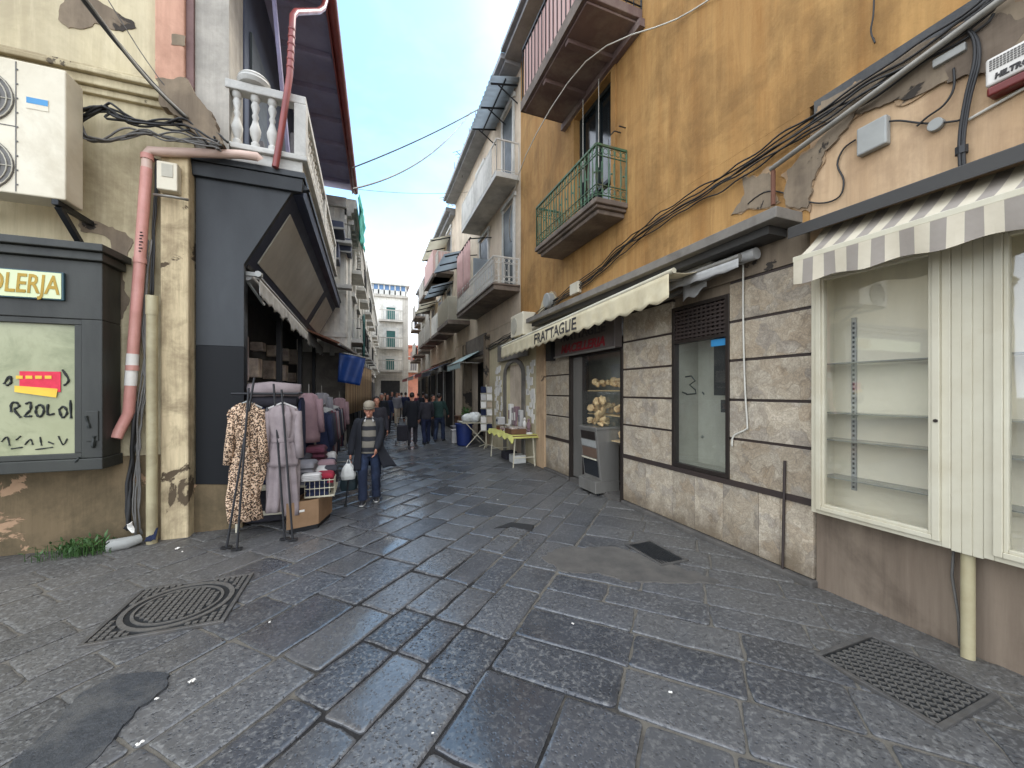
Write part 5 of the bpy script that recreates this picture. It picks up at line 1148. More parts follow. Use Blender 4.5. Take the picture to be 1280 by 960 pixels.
b = MB(); b.hexa([(3.1, 11.6, 4.6), (W, 11.6, 4.6), (W, 11.63, 4.6), (3.1, 11.63, 4.6)], [(3.1, 11.6, 5.9), (W, 11.6, 5.9), (W, 11.63, 5.9), (3.1, 11.63, 5.9)]); tag(b.build('balcony_screen', M['corrugated']), 'pale glass divider standing on the white railed balcony', 'screen')
# third and later houses on the right
def row_house(name, label, y0, y1, z, m, cols, X=W, seed=0, side=-1):
    t = thing(name, label, 'house', (X, (y0+y1)/2, 0)); random.seed(seed); s = side
    ou = (lambda a, c: (X-c, X-a)) if s < 0 else (lambda a, c: (X+a, X+c))
    x0, x1 = (X, X+4) if s < 0 else (X-4, X)
    b = MB(); b.box(x0, x1, y0+.004, y1, 3.3, z); b.build('upper_wall', M[m], t)
    b = MB(); b.box(x0+(.05 if s < 0 else 0), x1-(.05 if s > 0 else 0), y0+.02, y1-.02, 0, 3.298); b.build('ground_floor', M['greyrough'], t)
    b = MB(); a, c = ou(-.3, .42); b.box(a, c, y0+.004, y1, z+.002, z+.16); a, c = ou(.0, .22); b.box(a, c, y0+.004, y1, z-.16, z-.0); b.build('eaves', M['eave'], t)
    n = max(1, int((y1-y0)/2.4)); zs = [4.5, 7.3] if z > 8 else [4.5]
    for zi in zs:
        for k in range(n):
            yc = y0+(k+.5)*(y1-y0)/n
            win_part(t, X, yc-.45, yc+.45, zi, zi+2.1, s, random.choice(cols))
            if random.random() < .85:
                a, c = ou(.0, .75); b = MB(); b.box(a, c, yc-.95, yc+.95, zi-.16, zi-.03); bb_ = b.build('balcony', M['balcstone'], t)
                xo_ = X-.72 if s < 0 else X+.72
                if random.random() < .4:
                    b = MB(); a, c = ou(.70, .74); b.box(a, c, yc-.95, yc+.95, zi-.028, zi+.85); b.build('parapet_panel', M[random.choice(['whitewall', 'pinkstripe', 'greywhite'])], bb_)
                else: railing(bb_, [(X+.01*s, yc-.93), (xo_, yc-.93), (xo_, yc+.93), (X+.01*s, yc+.93)], zi-.03, zi+.85, M[random.choice(['darkiron', 'whiterail', 'darkiron'])], False, .13, .011)
    for k in range(n):
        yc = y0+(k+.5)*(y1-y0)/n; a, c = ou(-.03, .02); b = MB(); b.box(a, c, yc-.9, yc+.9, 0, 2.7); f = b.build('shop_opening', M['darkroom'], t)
        a, c = ou(.0, .05); b = MB(); b.box(a, c, yc-1.0, yc-.9, 0, 2.8); b.box(a, c, yc+.9, yc+1.0, 0, 2.8); b.box(a, c, yc-1.0, yc+1.0, 2.8, 3.1); b.build('door_frame', M[random.choice(['ledge', 'whitestone', 'greywhite'])], f)
    return t
row_house('pink_grey_house', 'third house on the right with corrugated balcony roofs', 17.25, 24.5, 9.9, 'palewall', ['darkdoor', 'greycloth'], W, 4)
row_house('far_house', 'far right house with small balconies near the end of the street', 24.55, 31.5, 9.4, 'greywhite', ['darkdoor', 'greenshut'], W+.3, 5)
row_house('far_house', 'last grey house on the right before the pink building', 31.55, 37.5, 8.6, 'palewall', ['darkdoor', 'greenshut'], W+.8, 6)
for i, (y0, y1, zi, lab) in enumerate([(14.6, 17.0, 7.05, 'pale corrugated balcony roof sticking out beyond the pale house'), (18.0, 21.2, 8.9, 'large pale corrugated roof over the top balcony of the third house'), (17.6, 20.0, 6.6, 'warm grey corrugated roof over the lower balcony of the third house'), (21.5, 24.2, 6.6, 'grey corrugated roof furthest along the right houses')]):
    t = thing('balcony_roof', lab, 'canopy', (W, y0, zi), 'corrugated balcony roofs on the right'); corr(t, [(W, y0, zi+.25), (W, y1, zi+.25), (2.75, y1, zi-.1), (2.75, y0, zi-.1)], ['corrugated', 'corrwarm'][i % 2], 'sheet', 20)
    b = MB()
    for yy in (y0+.1, (y0+y1)/2, y1-.1): b.bar((W, yy, zi+.18), (2.8, yy, zi-.14), .04, .05)
    b.build('frame', M['darkiron'], t)
for i, (y0, y1, z0, z1) in enumerate([(18.2, 21.0, 7.3, 8.4), (14.6, 16.9, 4.5, 5.4)]):
    t = thing('balcony_enclosure', ['pinkish slatted balcony enclosure below the large corrugated roof', 'light slatted balcony panel beyond the pink curtain'][i], 'balcony screen', (W, y0, z0)); b = MB(); b.box(2.9, 2.93, y0, y1, z0, z1); b.box(2.93, W, y0, y0+.03, z0, z1); b.build('panel', M['pinkstripe'] if i == 0 else M['corrwarm'], t)
    b = MB(); b.box(2.88, W, y0-.03, y1+.03, z0-.16, z0-.004); b.build('floor_slab', M['balcstone'], t)
# shop awnings on the right, receding
for i, (y0, y1, zz, m, lab) in enumerate([(13.0, 15.2, 2.75, 'tealawn', 'small pale teal awning over the dark shop opening'), (18.0, 20.6, 2.7, 'bluedark', 'dark blue shop awning beyond the teal one'), (21.2, 24.0, 2.75, 'redawn', 'faded red shop awning behind the standing group'), (25.0, 28.5, 2.7, 'whitecloth', 'white shop awning near the end of the right houses'), (29.0, 33.0, 2.7, 'redawn', 'small red awning furthest along the right side')]):
    t = thing('awning', lab, 'awning', (W, y0, zz), 'shop awnings along the right side'); b = MB(); ex = 1.0 if i else .75
    b.sheet(lambda x, y: (W-ex*y, y0+(y1-y0)*x, zz+.45*(1-y)), 10, 3); b.sheet(lambda x, y: (W-ex-.003, y0+(y1-y0)*x, zz-.2*y-.02*math.sin(x*40)*y), 40, 2); b.build('fabric', M[m], t, solid=.01)
    b = MB(); b.tube([(W-ex, y0, zz), (W-ex, y1, zz)], .025, 6); b.bar((W, y0+.1, zz), (W-ex, y0+.1, zz), .03, .03); b.build('front_bar', M['steelpipe'], t)
# right ground floor between the marble and the far shops
g2 = lambda u: onX(u, HY, W).y
b = MB(); b.box(W-.03, W+.05, 7.80, 8.25, 0, 2.9); tag(b.build('shutter_panel', M['peach'], bevel=.01), 'beige door panel beside the marble pier behind the yellow table', 'door')
pw_ = thing('poster_wall', 'cream shop surround covered in white notices around a narrow glazed door', 'shop front', (W, 10, 0))
b = MB(); b.box(W-.02, W+.3, 8.27, 9.1, 0, 3.2); b.box(W-.02, W+.3, 10.3, 11.95, 0, 3.2); b.box(W-.02, W+.3, 9.1, 10.3, 2.45, 3.2); b.build('wall', M['cream'], pw_)
b = MB(); b.box(W-.06, W-.021, 8.9, 9.1, 0, 2.2); b.box(W-.06, W-.021, 10.3, 10.5, 0, 2.2)
for k in range(8):
    a0, a1 = math.pi*k/8, math.pi*(k+1)/8; q = lambda r, a: (W-.06, 9.7-r*math.cos(a), 2.2+r*.55*math.sin(a))
    b.hexa([q(.6, a0), q(.6, a1), q(.8, a1), q(.8, a0)], [V(q(.6, a0))+V((.038, 0, 0)), V(q(.6, a1))+V((.038, 0, 0)), V(q(.8, a1))+V((.038, 0, 0)), V(q(.8, a0))+V((.038, 0, 0))])
b.build('arch_surround', M['ledge'], pw_)
b = MB(); b.box(W+.1, W+.14, 9.1, 10.3, 0, 2.45); b.build('glazed_door', M['signmint'], pw_)
b = MB(); b.box(W-.10, W-.062, 8.6, 10.9, 2.62, 3.1); b.build('fascia', M['ledge'], pw_)
random.seed(8); b = MB(); p_ = MB()
for (ya, yc) in ((8.3, 8.85), (10.6, 11.4)):
    for i in range(34):
        yy = random.uniform(ya, yc-.15); zz = random.uniform(.95, 2.4); b.box(W-.03-random.random()*.01, W-.0205, yy, yy+random.uniform(.08, .18), zz, zz+random.uniform(.08, .2))
        if i % 2:
            for q_ in range(3): p_.box(W-.034, W-.0312, yy+.015, yy+.075, zz+.03+q_*.022, zz+.036+q_*.022)
b.build('notices', M['paper'], pw_); p_.build('notice_print', M['cable'], pw_)
text('lettering', 'OUOUO', .24, M['letterwhite'], pw_, (W-.104, 9.6, 2.93), (0, -1, 0), (0, 0, 1), .003, 1.3, bold=.006)
for y_ in (11.96, 15.0): b = MB(); b.box(W-.12, W+.2, y_, y_+.33, 0, 3.6); b.build('stone_pier', M['greyrough'], h2)
b = MB(); b.box(W-.06, W+.02, 12.302, 14.998, 3.0, 3.7); b.build('shutter_box', M['signbox'], h2)
# ============================================================ end of the street
eb = thing('white_house', 'tall narrow white house closing the end of the street', 'house', (1, 40, 0)); YB = 40.0
x0, x1 = onY(452, 400, YB).x, onY(510, 400, YB).x; zt2 = onY(490, 369, YB).z; zg = onY(490, 471, YB).z
b = MB(); b.box(x0, x1, YB, YB+6, 0, zt2); b.build('wall', M['whitewall'], eb)
b = MB(); b.box(x0, x1+.05, YB-.2, YB-.002, zt2-.25, zt2); b.box(x0, x1+.03, YB-.12, YB-.002, zg-.15, zg+.15); b.box(x1-.5, x1+.02, YB-.08, YB-.002, zg+.152, zt2-.252); b.build('moulding', M['greywhite'], eb)
zv = onY(490, 355, YB).z
b = MB(); b.box(x0, x1-.2, YB+.2, YB+4, zt2+.002, zv-.1); v_ = b.build('roof_veranda', M['veranda'], eb)
b = MB(); b.box(x0, x1+.2, YB-.1, YB+4.2, zv-.098, zv+.12); 
for k in range(9): xx = x0+(x1-.2-x0)*k/8; b.box(xx-.06, xx+.06, YB+.1, YB+.199, zt2+.002, zv-.1)
b.box(x0, x1-.2, YB+.1, YB+.19, zt2+.002, zt2+.5)
b.build('veranda_frame', M['whitestone'], v_)
for (u0_, v0_, u1_, v1_) in ((483, 385, 494, 400), (483, 414, 494, 434), (482, 449, 493, 462)):
    a, c = onY(u0_, v1_, YB), onY(u1_, v0_, YB)
    b = MB(); b.box(a.x-.35, a.x, YB-.1, YB-.002, a.z, c.z+.3); b.box(c.x, c.x+.35, YB-.1, YB-.002, a.z, c.z+.3); b.box(a.x, c.x, YB-.1, YB-.002, c.z, c.z+.3); f = b.build('window', M['whitestone'], eb)
    b = MB(); b.box(a.x, c.x, YB-.04, YB-.002, a.z, c.z); b.build('shutter', M['greenshut'], f)
    b = MB(); b.box(a.x-.7, c.x+.7, YB-.8, YB-.1, a.z-.25, a.z-.05); 
    for k in range(13): xx = a.x-.65+(c.x-a.x+1.3)*k/12; b.tube([(xx, YB-.75, a.z-.05), (xx, YB-.75, a.z+.85)], .015, 4)
    b.box(a.x-.7, c.x+.7, YB-.78, YB-.72, a.z+.82, a.z+.9); b.build('balcony', M['greywhite'], eb)
b = MB(); b.box(x0, x1-.1, YB-.06, YB-.002, 0, zg-.152); b.build('ground_floor', M['greywhite'], eb)
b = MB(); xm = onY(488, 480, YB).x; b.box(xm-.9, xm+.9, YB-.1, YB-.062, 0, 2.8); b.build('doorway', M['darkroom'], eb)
pb_ = thing('pink_house', 'low pink house beside the white house at the end of the street', 'house', (5, 44, 0)); YK = 43.0
x2, x3 = onY(509, 400, YK).x, onY(560, 400, YK).x; zp = onY(520, 434, YK).z
b = MB(); b.box(x2, x3, YK, YK+6, 0, zp); b.build('wall', M['pinkwall'], pb_)
b = MB(); b.box(x2, x3, YK-.15, YK-.002, zp-1.4, zp-1.1); b.box(x2-.1, x3, YK-.25, YK+6, zp+.002, zp+.2); b.build('moulding', M['terracotta'], pb_)
a, c = onY(513, 463, YK), onY(521, 449, YK)
b = MB(); b.box(a.x-.3, a.x, YK-.1, YK-.002, a.z, c.z+.3); b.box(c.x, c.x+.3, YK-.1, YK-.002, a.z, c.z+.3); b.box(a.x, c.x, YK-.1, YK-.002, c.z, c.z+.3); f = b.build('window', M['whitestone'], pb_)
b = MB(); b.box(a.x, c.x, YK-.04, YK-.002, a.z, c.z); b.build('shutter', M['greycloth'], f)
b = MB(); b.box(a.x-.8, c.x+2.2, YK-.8, YK-.1, a.z-.25, a.z-.05)
for k in range(18): xx = a.x-.7+(c.x-a.x+2.8)*k/17; b.tube([(xx, YK-.75, a.z-.05), (xx, YK-.75, a.z+.85)], .03, 4)
b.box(a.x-.8, c.x+2.2, YK-.78, YK-.72, a.z+.82, a.z+.92); b.build('balcony', M['greywhite'], pb_)
# ============================================================ ornate facades further on the left
of = None
random.seed(40)
for hi, (y0, y1, X0, X1, zt_h, lab) in enumerate([(13.65, 21, -.62, -.30, 8.0, 'ornate white facade with balconies just beyond the balcony house'), (21.05, 30, -.28, .22, 8.4, 'weathered ornate facade in the middle of the left row'), (30.05, 39.5, .24, .72, 8.3, 'last ornate facade on the left before the white house')]):
    t = thing('ornate_house', lab, 'house', (X0, y0, 0)); L = y1-y0
    at = lambda y, o, z: V((X0+(X1-X0)*(y-y0)/L+o, y, z))
    def obx(bb, ya, yc, oa, ob, za, zb): bb.hexa([at(ya, oa, za), at(ya, ob, za), at(yc, ob, za), at(yc, oa, za)], [at(ya, oa, zb), at(ya, ob, zb), at(yc, ob, zb), at(yc, oa, zb)])
    b = MB(); obx(b, y0, y1, -3, 0, 3.0, zt_h); b.build('upper_wall', M['whitewall'], t)
    b = MB(); obx(b, y0+.02, y1-.02, -3, -.03, 0, 2.998); b.build('ground_floor', M['ledge'], t)
    b = MB(); obx(b, y0, y1, -.2, .14, zt_h-.5, zt_h-.38); obx(b, y0, y1, -.2, .22, zt_h-.378, zt_h-.24); obx(b, y0, y1, -.2, .30, zt_h-.238, zt_h+.05); obx(b, y0, y1, .002, .10, 3.0, 3.2)
    k = y0+.3
    while k < y1: obx(b, k, k+.14, .002, .2, zt_h-.66, zt_h-.502); k += .42
    b.build('cornice', M['whitestone'], t)
    b = MB(); k = y0+.35
    while k < y1-.3: obx(b, k, k+.32, .002, .09, 3.202, zt_h-.67); k += 2.3
    b.build('pilaster', M['whitestone'], t)
    if hi == 0:                      # mouldings on the end that faces down the street
        b = MB()
        for z_, h_, o_ in ((3.5, .16, .06), (4.9, .12, .05), (6.2, .2, .10), (7.2, .14, .06), (7.7, .3, .16)): b.box(-2.2, X0-.002, y0-o_, y0-.002, z_, z_+h_)
        for x_ in (-1.05, -.75): b.box(x_-.07, x_+.07, y0-.045, y0-.003, 2.9, 7.69)
        b.build('end_moulding', M['whitestone'], t)
        b = MB(); b.box(-1.4, -.45, y0-.5, y0-.17, 6.42, 6.52); b.box(-1.4, -.45, y0-.5, y0-.17, 5.0, 5.12); b.build('end_balcony', M['whitestone'], t)
    n = int(L/2.3)
    for zi in (3.6, 6.0):
        for q in range(n):
            yc = y0+.35+1.15+.16+q*2.3
            if yc > y1-.8: break
            b = MB(); obx(b, yc-.55, yc-.42, .002, .08, zi, zi+1.5); obx(b, yc+.42, yc+.55, .002, .08, zi, zi+1.5); obx(b, yc-.65, yc+.65, .002, .18, zi+1.502, zi+1.66); f = b.build('window', M['whitestone'], t)
            b = MB(); obx(b, yc-.42, yc+.42, .003, .03, zi, zi+1.5); b.build('shutter', M[random.choice(['greenshut', 'darkdoor', 'darkdoor', 'greycloth'])], f)
            b = MB(); obx(b, yc-.8, yc+.8, .003, .42, zi-.14, zi-.02); bb_ = b.build('balcony', M['whitestone'], t)
            b = MB()
            for w_ in range(9): yy = yc-.76+w_*.19; b.tube([at(yy, .39, zi-.02), at(yy, .39, zi+.68)], .014, 4)
            b.bar(at(yc-.8, .39, zi+.7), at(yc+.8, .39, zi+.7), .04, .04); b.bar(at(yc-.8, .0, zi+.7), at(yc-.8, .39, zi+.7), .04, .04); b.build('railing', M[random.choice(['darkiron', 'whiterail'])], bb_)
    for q in range(n):
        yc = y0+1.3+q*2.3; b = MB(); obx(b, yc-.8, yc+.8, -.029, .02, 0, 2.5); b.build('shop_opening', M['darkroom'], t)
b = MB(); b.sheet(lambda x, y: (-.22+.12*x+wob((x*5, y*4, 2), .12, 1), 13.7+2.6*x, 8.3-1.6*y*(1-.35*x)+wob((x*6, y*3, 0), .12, 1)), 14, 10); tag(b.build('safety_net', M['greennet'], smooth=True, solid=.01), 'turquoise safety net hanging from the cornice beyond the dark eaves', 'net')
b = MB(); p = onX(445, 400, -.1)
b.sheet(lambda x, y: (-.12+.05*math.sin(x*12), 15.2+1.0*x, 4.6-1.8*y), 12, 4); tag(b.build('green_curtain', M['greenshut'], smooth=True, solid=.01), 'green cloth hanging on the left facade above the brown awning', 'curtain')
# brown awning, blue banner, striped curtain on the left
t = thing('awning', 'brown sloping shop awning above the blue hanging banner on the left', 'awning', (-.9, 13, 2.7)); b = MB()
q0, q1 = onY(424, 430, 10.2), onY(459, 451, 16.0)
b.hexa([q0+V((-1.1, 0, .45)), q0, q1, q1+V((-1.1, 0, .45))], [q0+V((-1.1, 0, .5)), q0+V((0, 0, .05)), q1+V((0, 0, .05)), q1+V((-1.1, 0, .5))]); b.build('fabric', M['brownawn'], t)
b = MB(); b.tube([q0, q1], .035, 8); b.build('front_bar', M['steelpipe'], t)
t = thing('blue_banner', 'blue cloth banner hanging under the brown awning', 'banner', (-.4, 10.9, 2.4)); b = MB(); a, c, d, e = [onY(u, v, 10.9) for u, v in ((424, 441), (457, 448), (450, 482), (422, 477))]
b.sheet(lambda x, y: a.lerp(c, x).lerp(e.lerp(d, x), y)+V((0, .03*math.sin(x*9+y*2), 0)), 16, 10); b.build('cloth', M['tarp'], t, smooth=True, solid=.008)
b = MB(); b.tube([a+V((0, 0, .02)), c+V((0, 0, .02))], .015, 6); b.build('rod', M['steelpipe'], t)
t = thing('striped_curtain', 'beige and brown striped curtain hanging behind the blue banner', 'curtain', (-.3, 15, 1)); q0, q1 = onY(432, 478, 13.0), onY(464, 478, 19.5)
b = MB(); b.sheet(lambda x, y: V((q0.x+(q1.x-q0.x)*x+.03*math.sin(x*60), 13+6.5*x, 2.75-1.75*y)), 90, 3); b.build('cloth', M['beigestripe'], t, smooth=True, solid=.01)
b = MB(); b.tube([(q0.x, 13, 2.77), (q1.x, 19.5, 2.77)], .03, 6); b.build('rod', M['steelpipe'], t)
# wires over the street and aerials
def wire(label, a, c, sag, r=.02, name='overhead_wire'):
    b = MB(); b.tube([V(a).lerp(V(c), k/20)+V((0, 0, -sag*4*(k/20)*(1-k/20))) for k in range(21)], r, 5); tag(b.build(name, M['greycable']), label, 'wire')
wire('upper thin wire crossing the sky from the left eaves to the right houses', onX(440, 210, -.38), onX(606, 132, W), .1)
wire('lower thin wire branching under the upper one in the open sky', onX(441, 236, -.3), onX(590, 138, W), .5)
wire('short low wire crossing near the dark eaves', onX(442, 236, -.38), onX(585, 240, W), .1, .008)
for i, (u, v, Y) in enumerate([(578, 197, 14.5), (560, 252, 19.0)]):
    p = onX(u, v, 3.5); b = MB(); z0 = 10.42 if p.y < 17 else 10.06
    b.tube([(3.5, p.y, z0-.3), (3.5, p.y, p.z+.1)], .02, 6)
    b.tube([(3.2, p.y-.3, p.z), (3.8, p.y+.3, p.z)], .015, 5)
    for k in range(6): q = V((3.2, p.y-.3, p.z)).lerp(V((3.8, p.y+.3, p.z)), k/5); b.tube([q+V((.12, -.12, 0)), q-V((.12, -.12, 0))], .01, 4)
    tag(b.build('roof_aerial', M['greycable']), ['television aerial on the roof of the pale house', 'television aerial on the roof of the third right house'][i], 'aerial')
# ============================================================ clothes stall on the left
def garment_mesh(b, o, ang, rings, fold=.012, nf=9, n=64, seed=0, mi=0):
    o = V(o); ca, sa = math.cos(ang), math.sin(ang); vs = []; fs = []
    m = 0; R = []
    for i in range(len(rings)-1):                       # densify
        for j in range(4): k = j/4; R.append(tuple(rings[i][q]+(rings[i+1][q]-rings[i][q])*k for q in range(4)))
    R.append(rings[-1])
    for i, (z, hx, hy, ox) in enumerate(R):
        for j in range(n):
            a = 2*math.pi*j/n; f = 1+fold/max(hx, .02)*(math.sin(a*nf+seed+z*1.5)*(i/len(R)+.25)+wob((math.cos(a)*2, math.sin(a)*2+seed, z*3), 1.4, 1))
            x, y = ox+hx*math.cos(a)*f, hy*math.sin(a)*f*1.0
            vs.append(o+V((x*ca-y*sa, x*sa+y*ca, z)))
    k = len(R)
    for i in range(k-1):
        for j in range(n): fs.append((i*n+j, i*n+(j+1) % n, (i+1)*n+(j+1) % n, (i+1)*n+j))
    fs += [tuple(range(n))[::-1], tuple((k-1)*n+j for j in range(n))]
    b.add(vs, fs, mi)
def sleeve(b, p, q, r0, r1, n=10): b.tube([p, V(p).lerp(V(q), .35)+V((0, -.01, 0)), V(p).lerp(V(q), .7)+V((0, -.015, 0)), q], [r0, r0*.95, r1*1.05, r1], n)
YR = 5.22
rk = thing('clothes_rack', 'black metal clothes rack with leaning legs in front of the black shop', 'clothes rack', (-1.2, 5.3, 0))
legs = [((283, 686), (318, 472)), ((296, 688), (311, 485)), ((356, 675), (342, 480)), ((366, 676), (352, 487))]
tops = []
for (u, v), (u2, v2) in legs:
    a = onZ(u, v); c = onY(u2, v2, a.y+.25); tops.append(c); b = MB(); b.tube([a, c], .012, 8); b.build('leg', M['blackmetal'], rk)
b = MB(); zt3 = 1.72
b.tube([(-1.5, 5.42, zt3), (-.80, 5.42, zt3)], .014, 8); b.tube([(-1.45, 5.42, zt3), (-1.45, 6.1, zt3)], .014, 8); b.tube([(-.85, 5.42, zt3), (-.85, 6.1, zt3)], .014, 8); b.build('top_bar', M['blackmetal'], rk)
b = MB()
for (u, v) in ((283, 686), (296, 688), (356, 675), (366, 676)): a = onZ(u, v); b.box(a.x-.05, a.x+.05, a.y-.03, a.y+.03, .012, .024)
b.build('foot', M['blackmetal'], rk)
# leopard dress
c = onY(309, 500, 5.36); ld = thing('leopard_dress', 'long leopard print dress hanging on the black rack', 'dress', (c.x, 5.36, .3))
b = MB(); garment_mesh(b, (c.x, 5.36, 0), .15, [(.22, .15, .08, -.02), (.5, .165, .085, -.02), (.85, .15, .08, 0), (1.12, .12, .075, .0), (1.35, .15, .085, 0), (1.50, .17, .08, 0), (1.58, .10, .05, 0), (1.61, .05, .035, 0)], .030, 9, seed=1)
b.build('body', M['leopard'], ld, smooth=True)
for s in (-1, 1):
    b = MB(); sleeve(b, (c.x+s*.13, 5.36, 1.53), (c.x+s*.185, 5.33, .90), .052, .048); b.build('sleeve', M['leopard'], ld, smooth=True)
b = MB(); b.tube([(c.x-.15, 5.36, 1.55), (c.x, 5.36, 1.63), (c.x+.15, 5.36, 1.55)], .012, 6); b.tube([(c.x, 5.36, 1.63), (c.x, 5.38, 1.72)], .005, 5); b.build('hanger', M['plasticgrey'], ld)
# grey robe suit
c = onY(353, 500, 5.38); rb = thing('grey_robe', 'pinkish grey belted robe and trousers set hanging in front of the stall', 'robe', (c.x, 5.38, .3))
b = MB(); garment_mesh(b, (c.x, 5.40, 0), -.1, [(.84, .185, .10, 0), (1.0, .17, .095, 0), (1.16, .125, .08, 0), (1.3, .16, .09, 0), (1.46, .175, .09, 0), (1.55, .13, .06, 0), (1.58, .06, .04, 0)], .018, 10, seed=3); b.build('jacket', M['robe'], rb, smooth=True)
b = MB(); garment_mesh(b, (c.x-.05, 5.41, 0), 0, [(.28, .10, .07, -.03), (.6, .105, .075, -.01), (.9, .115, .08, .0)], .020, 7, seed=4); garment_mesh(b, (c.x+.06, 5.42, 0), 0, [(.22, .085, .07, .04), (.6, .095, .075, .02), (.9, .11, .08, .0)], .020, 7, seed=6); b.build('trousers', M['robe'], rb, smooth=True)
for s in (-1, 1):
    b = MB(); sleeve(b, (c.x+s*.155, 5.40, 1.50), (c.x+s*.19, 5.37, .93), .052, .047); b.build('sleeve', M['robe'], rb, smooth=True)
b = MB(); garment_mesh(b, (c.x, 5.40, 0), -.1, [(1.13, .136, .088, 0), (1.155, .137, .089, 0), (1.18, .136, .088, 0)], .002, 8); b.build('belt', M['robe'], rb, smooth=True)
b = MB(); b.tube([(c.x-.15, 5.4, 1.54), (c.x, 5.4, 1.61), (c.x+.15, 5.4, 1.54)], .014, 6); b.tube([(c.x, 5.4, 1.61), (c.x, 5.42, 1.72)], .005, 5); b.build('hanger', M['whitecloth'], rb)
# stall table, goods
tb = thing('stall_table', 'low white metal stall table behind the hanging dress and robe', 'table', (-1.0, 6.2, 0))
b = MB(); b.box(-1.55, -.55, 5.62, 7.2, .50, .54); b.build('table_top', M['whitepaint'], tb)
for (x, y) in ((-1.5, 5.66), (-.6, 5.66), (-1.5, 7.15), (-.6, 7.15)): b = MB(); b.box(x-.02, x+.02, y-.02, y+.02, 0, .498); b.build('leg', M['whitepaint'], tb)
b = MB(); b.box(-1.5, -.62, 5.64, 5.67, .18, .23); b.build('rail', M['whitepaint'], tb)
b = MB(); b.box(-1.5, -.7, 5.9, 7.0, .02, .45); tag(b.build('storage_crate', M['charcloth'], bevel=.02), 'dark crate stored under the white stall table', 'crate')
cx0, cy0 = -.72, 5.62
bx = thing('cardboard_box', 'brown cardboard box standing on the paving beside the grey robe', 'box', (cx0, cy0, 0))
b = MB(); x0_, x1_, y0_, y1_ = -.90, -.47, 5.36, 5.60
R_ = lambda x, y: V((cx0+(x-cx0)*.97-(y-cy0)*(-.25), cy0+(x-cx0)*(-.25)*-1*.0+(y-cy0)+(x-cx0)*.35, 0))
fl = [R_(-.86, 5.38), R_(-.51, 5.38), R_(-.51, 5.86), R_(-.86, 5.86)]
cen = sum(fl, V((0, 0, 0)))/4
b = MB()
for i in range(4):
    a, d = fl[i], fl[(i+1) % 4]; ia, id_ = a.lerp(cen, .03), d.lerp(cen, .03); b.hexa([a+V((0, 0, .06)), d+V((0, 0, .06)), id_+V((0, 0, .06)), ia+V((0, 0, .06))], [a+V((0, 0, .38)), d+V((0, 0, .38)), id_+V((0, 0, .38)), ia+V((0, 0, .38))])
b.prism([p.lerp(cen, .03)+V((0, 0, .06)) for p in fl], (0, 0, .28)); b.build('carton', M['cardboard'], bx)
b = MB(); a, d = fl[0], fl[1]; n_ = V((d.y-a.y, -(d.x-a.x), 0)).normalized()*.004; b.hexa([a.lerp(d, .3)+n_*.3+V((0, 0, .25)), a.lerp(d, .55)+n_*.3+V((0, 0, .25)), a.lerp(d, .55)+n_+V((0, 0, .25)), a.lerp(d, .3)+n_+V((0, 0, .25))], [a.lerp(d, .3)+n_*.3+V((0, 0, .275)), a.lerp(d, .55)+n_*.3+V((0, 0, .275)), a.lerp(d, .55)+n_+V((0, 0, .275)), a.lerp(d, .3)+n_+V((0, 0, .275))]); b.build('tape_label', M['paper'], bx)
b = MB(); b.prism([p.lerp(cen, .1) for p in fl], (0, 0, .055)); tag(b.build('pallet', M['blackmetal']), 'dark low stand under the brown cardboard box', 'stand')
t = thing('wire_basket', 'white wire basket of folded clothes on top of the cardboard box', 'basket', (cx0+.05, cy0+.3, .38)); b = MB()
bx0, bx1, by0, by1 = -.74, -.40, 5.50, 6.2
for zz in (.4, .5, .6):
    for (p, q) in (((bx0, by0), (bx1, by0)), ((bx1, by0), (bx1, by1)), ((bx1, by1), (bx0, by1)), ((bx0, by1), (bx0, by0))): b.tube([(*p, zz), (*q, zz)], .005, 5)
for k in range(7):
    f = k/6
    for p in ((bx0+(bx1-bx0)*f, by0), (bx1, by0+(by1-by0)*f), (bx0, by0+(by1-by0)*f)): b.tube([(*p, .38), (*p, .62)], .0035, 4)
b.box(bx0, bx1, by0, by1, .385, .395)
b.build('wires', M['whitepaint'], t)
random.seed(12)
cols = ['navycloth', 'greycloth', 'winecloth', 'whitecloth', 'charcloth', 'greycloth', 'dustypink', 'whitecloth']
names = dict(navycloth='navy blue', greycloth='grey', winecloth='wine red', whitecloth='white', charcloth='charcoal', dustypink='dusty pink', redcloth='bright red', greencloth='dark green')
def folded(p, sx, sy, h, m, lab, layers=3, ang=0):
    b = MB(); p = V(p)
    for i in range(layers):
        z0 = p.z+h*i/layers
        b.sheet(lambda x, y: (p.x+(x-.5)*sx*(1+wob((i*3, y*3, 1), .06, 1))+wob((y*4, i, 0), .02, 1), p.y+(y-.5)*sy, z0+h/layers*(.95*(1-(2*x-1)**8)*(1-(2*y-1)**8))), 10, 10)
    return tag(b.build('folded_clothes', M[m], smooth=True, solid=.006), lab, 'clothes', 'folded clothes on the left stall')
folded((-.60, 5.60, .40), .28, .2, .22, 'navycloth', 'dark blue folded clothes at the front of the white wire basket')
folded((-.52, 5.66, .56), .22, .3, .12, 'redcloth', 'bright red folded garment on the white wire basket', 2, .3)
folded((-.62, 5.95, .40), .3, .35, .30, 'whitecloth', 'white folded clothes at the back of the wire basket')
folded((-.78, 5.80, .55), .28, .5, .26, 'greycloth', 'grey folded clothes stacked between the robe and the wire basket', 5)
folded((-.95, 6.3, .55), .4, .6, .3, 'charcloth', 'charcoal folded clothes on the white stall table', 5)
folded((-.74, 6.6, .55), .3, .5, .36, 'winecloth', 'wine red folded clothes at the far end of the stall table', 5)
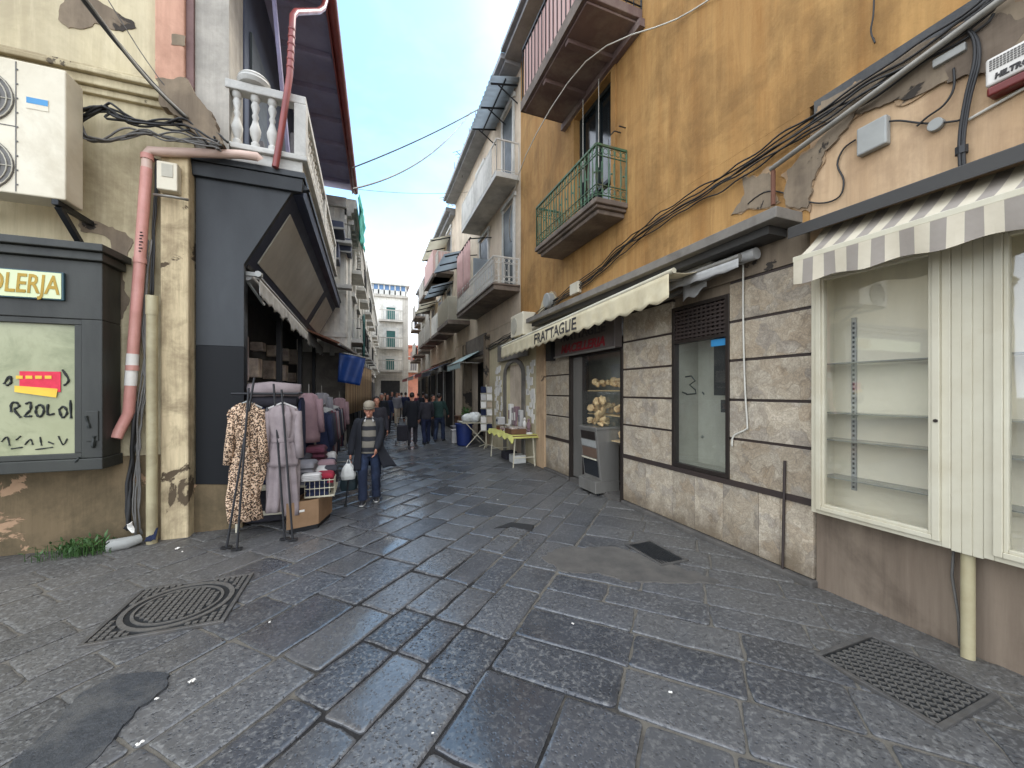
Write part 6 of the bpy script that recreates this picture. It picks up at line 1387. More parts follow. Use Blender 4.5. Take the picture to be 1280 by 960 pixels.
for i, (x, y, z, sx, sy, h, m, lab) in enumerate([(-.56, 6.25, .40, .26, .28, .34, 'dustypink', 'dusty pink folded clothes behind the wire basket'), (-.60, 6.6, .40, .3, .34, .3, 'navycloth', 'navy folded clothes on the street side of the far stall'), (-.62, 7.0, .35, .3, .36, .4, 'whitecloth', 'white folded clothes at the far street corner of the stall'), (-1.3, 5.9, .55, .34, .3, .35, 'navycloth', 'navy folded clothes behind the leopard dress'), (-1.1, 5.85, .92, .3, .3, .3, 'beigecloth', 'beige folded clothes stacked high behind the grey robe'), (-.48, 5.95, .5, .2, .3, .2, 'charcloth', 'charcoal folded clothes at the street side of the wire basket'), (-.66, 5.5, .62, .22, .16, .08, 'whitecloth', 'white folded garment lying on the front of the wire basket')]): folded((x, y, z), sx, sy, h, m, lab, 4, 0)
for i in range(9):
    x = -1.42+i*.07; m = ['charcloth', 'winecloth', 'navycloth', 'greycloth', 'charcloth', 'dustypink', 'blackcloth', 'charcloth', 'navycloth'][i]; y = 6.12
    t = thing('hanging_garment', 'one of the short dark garments hung edge on behind the fabric roll on the rack', 'garment', (x, y, .9), 'short garments on the black rack'); b = MB()
    garment_mesh(b, (x, y, 0), 1.45+random.uniform(-.2, .2), [(.75, .2, .03, 0), (1.2, .19, .03, 0), (1.6, .15, .028, 0), (1.66, .04, .02, 0)], .012, 6, 24, seed=i); b.build('body', M[m], t, smooth=True)
    b = MB(); b.tube([(x, y, 1.66), (x, y, 1.73)], .004, 4); b.build('hanger', M['plasticgrey'], t)
b = MB(); b.tube([(-1.45, 5.95, 1.76), (-1.2, 5.94, 1.78), (-.85, 5.95, 1.76)], [.09, .10, .085], 12); tag(b.build('fabric_roll', M['robe'], smooth=True), 'rolled pinkish grey fabric lying across the top of the clothes rack', 'fabric')
b = MB(); b.tube([(-1.5, 6.0, 1.62), (-.9, 5.99, 1.6)], .08, 12); tag(b.build('fabric_roll', M['charcloth'], smooth=True), 'rolled charcoal fabric under the pinkish grey roll', 'fabric')
# rails of garments further back
gr_ = thing('garment_rail', 'long chrome garment rail full of clothes on the left side', 'clothes rack', (-.8, 8.2, 0))
b = MB(); b.tube([(-.78, 6.9, 1.5), (-.70, 10.3, 1.5)], .016, 8)
for (x, y) in ((-.78, 6.9), (-.70, 10.3)): b.tube([(x, y, 0), (x, y, 1.5)], .016, 8); b.tube([(x-.25, y, .02), (x+.25, y, .02)], .016, 8)
b.build('frame', M['steel'], gr_)
proto = {}
seq = ['navycloth', 'navycloth', 'charcloth', 'charcloth', 'winecloth', 'greycloth', 'dustypink', 'blackcloth', 'navycloth', 'charcloth', 'greycloth', 'blackcloth', 'winecloth', 'navycloth', 'blackcloth', 'charcloth']
names['blackcloth'] = 'black'
ordn = ['nearest', 'second', 'third', 'fourth', 'fifth', 'sixth', 'seventh', 'eighth', 'ninth', 'tenth', 'eleventh', 'twelfth', 'thirteenth', 'fourteenth', 'fifteenth', 'farthest']
for i, m in enumerate(seq):
    y = 7.0+i*.205; x = -.775+.075*i/16; L = .45+.25*random.random()
    t = thing('hanging_garment', '%s garment, %s from the near end of the chrome rail' % (names[m], ordn[i]), 'garment', (x, y, .5), 'clothes hanging on the chrome rail')
    b = MB(); z0 = 1.42-.6-L*.5
    garment_mesh(b, (x, y, 0), random.uniform(-.12, .12), [(z0, .20, .05, 0), (1.0, .2, .055, 0), (1.3, .2, .05, 0), (1.39, .16, .04, 0), (1.43, .05, .03, 0)], .014, 6, 24, seed=i); b.build('body', M[m], t, smooth=True)
    for s in (-1, 1):
        b = MB(); sleeve(b, (x+s*.17, y, 1.36), (x+s*.235, y-.01, .85), .055, .04, 8); b.build('sleeve', M[m], t, smooth=True)
    b = MB(); b.tube([(x-.15, y, 1.40), (x, y, 1.45), (x+.15, y, 1.40)], .01, 5); b.tube([(x, y, 1.45), (x, y, 1.515)], .004, 4); b.build('hanger', M['plasticgrey'], t)
for i, (u, Y, zt4, m, lab) in enumerate([(386, 6.6, 1.72, 'dustypink', 'dusty pink coat hanging on a post behind the grey robe'), (402, 8.2, 1.72, 'greycloth', 'light grey jacket hanging above the chrome rail'), (424, 9.5, 1.6, 'dustypink', 'pink sweater hanging at the street end of the rail')]):
    c = onY(u, 500, Y); t = thing('hanging_coat', lab, 'coat', (c.x, Y, .8), 'coats hung at the shop front')
    b = MB(); garment_mesh(b, (c.x, Y, 0), .2, [(zt4-.75, .15, .10, 0), (zt4-.4, .14, .1, 0), (zt4-.15, .16, .1, 0), (zt4-.03, .11, .06, 0), (zt4, .05, .04, 0)], .015, 7, 28, seed=i+20); b.build('body', M[m], t, smooth=True)
    for s in (-1, 1):
        b = MB(); sleeve(b, (c.x+s*.14, Y, zt4-.09), (c.x+s*.18, Y, zt4-.6), .055, .045, 8); b.build('sleeve', M[m], t, smooth=True)
    b = MB(); b.tube([(c.x, Y, zt4), (c.x, Y, zt4+.14)], .006, 5); b.build('hook', M['steel'], t)
b = MB(); b.box(-2.0, -1.62, 6.0, 6.5, 1.9, 2.5); b.box(-1.95, -1.7, 6.6, 7.0, 1.9, 2.6); tag(b.build('boxed_goods', M['robe'], bevel=.03), 'pale bagged goods stacked on the shelf behind the clothes rack', 'goods')
b = MB(); b.box(-2.0, -1.6, 5.95, 8.0, 1.84, 1.88); tag(b.build('wall_shelf', M['steel']), 'metal shelf in the dark shop behind the clothes rack', 'shelf')
# ============================================================ book table on the right
tb = thing('folding_table', 'folding table with yellow cloth and books in front of the beige door', 'table', (3.4, 9, 0))
b = MB(); b.box(3.10, 3.70, 8.15, 9.9, .70, .73); b.build('table_top', M['wood'], tb)
for (x, y) in ((3.12, 8.18), (3.66, 8.18), (3.12, 9.85), (3.66, 9.85)): b = MB(); b.tube([(x-.0, y, .0), (x+(.05 if x < 3.4 else -.05), y, .70)], .016, 6); b.build('leg', M['whitepaint'], tb)
b = MB(); b.tube([(3.14, 8.18, .22), (3.64, 8.18, .22)], .014, 6); b.tube([(3.14, 9.85, .22), (3.64, 9.85, .22)], .014, 6); b.build('stretcher', M['whitepaint'], tb)
b = MB(); b.sheet(lambda x, y: (3.05+.68*x, 8.08+1.9*y, .738-(.10+.03*math.sin(y*30) if x < .04 else 0)-(.06 if y < .03 else 0)), 30, 40); tag(b.build('tablecloth', M['yellowcloth'], smooth=True, solid=.004), 'yellow green cloth over the folding book table', 'tablecloth')
random.seed(17)
cl = [('paper', 'white'), ('letterred', 'red'), ('wood', 'brown'), ('navycloth', 'dark blue'), ('beigecloth', 'beige'), ('dustypink', 'pink'), ('robe', 'grey')]
bkn = 0
def book(lab, x, y, z, sx, sy, sz, m, ang=0):
    t = thing('book', lab, 'book', (x, y, z), 'books on the yellow table', ang)
    b = MB(); ca, sa = math.cos(ang), math.sin(ang)
    def bb(b, x0, x1, y0, y1, z0, z1):
        P = [V((x+px*ca-py*sa, y+px*sa+py*ca, zz)) for zz in (z0, z1) for px, py in ((x0, y0), (x1, y0), (x1, y1), (x0, y1))]; b.hexa(P[:4], P[4:])
    bb(b, -sx/2, sx/2, -sy/2, sy/2, z, z+.006); bb(b, -sx/2, sx/2, -sy/2, sy/2, z+sz-.006, z+sz); bb(b, -sx/2, -sx/2+.006, -sy/2, sy/2, z+.006, z+sz-.006); b.build('cover', M[m], t)
    b = MB(); bb(b, -sx/2+.008, sx/2-.008, -sy/2+.006, sy/2-.006, z+.007, z+sz-.007); b.build('pages', M['paper'], t)
b = MB(); b.box(3.12, 3.5, 8.30, 8.75, .745, .87); t = thing('goods_tray', 'shallow brown tray of small goods at the near end of the yellow table', 'tray', (3.3, 8.5, .745)); b.build('tray', M['wood'], t, bevel=.006)
b = MB()
for k in range(14): b.box(3.14+(k % 7)*.05, 3.18+(k % 7)*.05, 8.32+(k//7)*.2, 8.5+(k//7)*.2, .871, .885+random.random()*.02, t=random.random())
b.build('packets', M['goods'], t)
pos_ = [('white', 'paper', 3.56, 8.32, 1), ('red', 'letterred', 3.56, 8.55, 2), ('beige', 'beigecloth', 3.3, 8.95, 1), ('dark blue', 'navycloth', 3.5, 8.95, 3), ('pink', 'dustypink', 3.3, 9.25, 2), ('grey', 'robe', 3.52, 9.3, 2), ('brown', 'wood', 3.3, 9.6, 3), ('white', 'paper', 3.55, 9.65, 4)]
for (cn, m, x, y, n) in pos_:
    for k in range(n):
        mm, cc = (m, cn) if k == n-1 else random.choice(cl)[::1]
        where = {8.32: 'nearest the marble pier', 8.55: 'behind the white one by the wall', 8.95: 'beside the brown tray', 9.25: 'in the middle of the table', 9.3: 'in the middle by the wall', 9.6: 'at the far street corner', 9.65: 'at the far wall corner'}[y]
        book('%s book %s, %s' % (cc, where, ('top of its pile' if n > 1 else 'lying alone') if k == n-1 else '%s in its pile' % ('lowest', 'second from the bottom', 'third from the bottom')[k]), x, y, .745+k*.032, .14, .2, .03, mm, random.uniform(-.2, .2))
for i, (y, m, lab) in enumerate([(8.45, 'dustypink', 'pink figurine standing on the near part of the yellow table'), (8.7, 'paper', 'white figurine standing behind the pink one on the yellow table'), (9.1, 'beigecloth', 'beige vase standing in the middle of the yellow table')]):
    b = MB(); b.lathe([(.05, 0), (.06, .02), (.03, .05), (.055, .13), (.04, .2), (.022, .23), (.035, .27), (.01, .31)], (3.62, y, .79 if i == 0 else .80), 14); tag(b.build('figurine', M[m], smooth=40), lab, 'figurine')
random.seed(51)
for i, (x, y, sx, sy, h, m, lab) in enumerate([(3.62, 8.95, .1, .14, .42, 'whitecloth', 'tall white package standing by the wall in the middle of the yellow table'), (3.60, 9.18, .12, .16, .5, 'dustypink', 'tall pinkish package by the wall on the yellow table'), (3.62, 9.42, .1, .16, .46, 'robe', 'tall greyish package towards the far end of the yellow table'), (3.6, 9.6, .12, .14, .55, 'paper', 'tallest pale package at the far end of the yellow table'), (3.35, 9.75, .2, .2, .2, 'whitecloth', 'low white box at the far street corner of the yellow table')]):
    t = thing('packaged_goods', lab, 'package', (x, y, .84), 'pale packages on the yellow table'); b = MB(); b.box(x-sx/2, x+sx/2, y-sy/2, y+sy/2, .86, .86+h); b.build('pack', M[m], t, bevel=.015); b = MB(); b.box(x-sx/2-.003, x-sx/2-.001, y-sy*.3, y+sy*.3, .9+h*.2, .86+h*.7); b.build('printed_face', M[['greycloth', 'paper', 'paper', 'dustypink', 'navycloth'][i]], t)
for i, (y, z) in enumerate([(8.6, 0.0), (9.2, 0.0)]):
    b = MB(); b.box(3.3, 3.62, y, y+.35, .0, .2); t = tag(b.build('plastic_crate', [M['bagwhite'], M['charcloth']][i], bevel=.02), ['white plastic crate on the ground under the yellow table', 'dark plastic crate on the ground under the yellow table'][i], 'crate')
pr = thing('postcard_rack', 'tall postcard rack standing behind the yellow table', 'postcard rack', (3.45, 11.4, 0))
b = MB(); b.tube([(3.45, 11.4, 0), (3.45, 11.4, 1.95)], .02, 6)
for a in range(3): b.tube([(3.45, 11.4, .12), (3.45+.3*math.cos(a*2.1), 11.4+.3*math.sin(a*2.1), .015)], .014, 5)
for k in range(6): b.box(3.24, 3.62, 11.3, 11.32, .52+k*.23, .54+k*.23)
b.build('stand', M['whitepaint'], pr)
random.seed(6)
for k in range(6):
    for j in range(2):
        b = MB(); x = 3.25+j*.19; b.hexa([(x, 11.27, .55+k*.23), (x+.17, 11.27, .55+k*.23), (x+.17, 11.275, .55+k*.23), (x, 11.275, .55+k*.23)], [(x, 11.30, .74+k*.23), (x+.17, 11.30, .74+k*.23), (x+.17, 11.305, .74+k*.23), (x, 11.305, .74+k*.23)]); b.build('card', M[random.choice(['paper', 'paper', 'navycloth', 'beigecloth', 'whitecloth'])], pr)
bn = thing('blue_bin', 'large blue plastic bin under the white bags on the right', 'bin', (2.95, 12.2, 0))
b = MB(); b.lathe([(.22, .012), (.235, .05), (.27, .66)], (2.95, 12.2, 0), 20); b.build('body', M['bluebin'], bn, smooth=40)
b = MB(); b.lathe([(.27, .66), (.30, .665), (.30, .71), (.265, .715)], (2.95, 12.2, 0), 20); b.build('rim', M['bluebin'], bn, smooth=40)
t = thing('cross_leg_table', 'folding table with crossed white legs beside the blue bin', 'table', (3.25, 11.9, 0)); b = MB(); b.box(2.8, 3.65, 11.7, 12.6, .74, .765); b.build('table_top', M['whitepaint'], t)
b = MB()
for y in (11.72, 12.55): b.tube([(2.9, y, 0), (3.6, y, .74)], .014, 6); b.tube([(3.6, y, 0), (2.9, y, .74)], .014, 6)
b.build('crossed_legs', M['whitepaint'], t)
random.seed(19)
for i, (x, y, r, lab) in enumerate([(2.95, 11.85, .17, 'white plastic bag nearest the blue bin on the cross legged table'), (3.2, 11.85, .21, 'large bulging white plastic bag on the cross legged table'), (3.42, 12.0, .16, 'white plastic bag by the wall side of the cross legged table')]):
    b = MB(); b.ball((x, y, .77+r*.75), r, 16, 1, 1, .78); b.v = [p+V((wob(p, .06, 9), wob(p+V((4, 4, 4)), .06, 9), wob(p+V((8, 8, 8)), .05, 9))) for p in b.v]; tag(b.build('plastic_bag', M['bagwhite'], smooth=True), lab, 'plastic bag', 'white bags on the cross legged table')
for i, (x, y, sx, sy, h, m, lab) in enumerate([(3.2, 13.0, .35, .5, .6, 'charcloth', 'dark crate standing behind the cross legged table'), (2.9, 13.2, .3, .4, .5, 'greycloth', 'grey crate beside the dark crate on the right pavement'), (3.3, 14.0, .4, .6, .8, 'wood', 'tall brown crate by the shop pier on the right'), (2.75, 12.75, .18, .18, .42, 'whitecloth', 'white bucket behind the blue bin')]):
    b = MB(); b.box(x-sx/2, x+sx/2, y-sy/2, y+sy/2, .012, h); b.box(x-sx/2-.02, x+sx/2+.02, y-sy/2-.02, y+sy/2+.02, h+.002, h+.05); tag(b.build('stock_crate', M[m], bevel=.01), lab, 'crate')
t = thing('potted_plant', 'leafy green plant in a pot on the dark crate behind the white bags', 'plant', (3.2, 13.0, .65)); b = MB(); b.lathe([(.09, 0), (.13, .2), (.12, .2)], (3.2, 13.0, .652), 12); b.build('pot', M['terracotta'], t)
b = MB()
for i in range(120):
    a, e = random.random()*6.28, random.uniform(.1, 1.4); d = V((math.cos(a)*math.cos(e), math.sin(a)*math.cos(e), math.sin(e))); q = V((3.2, 13.0, .85))+d*random.uniform(.05, .3); s_ = d.cross(V((0, 0, 1))).normalized()*.03; b.add([q, q+d*.05+s_, q+d*.1, q+d*.05-s_], [(0, 1, 2, 3)])
b.build('foliage', M['leaf'], t)
# ============================================================ people
def remesh(b, name, m, parent, vox, smooth=3, fac=.5):
    o = b.build('tmpmesh', m, None)
    r = o.modifiers.new('r', 'REMESH'); r.mode = 'VOXEL'; r.voxel_size = vox; r.use_smooth_shade = True
    s = o.modifiers.new('s', 'SMOOTH'); s.iterations = smooth; s.factor = fac
    dg = bpy.context.evaluated_depsgraph_get(); dg.update(); me = bpy.data.meshes.new_from_object(o.evaluated_get(dg)); bpy.data.objects.remove(o)
    me.name = name; me.materials.clear(); me.materials.append(m)
    for p in me.polygons: p.use_smooth = True
    o = bpy.data.objects.new(name, me); C.objects.link(o)
    if parent is not None: o.parent = parent
    return o
def ell(b, rings, n=16):      # (center, rx, ry) horizontal rings bottom->top, closed
    vs = []; fs = []
    for (c, rx, ry) in rings:
        for j in range(n): a = 2*math.pi*j/n; vs.append(V(c)+V((rx*math.cos(a), ry*math.sin(a), 0)))
    k = len(rings)
    for i in range(k-1):
        for j in range(n): fs.append((i*n+j, i*n+(j+1) % n, (i+1)*n+(j+1) % n, (i+1)*n+j))
    fs += [tuple(range(n))[::-1], tuple((k-1)*n+j for j in range(n))]; b.add(vs, fs)
def limb(b, pts, rs, n=10):
    b.tube(pts, rs, n)
    for p, r in zip(pts, rs): b.ball(p, r*.99, n)
def person(label, x, y, yaw, h, top='blackcloth', bot='jeans', hair='hairdark', skirt=None, stride=.12, arms=((.05, .0), (.05, 0)), coat=0.0, cap=None, hi=False, stoop=0.0, name='person', hand=None, group=None, longhair=False, shirt=None, openfront=False):
    """figure in local metres, facing -Y; arms = (outward, forward) swing of each hand"""
    t = thing(name, label, 'person', (x, y, 0), group, yaw); s = h/1.72
    sc = lambda p: V(p)*s
    vox = .007 if hi else (.014 if y < 18 else .022)
    st = stride
    hipz = .90; J = {}
    for sd_ in (-1, 1):
        f = st*(1 if sd_ < 0 else -1)
        J['hip', sd_] = V((.085*sd_, 0, hipz)); J['ank', sd_] = V((.10*sd_, f*-1, .085)); kn = J['hip', sd_].lerp(J['ank', sd_], .5); J['knee', sd_] = kn+V((0.01*sd_, -.035-abs(f)*.1, 0))
        so_, sf_ = arms[0 if sd_ < 0 else 1]
        J['sh', sd_] = V((.175*sd_, -.0-stoop*.55, 1.40-stoop*.12)); J['wr', sd_] = V(((.23+so_)*sd_, -.02-sf_-stoop*.4, .86+sf_*.55-stoop*.05)); el = J['sh', sd_].lerp(J['wr', sd_], .52); J['el', sd_] = el+V((.03*sd_, .05-.12*max(0, sf_), -.02))
    nk = V((0, -stoop*.7, 1.47-stoop*.1)); hd = V((0, -stoop*1.0-.015, 1.60-stoop*.16))
    b = MB()
    ell(b, [(sc((0, 0, .86)), .15*s, .11*s), (sc((0, 0, .95)), .155*s, .115*s), (sc((0, -stoop*.2, 1.08)), .135*s, .105*s), (sc((0, -stoop*.4, 1.25)), .15*s, .115*s), (sc((0, -stoop*.55, 1.37)), .145*s, .10*s), (sc((0, -stoop*.65, 1.44)), .07*s, .065*s)])
    limb(b, [sc(nk-V((0, 0, .05))), sc(nk), sc(hd-V((0, 0, .04)))], [.055*s, .052*s, .055*s])
    b.ball(sc(hd+V((0, .01, .03))), .088*s, 16, .86, 1.05, 1.12); b.ball(sc(hd+V((0, -.025, -.045))), .066*s, 14, .85, 1, 1.0)   # skull, jaw
    if hi or y < 16:
        limb(b, [sc(hd+V((0, -.088, .015))), sc(hd+V((0, -.108, -.022)))], [.010*s, .016*s]); b.ball(sc(hd+V((0, -.078, -.085))), .026*s, 8)
        for q in (-1, 1): b.ball(sc(hd+V((.078*q, .015, -.005))), .026*s, 8, .4, .8, 1.2); b.ball(sc(hd+V((.03*q, -.076, .026))), .018*s, 8, 1.2, .7, .6); b.ball(sc(hd+V((.038*q, -.066, -.025))), .024*s, 8)
        b.ball(sc(hd+V((0, -.085, -.052))), .017*s, 8, 1.5, .6, .4)
    for q in (-1, 1):
        limb(b, [sc(J['sh', q]), sc(J['el', q]), sc(J['wr', q])], [.048*s, .038*s, .028*s])
        limb(b, [sc(J['hip', q]), sc(J['knee', q]), sc(J['ank', q])], [.082*s, .055*s, .038*s])
        limb(b, [sc(J['ank', q]+V((0, .02, -.04))), sc(J['ank', q]+V((.01*q, -.13, -.055)))], [.04*s, .03*s])
        wr = J['wr', q]; d = (wr-J['el', q]).normalized(); side = V((0, -1, 0)); pm = wr+d*.06
        b.ball(sc(pm), .042*s, 10, .55, .9, 1.15)
        for k in range(4):
            a = pm+d*.035+side*(.026-k*.0175); L = (.062, .07, .065, .05)[k]; inn = V((-q, 0, 0))*.012; m1 = a+d*L*.5+inn*.3; m2 = a+d*L*.85+inn*1.6; m3 = a+d*L*1.0+inn*3.4
            b.tube([sc(a-d*.02), sc(a), sc(m1), sc(m2), sc(m3)], [.0095*s, .0095*s, .0088*s, .008*s, .006*s], 7)
        a = pm+side*.028-d*.02; b.tube([sc(a), sc(a+side*.028+d*.02), sc(a+side*.034+d*.05+V((-q*.012, 0, 0)))], [.012*s, .0105*s, .008*s], 7)
    remesh(b, 'body', M['skin'], t, vox, 3)
    # trousers / skirt
    b = MB()
    ell(b, [(sc((0, 0, .80)), .165*s, .125*s), (sc((0, 0, .95)), .172*s, .13*s), (sc((0, -stoop*.1, 1.03)), .165*s, .125*s)])
    if skirt: ell(b, [(sc((0, 0, skirt)), .22*s, .18*s), (sc((0, 0, .7)), .19*s, .15*s), (sc((0, 0, .95)), .165*s, .125*s)])
    else:
        for q in (-1, 1):
            b.tube([sc(J['hip', q]), sc(J['knee', q]+V((0, .0, .1))), sc(J['knee', q]-V((0, 0, .05))), sc(J['ank', q]+V((0, 0, .12))), sc(J['ank', q]+V((0, -.005, -.01)))], [.10*s, .086*s, .078*s, .074*s, .078*s], 12); b.ball(sc(J['hip', q]), .10*s, 12)
            if hi:
                for k in range(4): b.tube([sc(J['ank', q]+V((.06*math.cos(a), .06*math.sin(a), .03+k*.035+.012*math.sin(a*2+k)))) for a in [x*.8 for x in range(9)]], .014*s, 6)
    remesh(b, 'skirt' if skirt else 'trousers', M[bot], t, vox*1.2, 3)
    # shoes
    for q in (-1, 1):
        b = MB(); a = J['ank', q]; limb(b, [sc(a+V((0, .035, -.035))), sc(a+V((0, -.04, -.035))), sc(a+V((.012*q, -.135, -.052)))], [.047*s, .046*s, .036*s]); b.v = [V((p.x, p.y, max(.002, p.z))) for p in b.v]; sh = remesh(b, 'shoe', M['shoe'], t, max(.009, vox*.8), 2)
        if hi:
            b = MB(); b.tube([sc(V((a.x, a.y+.075, .018))), sc(V((a.x+.004*q, a.y-.05, .018))), sc(V((a.x+.012*q, a.y-.172, .018)))], [.04*s, .052*s, .03*s], 12, ry=.32); o = b.build('sole', M['rubberwhite'], None, smooth=True); o.parent = sh
    # top
    lo = .86-coat
    if not openfront:
        b = MB(); fl = 1+coat*.25
        ell(b, [(sc((0, 0, lo)), .185*fl*s, .15*fl*s), (sc((0, -stoop*.1, .98)), .175*s, .138*s), (sc((0, -stoop*.25, 1.12)), .168*s, .132*s), (sc((0, -stoop*.45, 1.28)), .175*s, .135*s), (sc((0, -stoop*.55, 1.39)), .165*s, .115*s), (sc((0, -stoop*.65, 1.455)), .085*s, .08*s)])
        for q in (-1, 1): limb(b, [sc(J['sh', q]), sc(J['el', q]), sc(J['wr', q].lerp(J['el', q], .03))], [.068*s, .058*s, .046*s])
        remesh(b, 'jacket', M[top], t, vox*1.2, 3)
    else:
        b = MB()
        ell(b, [(sc((0, -.005, .86)), .178*s, .145*s), (sc((0, -stoop*.2-.01, 1.0)), .172*s, .145*s), (sc((0, -stoop*.35, 1.16)), .165*s, .137*s), (sc((0, -stoop*.5, 1.32)), .162*s, .128*s), (sc((0, -stoop*.6, 1.42)), .12*s, .095*s), (sc((0, -stoop*.68, 1.47)), .07*s, .07*s)])
        remesh(b, 'sweater', M[shirt], t, .009, 3)
        b = MB()     # open jacket: shell around the back with the front left open, hem blown out on one side
        prof = [(.60, .235, .19), (.75, .235, .19), (.9, .225, .18), (1.05, .215, .17), (1.2, .21, .165), (1.33, .205, .155), (1.41, .175, .13), (1.465, .09, .09)]
        def fn(u, v):
            i = min(len(prof)-2, int(v*(len(prof)-1))); k = v*(len(prof)-1)-i
            z, rx, ry = [prof[i][q]+(prof[i+1][q]-prof[i][q])*k for q in range(3)]
            a0 = math.radians(-90+28+10*v); a = a0+(2*math.pi-2*math.radians(28+10*v))*u
            low = max(0, (1.0-z)/.4)
            right = max(0, 1-abs(u-.12)/.22); left = max(0, 1-abs(u-.93)/.16)
            rr = 1+.06*math.sin(u*34+z*3)*low
            x = rx*math.cos(a)*rr+right*low**1.2*.24-left*low*.04; yy = ry*math.sin(a)*rr-right*low*.05-left*low*.03
            return sc((x, yy-stoop*(z-.86)*1.15*(1 if z > .86 else 0), z+right*low*.03+.012*math.sin(u*25)*low))
        b.sheet(fn, 60, 26)
        jk = b.build('jacket', M[top], None, smooth=True, solid=.014); jk.parent = t
        for q in (-1, 1):
            b = MB(); limb(b, [sc(J['sh', q]), sc(J['sh', q].lerp(J['el', q], .5)+V((.008*q, .01, 0))), sc(J['el', q]), sc(J['wr', q].lerp(J['el', q], .05))], [.075*s, .07*s, .064*s, .052*s], 14)
            for k in range(5): p = J['el', q].lerp(J['wr', q], k/6); b.ball(sc(p+V((.01*q*(-1)**k, .01, 0))), .058*s, 10, 1, 1, .5)
            o = remesh(b, 'sleeve', M[top], None, .009, 3); o.parent = jk
        b = MB(); b.tube([sc((-.07, -stoop*.75-.075, 1.40)), sc((-.055, -stoop*.7-.03, 1.47)), sc((0, -stoop*.66+.05, 1.485)), sc((.055, -stoop*.7-.03, 1.47)), sc((.07, -stoop*.75-.075, 1.40))], .018*s, 8); o = b.build('collar', M['whitecloth'], None, smooth=True); o.parent = t
    # hair, cap
    b = MB(); hc = hd+V((0, .02, .045))
    b.ball(sc(hc), .094*s, 14, .88, 1.05, 1.05)
    b.v = [p if (p.y > s*(hd.y-.045) or p.z > s*(hd.z+.07)) else V((p.x, s*(hd.y-.03), p.z)) for p in b.v]
    b.v = [V((p.x, p.y, max(p.z, s*(hd.z-.05)))) for p in b.v]
    if cap: b.v = [V((p.x*.97, p.y, min(p.z, s*(hd.z+.07)))) for p in b.v]
    if longhair: ell(b, [(sc(hd+V((0, .055, -.2))), .09*s, .045*s), (sc(hd+V((0, .05, -.05))), .098*s, .06*s), (sc(hd+V((0, .03, .06))), .09*s, .075*s)])
    remesh(b, 'hair', M[hair], t, max(.010, vox*.8), 2)
    if hi:
        for q in (-1, 1):
            b = MB(); b.ball(sc(hd+V((.031*q, -.077, .012))), .0105*s, 8); b.build('eye', M['cable'], None, smooth=True).parent = t
            b = MB(); b.tube([sc(hd+V((.014*q, -.090, .032))), sc(hd+V((.032*q, -.087, .038))), sc(hd+V((.05*q, -.075, .032)))], .006*s, 6); b.build('eyebrow', M['hairgrey'], None, smooth=True).parent = t
        b = MB(); b.tube([sc(hd+V((-.024, -.091, -.055))), sc(hd+V((0, -.099, -.053))), sc(hd+V((.024, -.091, -.055)))], .004*s, 6); b.build('mouth', M['letterred'], None).parent = t
    if cap:
        b = MB(); b.lathe([(.098, .0), (.103, .03), (.094, .07), (.06, .10), (.005, .112)], (0, 0, 0), 18, sx=.93, sy=1.08); b.v = [sc(p+hd+V((0, .012, .062))) for p in b.v]
        b.build('cap', M[cap], None, smooth=50).parent = t
        b = MB(); b.ball(sc(hd+V((0, -.088, .105))), .02*s, 10, 1.2, .25, .8); b.build('emblem', M['letterwhite'], None, smooth=True).parent = t
        b = MB(); n_ = 12; vs = []
        for k in range(n_+1):
            a = math.radians(200+140*k/n_); 
            for r_, dz in ((.9, 0), (1.65, -.045)): vs.append(sc(hd+V((.09*math.cos(a)*(1 if r_ < 1 else 1.12), .1*math.sin(a)*r_+.01, .068+dz))))
        o_ = len(b.v); b.add(vs, [(2*k, 2*k+1, 2*k+3, 2*k+2) for k in range(n_)])
        b.build('brim', M['capbrimshade'], None, smooth=True, solid=.008).parent = t
    return t, J, s
p = onZ(462, 628)
man, J, s_ = person('old man in a beige cap, striped sweater and open dark jacket walking with a cane', p.x, p.y, -.08, 1.57, 'blackcloth', 'jeans', 'hairgrey', stride=.10, arms=((.06, .02), (-.10, .19)), cap='cap', hi=True, stoop=.07, openfront=True, shirt='sweater')
bpy.context.view_layer.update()
mw = Matrix.Translation(man.location) @ man.rotation_euler.to_matrix().to_4x4()
hw = mw @ (J['wr', -1]*s_)+V((-.0, -.01, -.095))
cn = thing('walking_cane', 'black walking cane in the right hand of the old man', 'cane', (hw.x, hw.y, 0))
b = MB(); ft = V((hw.x-.07, hw.y-.10, .012)); b.tube([ft+V((0, 0, .03)), hw+V((0, 0, .02))], .011, 8); b.build('shaft', M['blackmetal'], cn)
b = MB(); b.tube([hw+V((0, .05, .02)), hw+V((0, 0, .032)), hw+V((0, -.06, .022))], .014, 8); b.build('handle', M['wood'], cn, smooth=True)
b = MB(); b.tube([ft, ft+V((0, 0, .045))], .018, 8); b.build('rubber_tip', M['cable'], cn)
def bag(name, label, c, w_, h_, m, loop):
    t = thing(name, label, 'bag', c); b = MB()
    garment_mesh(b, (c[0], c[1], 0), .2, [(c[2]-h_, w_*.85, w_*.35, 0), (c[2]-h_*.75, w_, w_*.5, 0), (c[2]-h_*.3, w_*.8, w_*.4, 0), (c[2]-.02, w_*.45, w_*.2, 0), (c[2], w_*.3, w_*.1, 0)], .012, 6, 24, seed=int(c[2]*100)); b.build('body', M[m], t, smooth=True)
    b = MB(); b.tube([(c[0]-w_*.3, c[1], c[2]-.01), (c[0]-w_*.1, c[1], c[2]+loop), (c[0]+w_*.1, c[1], c[2]+loop), (c[0]+w_*.3, c[1], c[2]-.01)], .007, 5); b.build('handle', M[m], t)
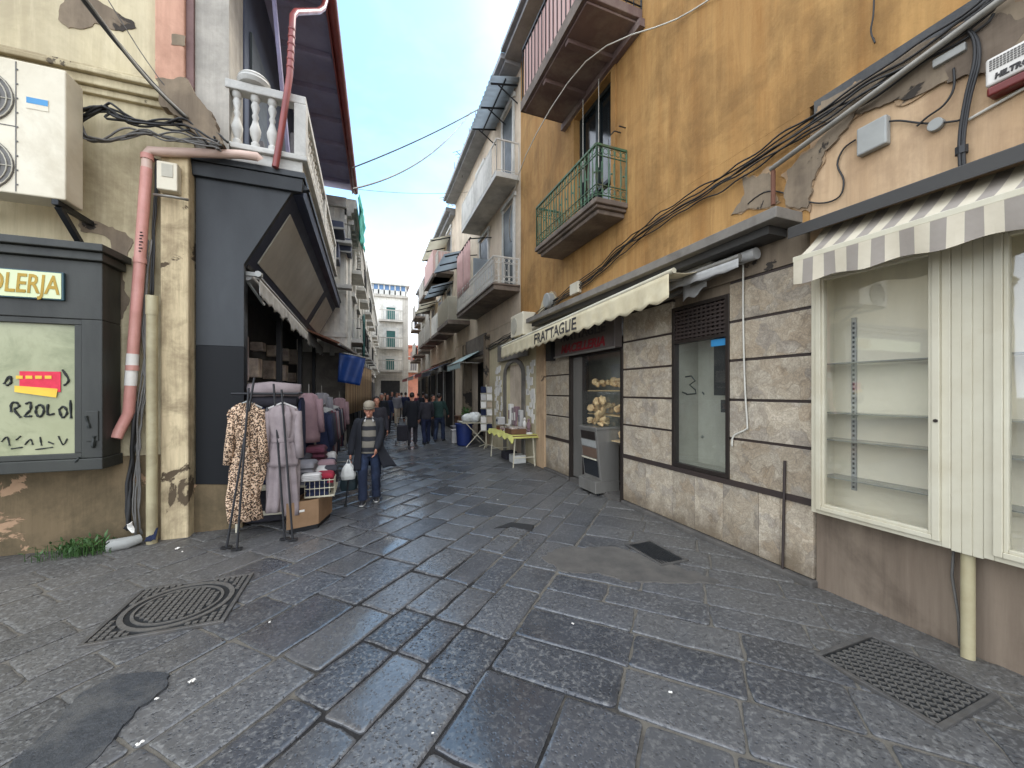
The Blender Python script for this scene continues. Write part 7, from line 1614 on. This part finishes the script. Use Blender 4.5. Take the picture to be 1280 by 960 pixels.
bag('shopping_bag', 'small white plastic bag hanging from the hand of the old man', (hw.x-.03, hw.y-.05, hw.z-.05), .105, .24, 'bagwhite', .06)
bag('shopping_bag', 'dark teal bag hanging behind the white bag of the old man', (hw.x-.03, hw.y+.07, hw.z-.12), .13, .36, 'bagdark', .12)
AR = ((.02, .02), (.02, .05))
people = [
 ('woman with long dark hair and a dark jacket walking behind the old man', 470.5, 9.6, 0.1, 1.62, 'charcloth', 'jeans', dict(longhair=True)),
 ('person in a long dark navy coat seen from behind pulling a shopping trolley', 515, 12.9, 3.0, 1.70, 'blackcloth', 'charcloth', dict(coat=.28)),
 ('person in a dark jacket and navy trousers in the middle of the standing group', 533, 12.9, 3.3, 1.64, 'charcloth', 'navycloth', dict(arms=((.03, .15), (.03, .02)))),
 ('person in a dark green jacket and jeans at the right of the standing group', 549, 13.5, 2.6, 1.66, 'greencloth', 'jeans', dict(arms=((.03, .2), (.05, .1)))),
 ('short person in black beside the right hand shop behind the green jacket', 541, 15.0, .6, 1.6, 'blackcloth', 'charcloth', dict()),
 ('woman in a navy coat with a white bag left of the trolley', 484, 17.0, .2, 1.62, 'navycloth', 'charcloth', dict(longhair=True, coat=.2)),
 ('person in a black jacket with grey hair walking near the left curtain', 477, 15.0, .1, 1.66, 'blackcloth', 'blackcloth', dict(hair='hairgrey')),
 ('person in a grey jacket and pale trousers in the middle of the far crowd', 496, 21.0, .3, 1.68, 'greycloth', 'beigecloth', dict()),
 ('person in a pink jacket at the far end of the street', 502, 25.0, 3.0, 1.66, 'dustypink', 'charcloth', dict()),
 ('person in a white top among the far crowd', 499, 28.0, .2, 1.66, 'whitecloth', 'jeans', dict()),
 ('person in a charcoal coat among the far crowd', 490, 23.0, .1, 1.72, 'charcloth', 'charcloth', dict(coat=.2)),
 ('person in a blue jacket far behind the trolley', 507, 23.0, 3.1, 1.68, 'navycloth', 'charcloth', dict()),
 ('person in a beige coat far up the street beside the left curtain', 481, 26.0, .2, 1.66, 'beigecloth', 'charcloth', dict(coat=.2)),
 ('person in a wine red jacket far up the right side', 523, 22.0, 3.0, 1.64, 'winecloth', 'charcloth', dict()),
 ('person in black far up the right side by the red awning', 529, 20.0, 2.8, 1.7, 'blackcloth', 'blackcloth', dict()),
]
for (lab, u, Y, yw, h, tp, bt, kw) in people:
    q = onY(u, 520, Y); kw.setdefault('arms', AR); person(lab, q.x, Y, yw, h, tp, bt, group='people walking and standing in the street', **kw)
q = onY(503, 540, 12.7)
t = thing('shopping_trolley', 'dark two wheeled shopping trolley left of the long navy coat', 'trolley', (q.x, 12.7, 0))
b = MB(); b.box(q.x-.17, q.x+.17, 12.6, 12.82, .16, .66); b.build('bag', M['winecloth'] if False else M['charcloth'], t, bevel=.04)
b = MB(); b.tube([(q.x-.15, 12.84, .1), (q.x-.15, 12.86, .9), (q.x+.15, 12.86, .9), (q.x+.15, 12.84, .1)], .012, 6); b.tube([(q.x-.14, 12.6, .03), (q.x-.14, 12.6, .18)], .012, 6); b.tube([(q.x+.14, 12.6, .03), (q.x+.14, 12.6, .18)], .012, 6); b.build('frame', M['steel'], t)
for s in (-1, 1): b = MB(); b.tube([(q.x+s*.18, 12.85, .09), (q.x+s*.21, 12.85, .09)], .08, 14); b.build('wheel', M['cable'], t)
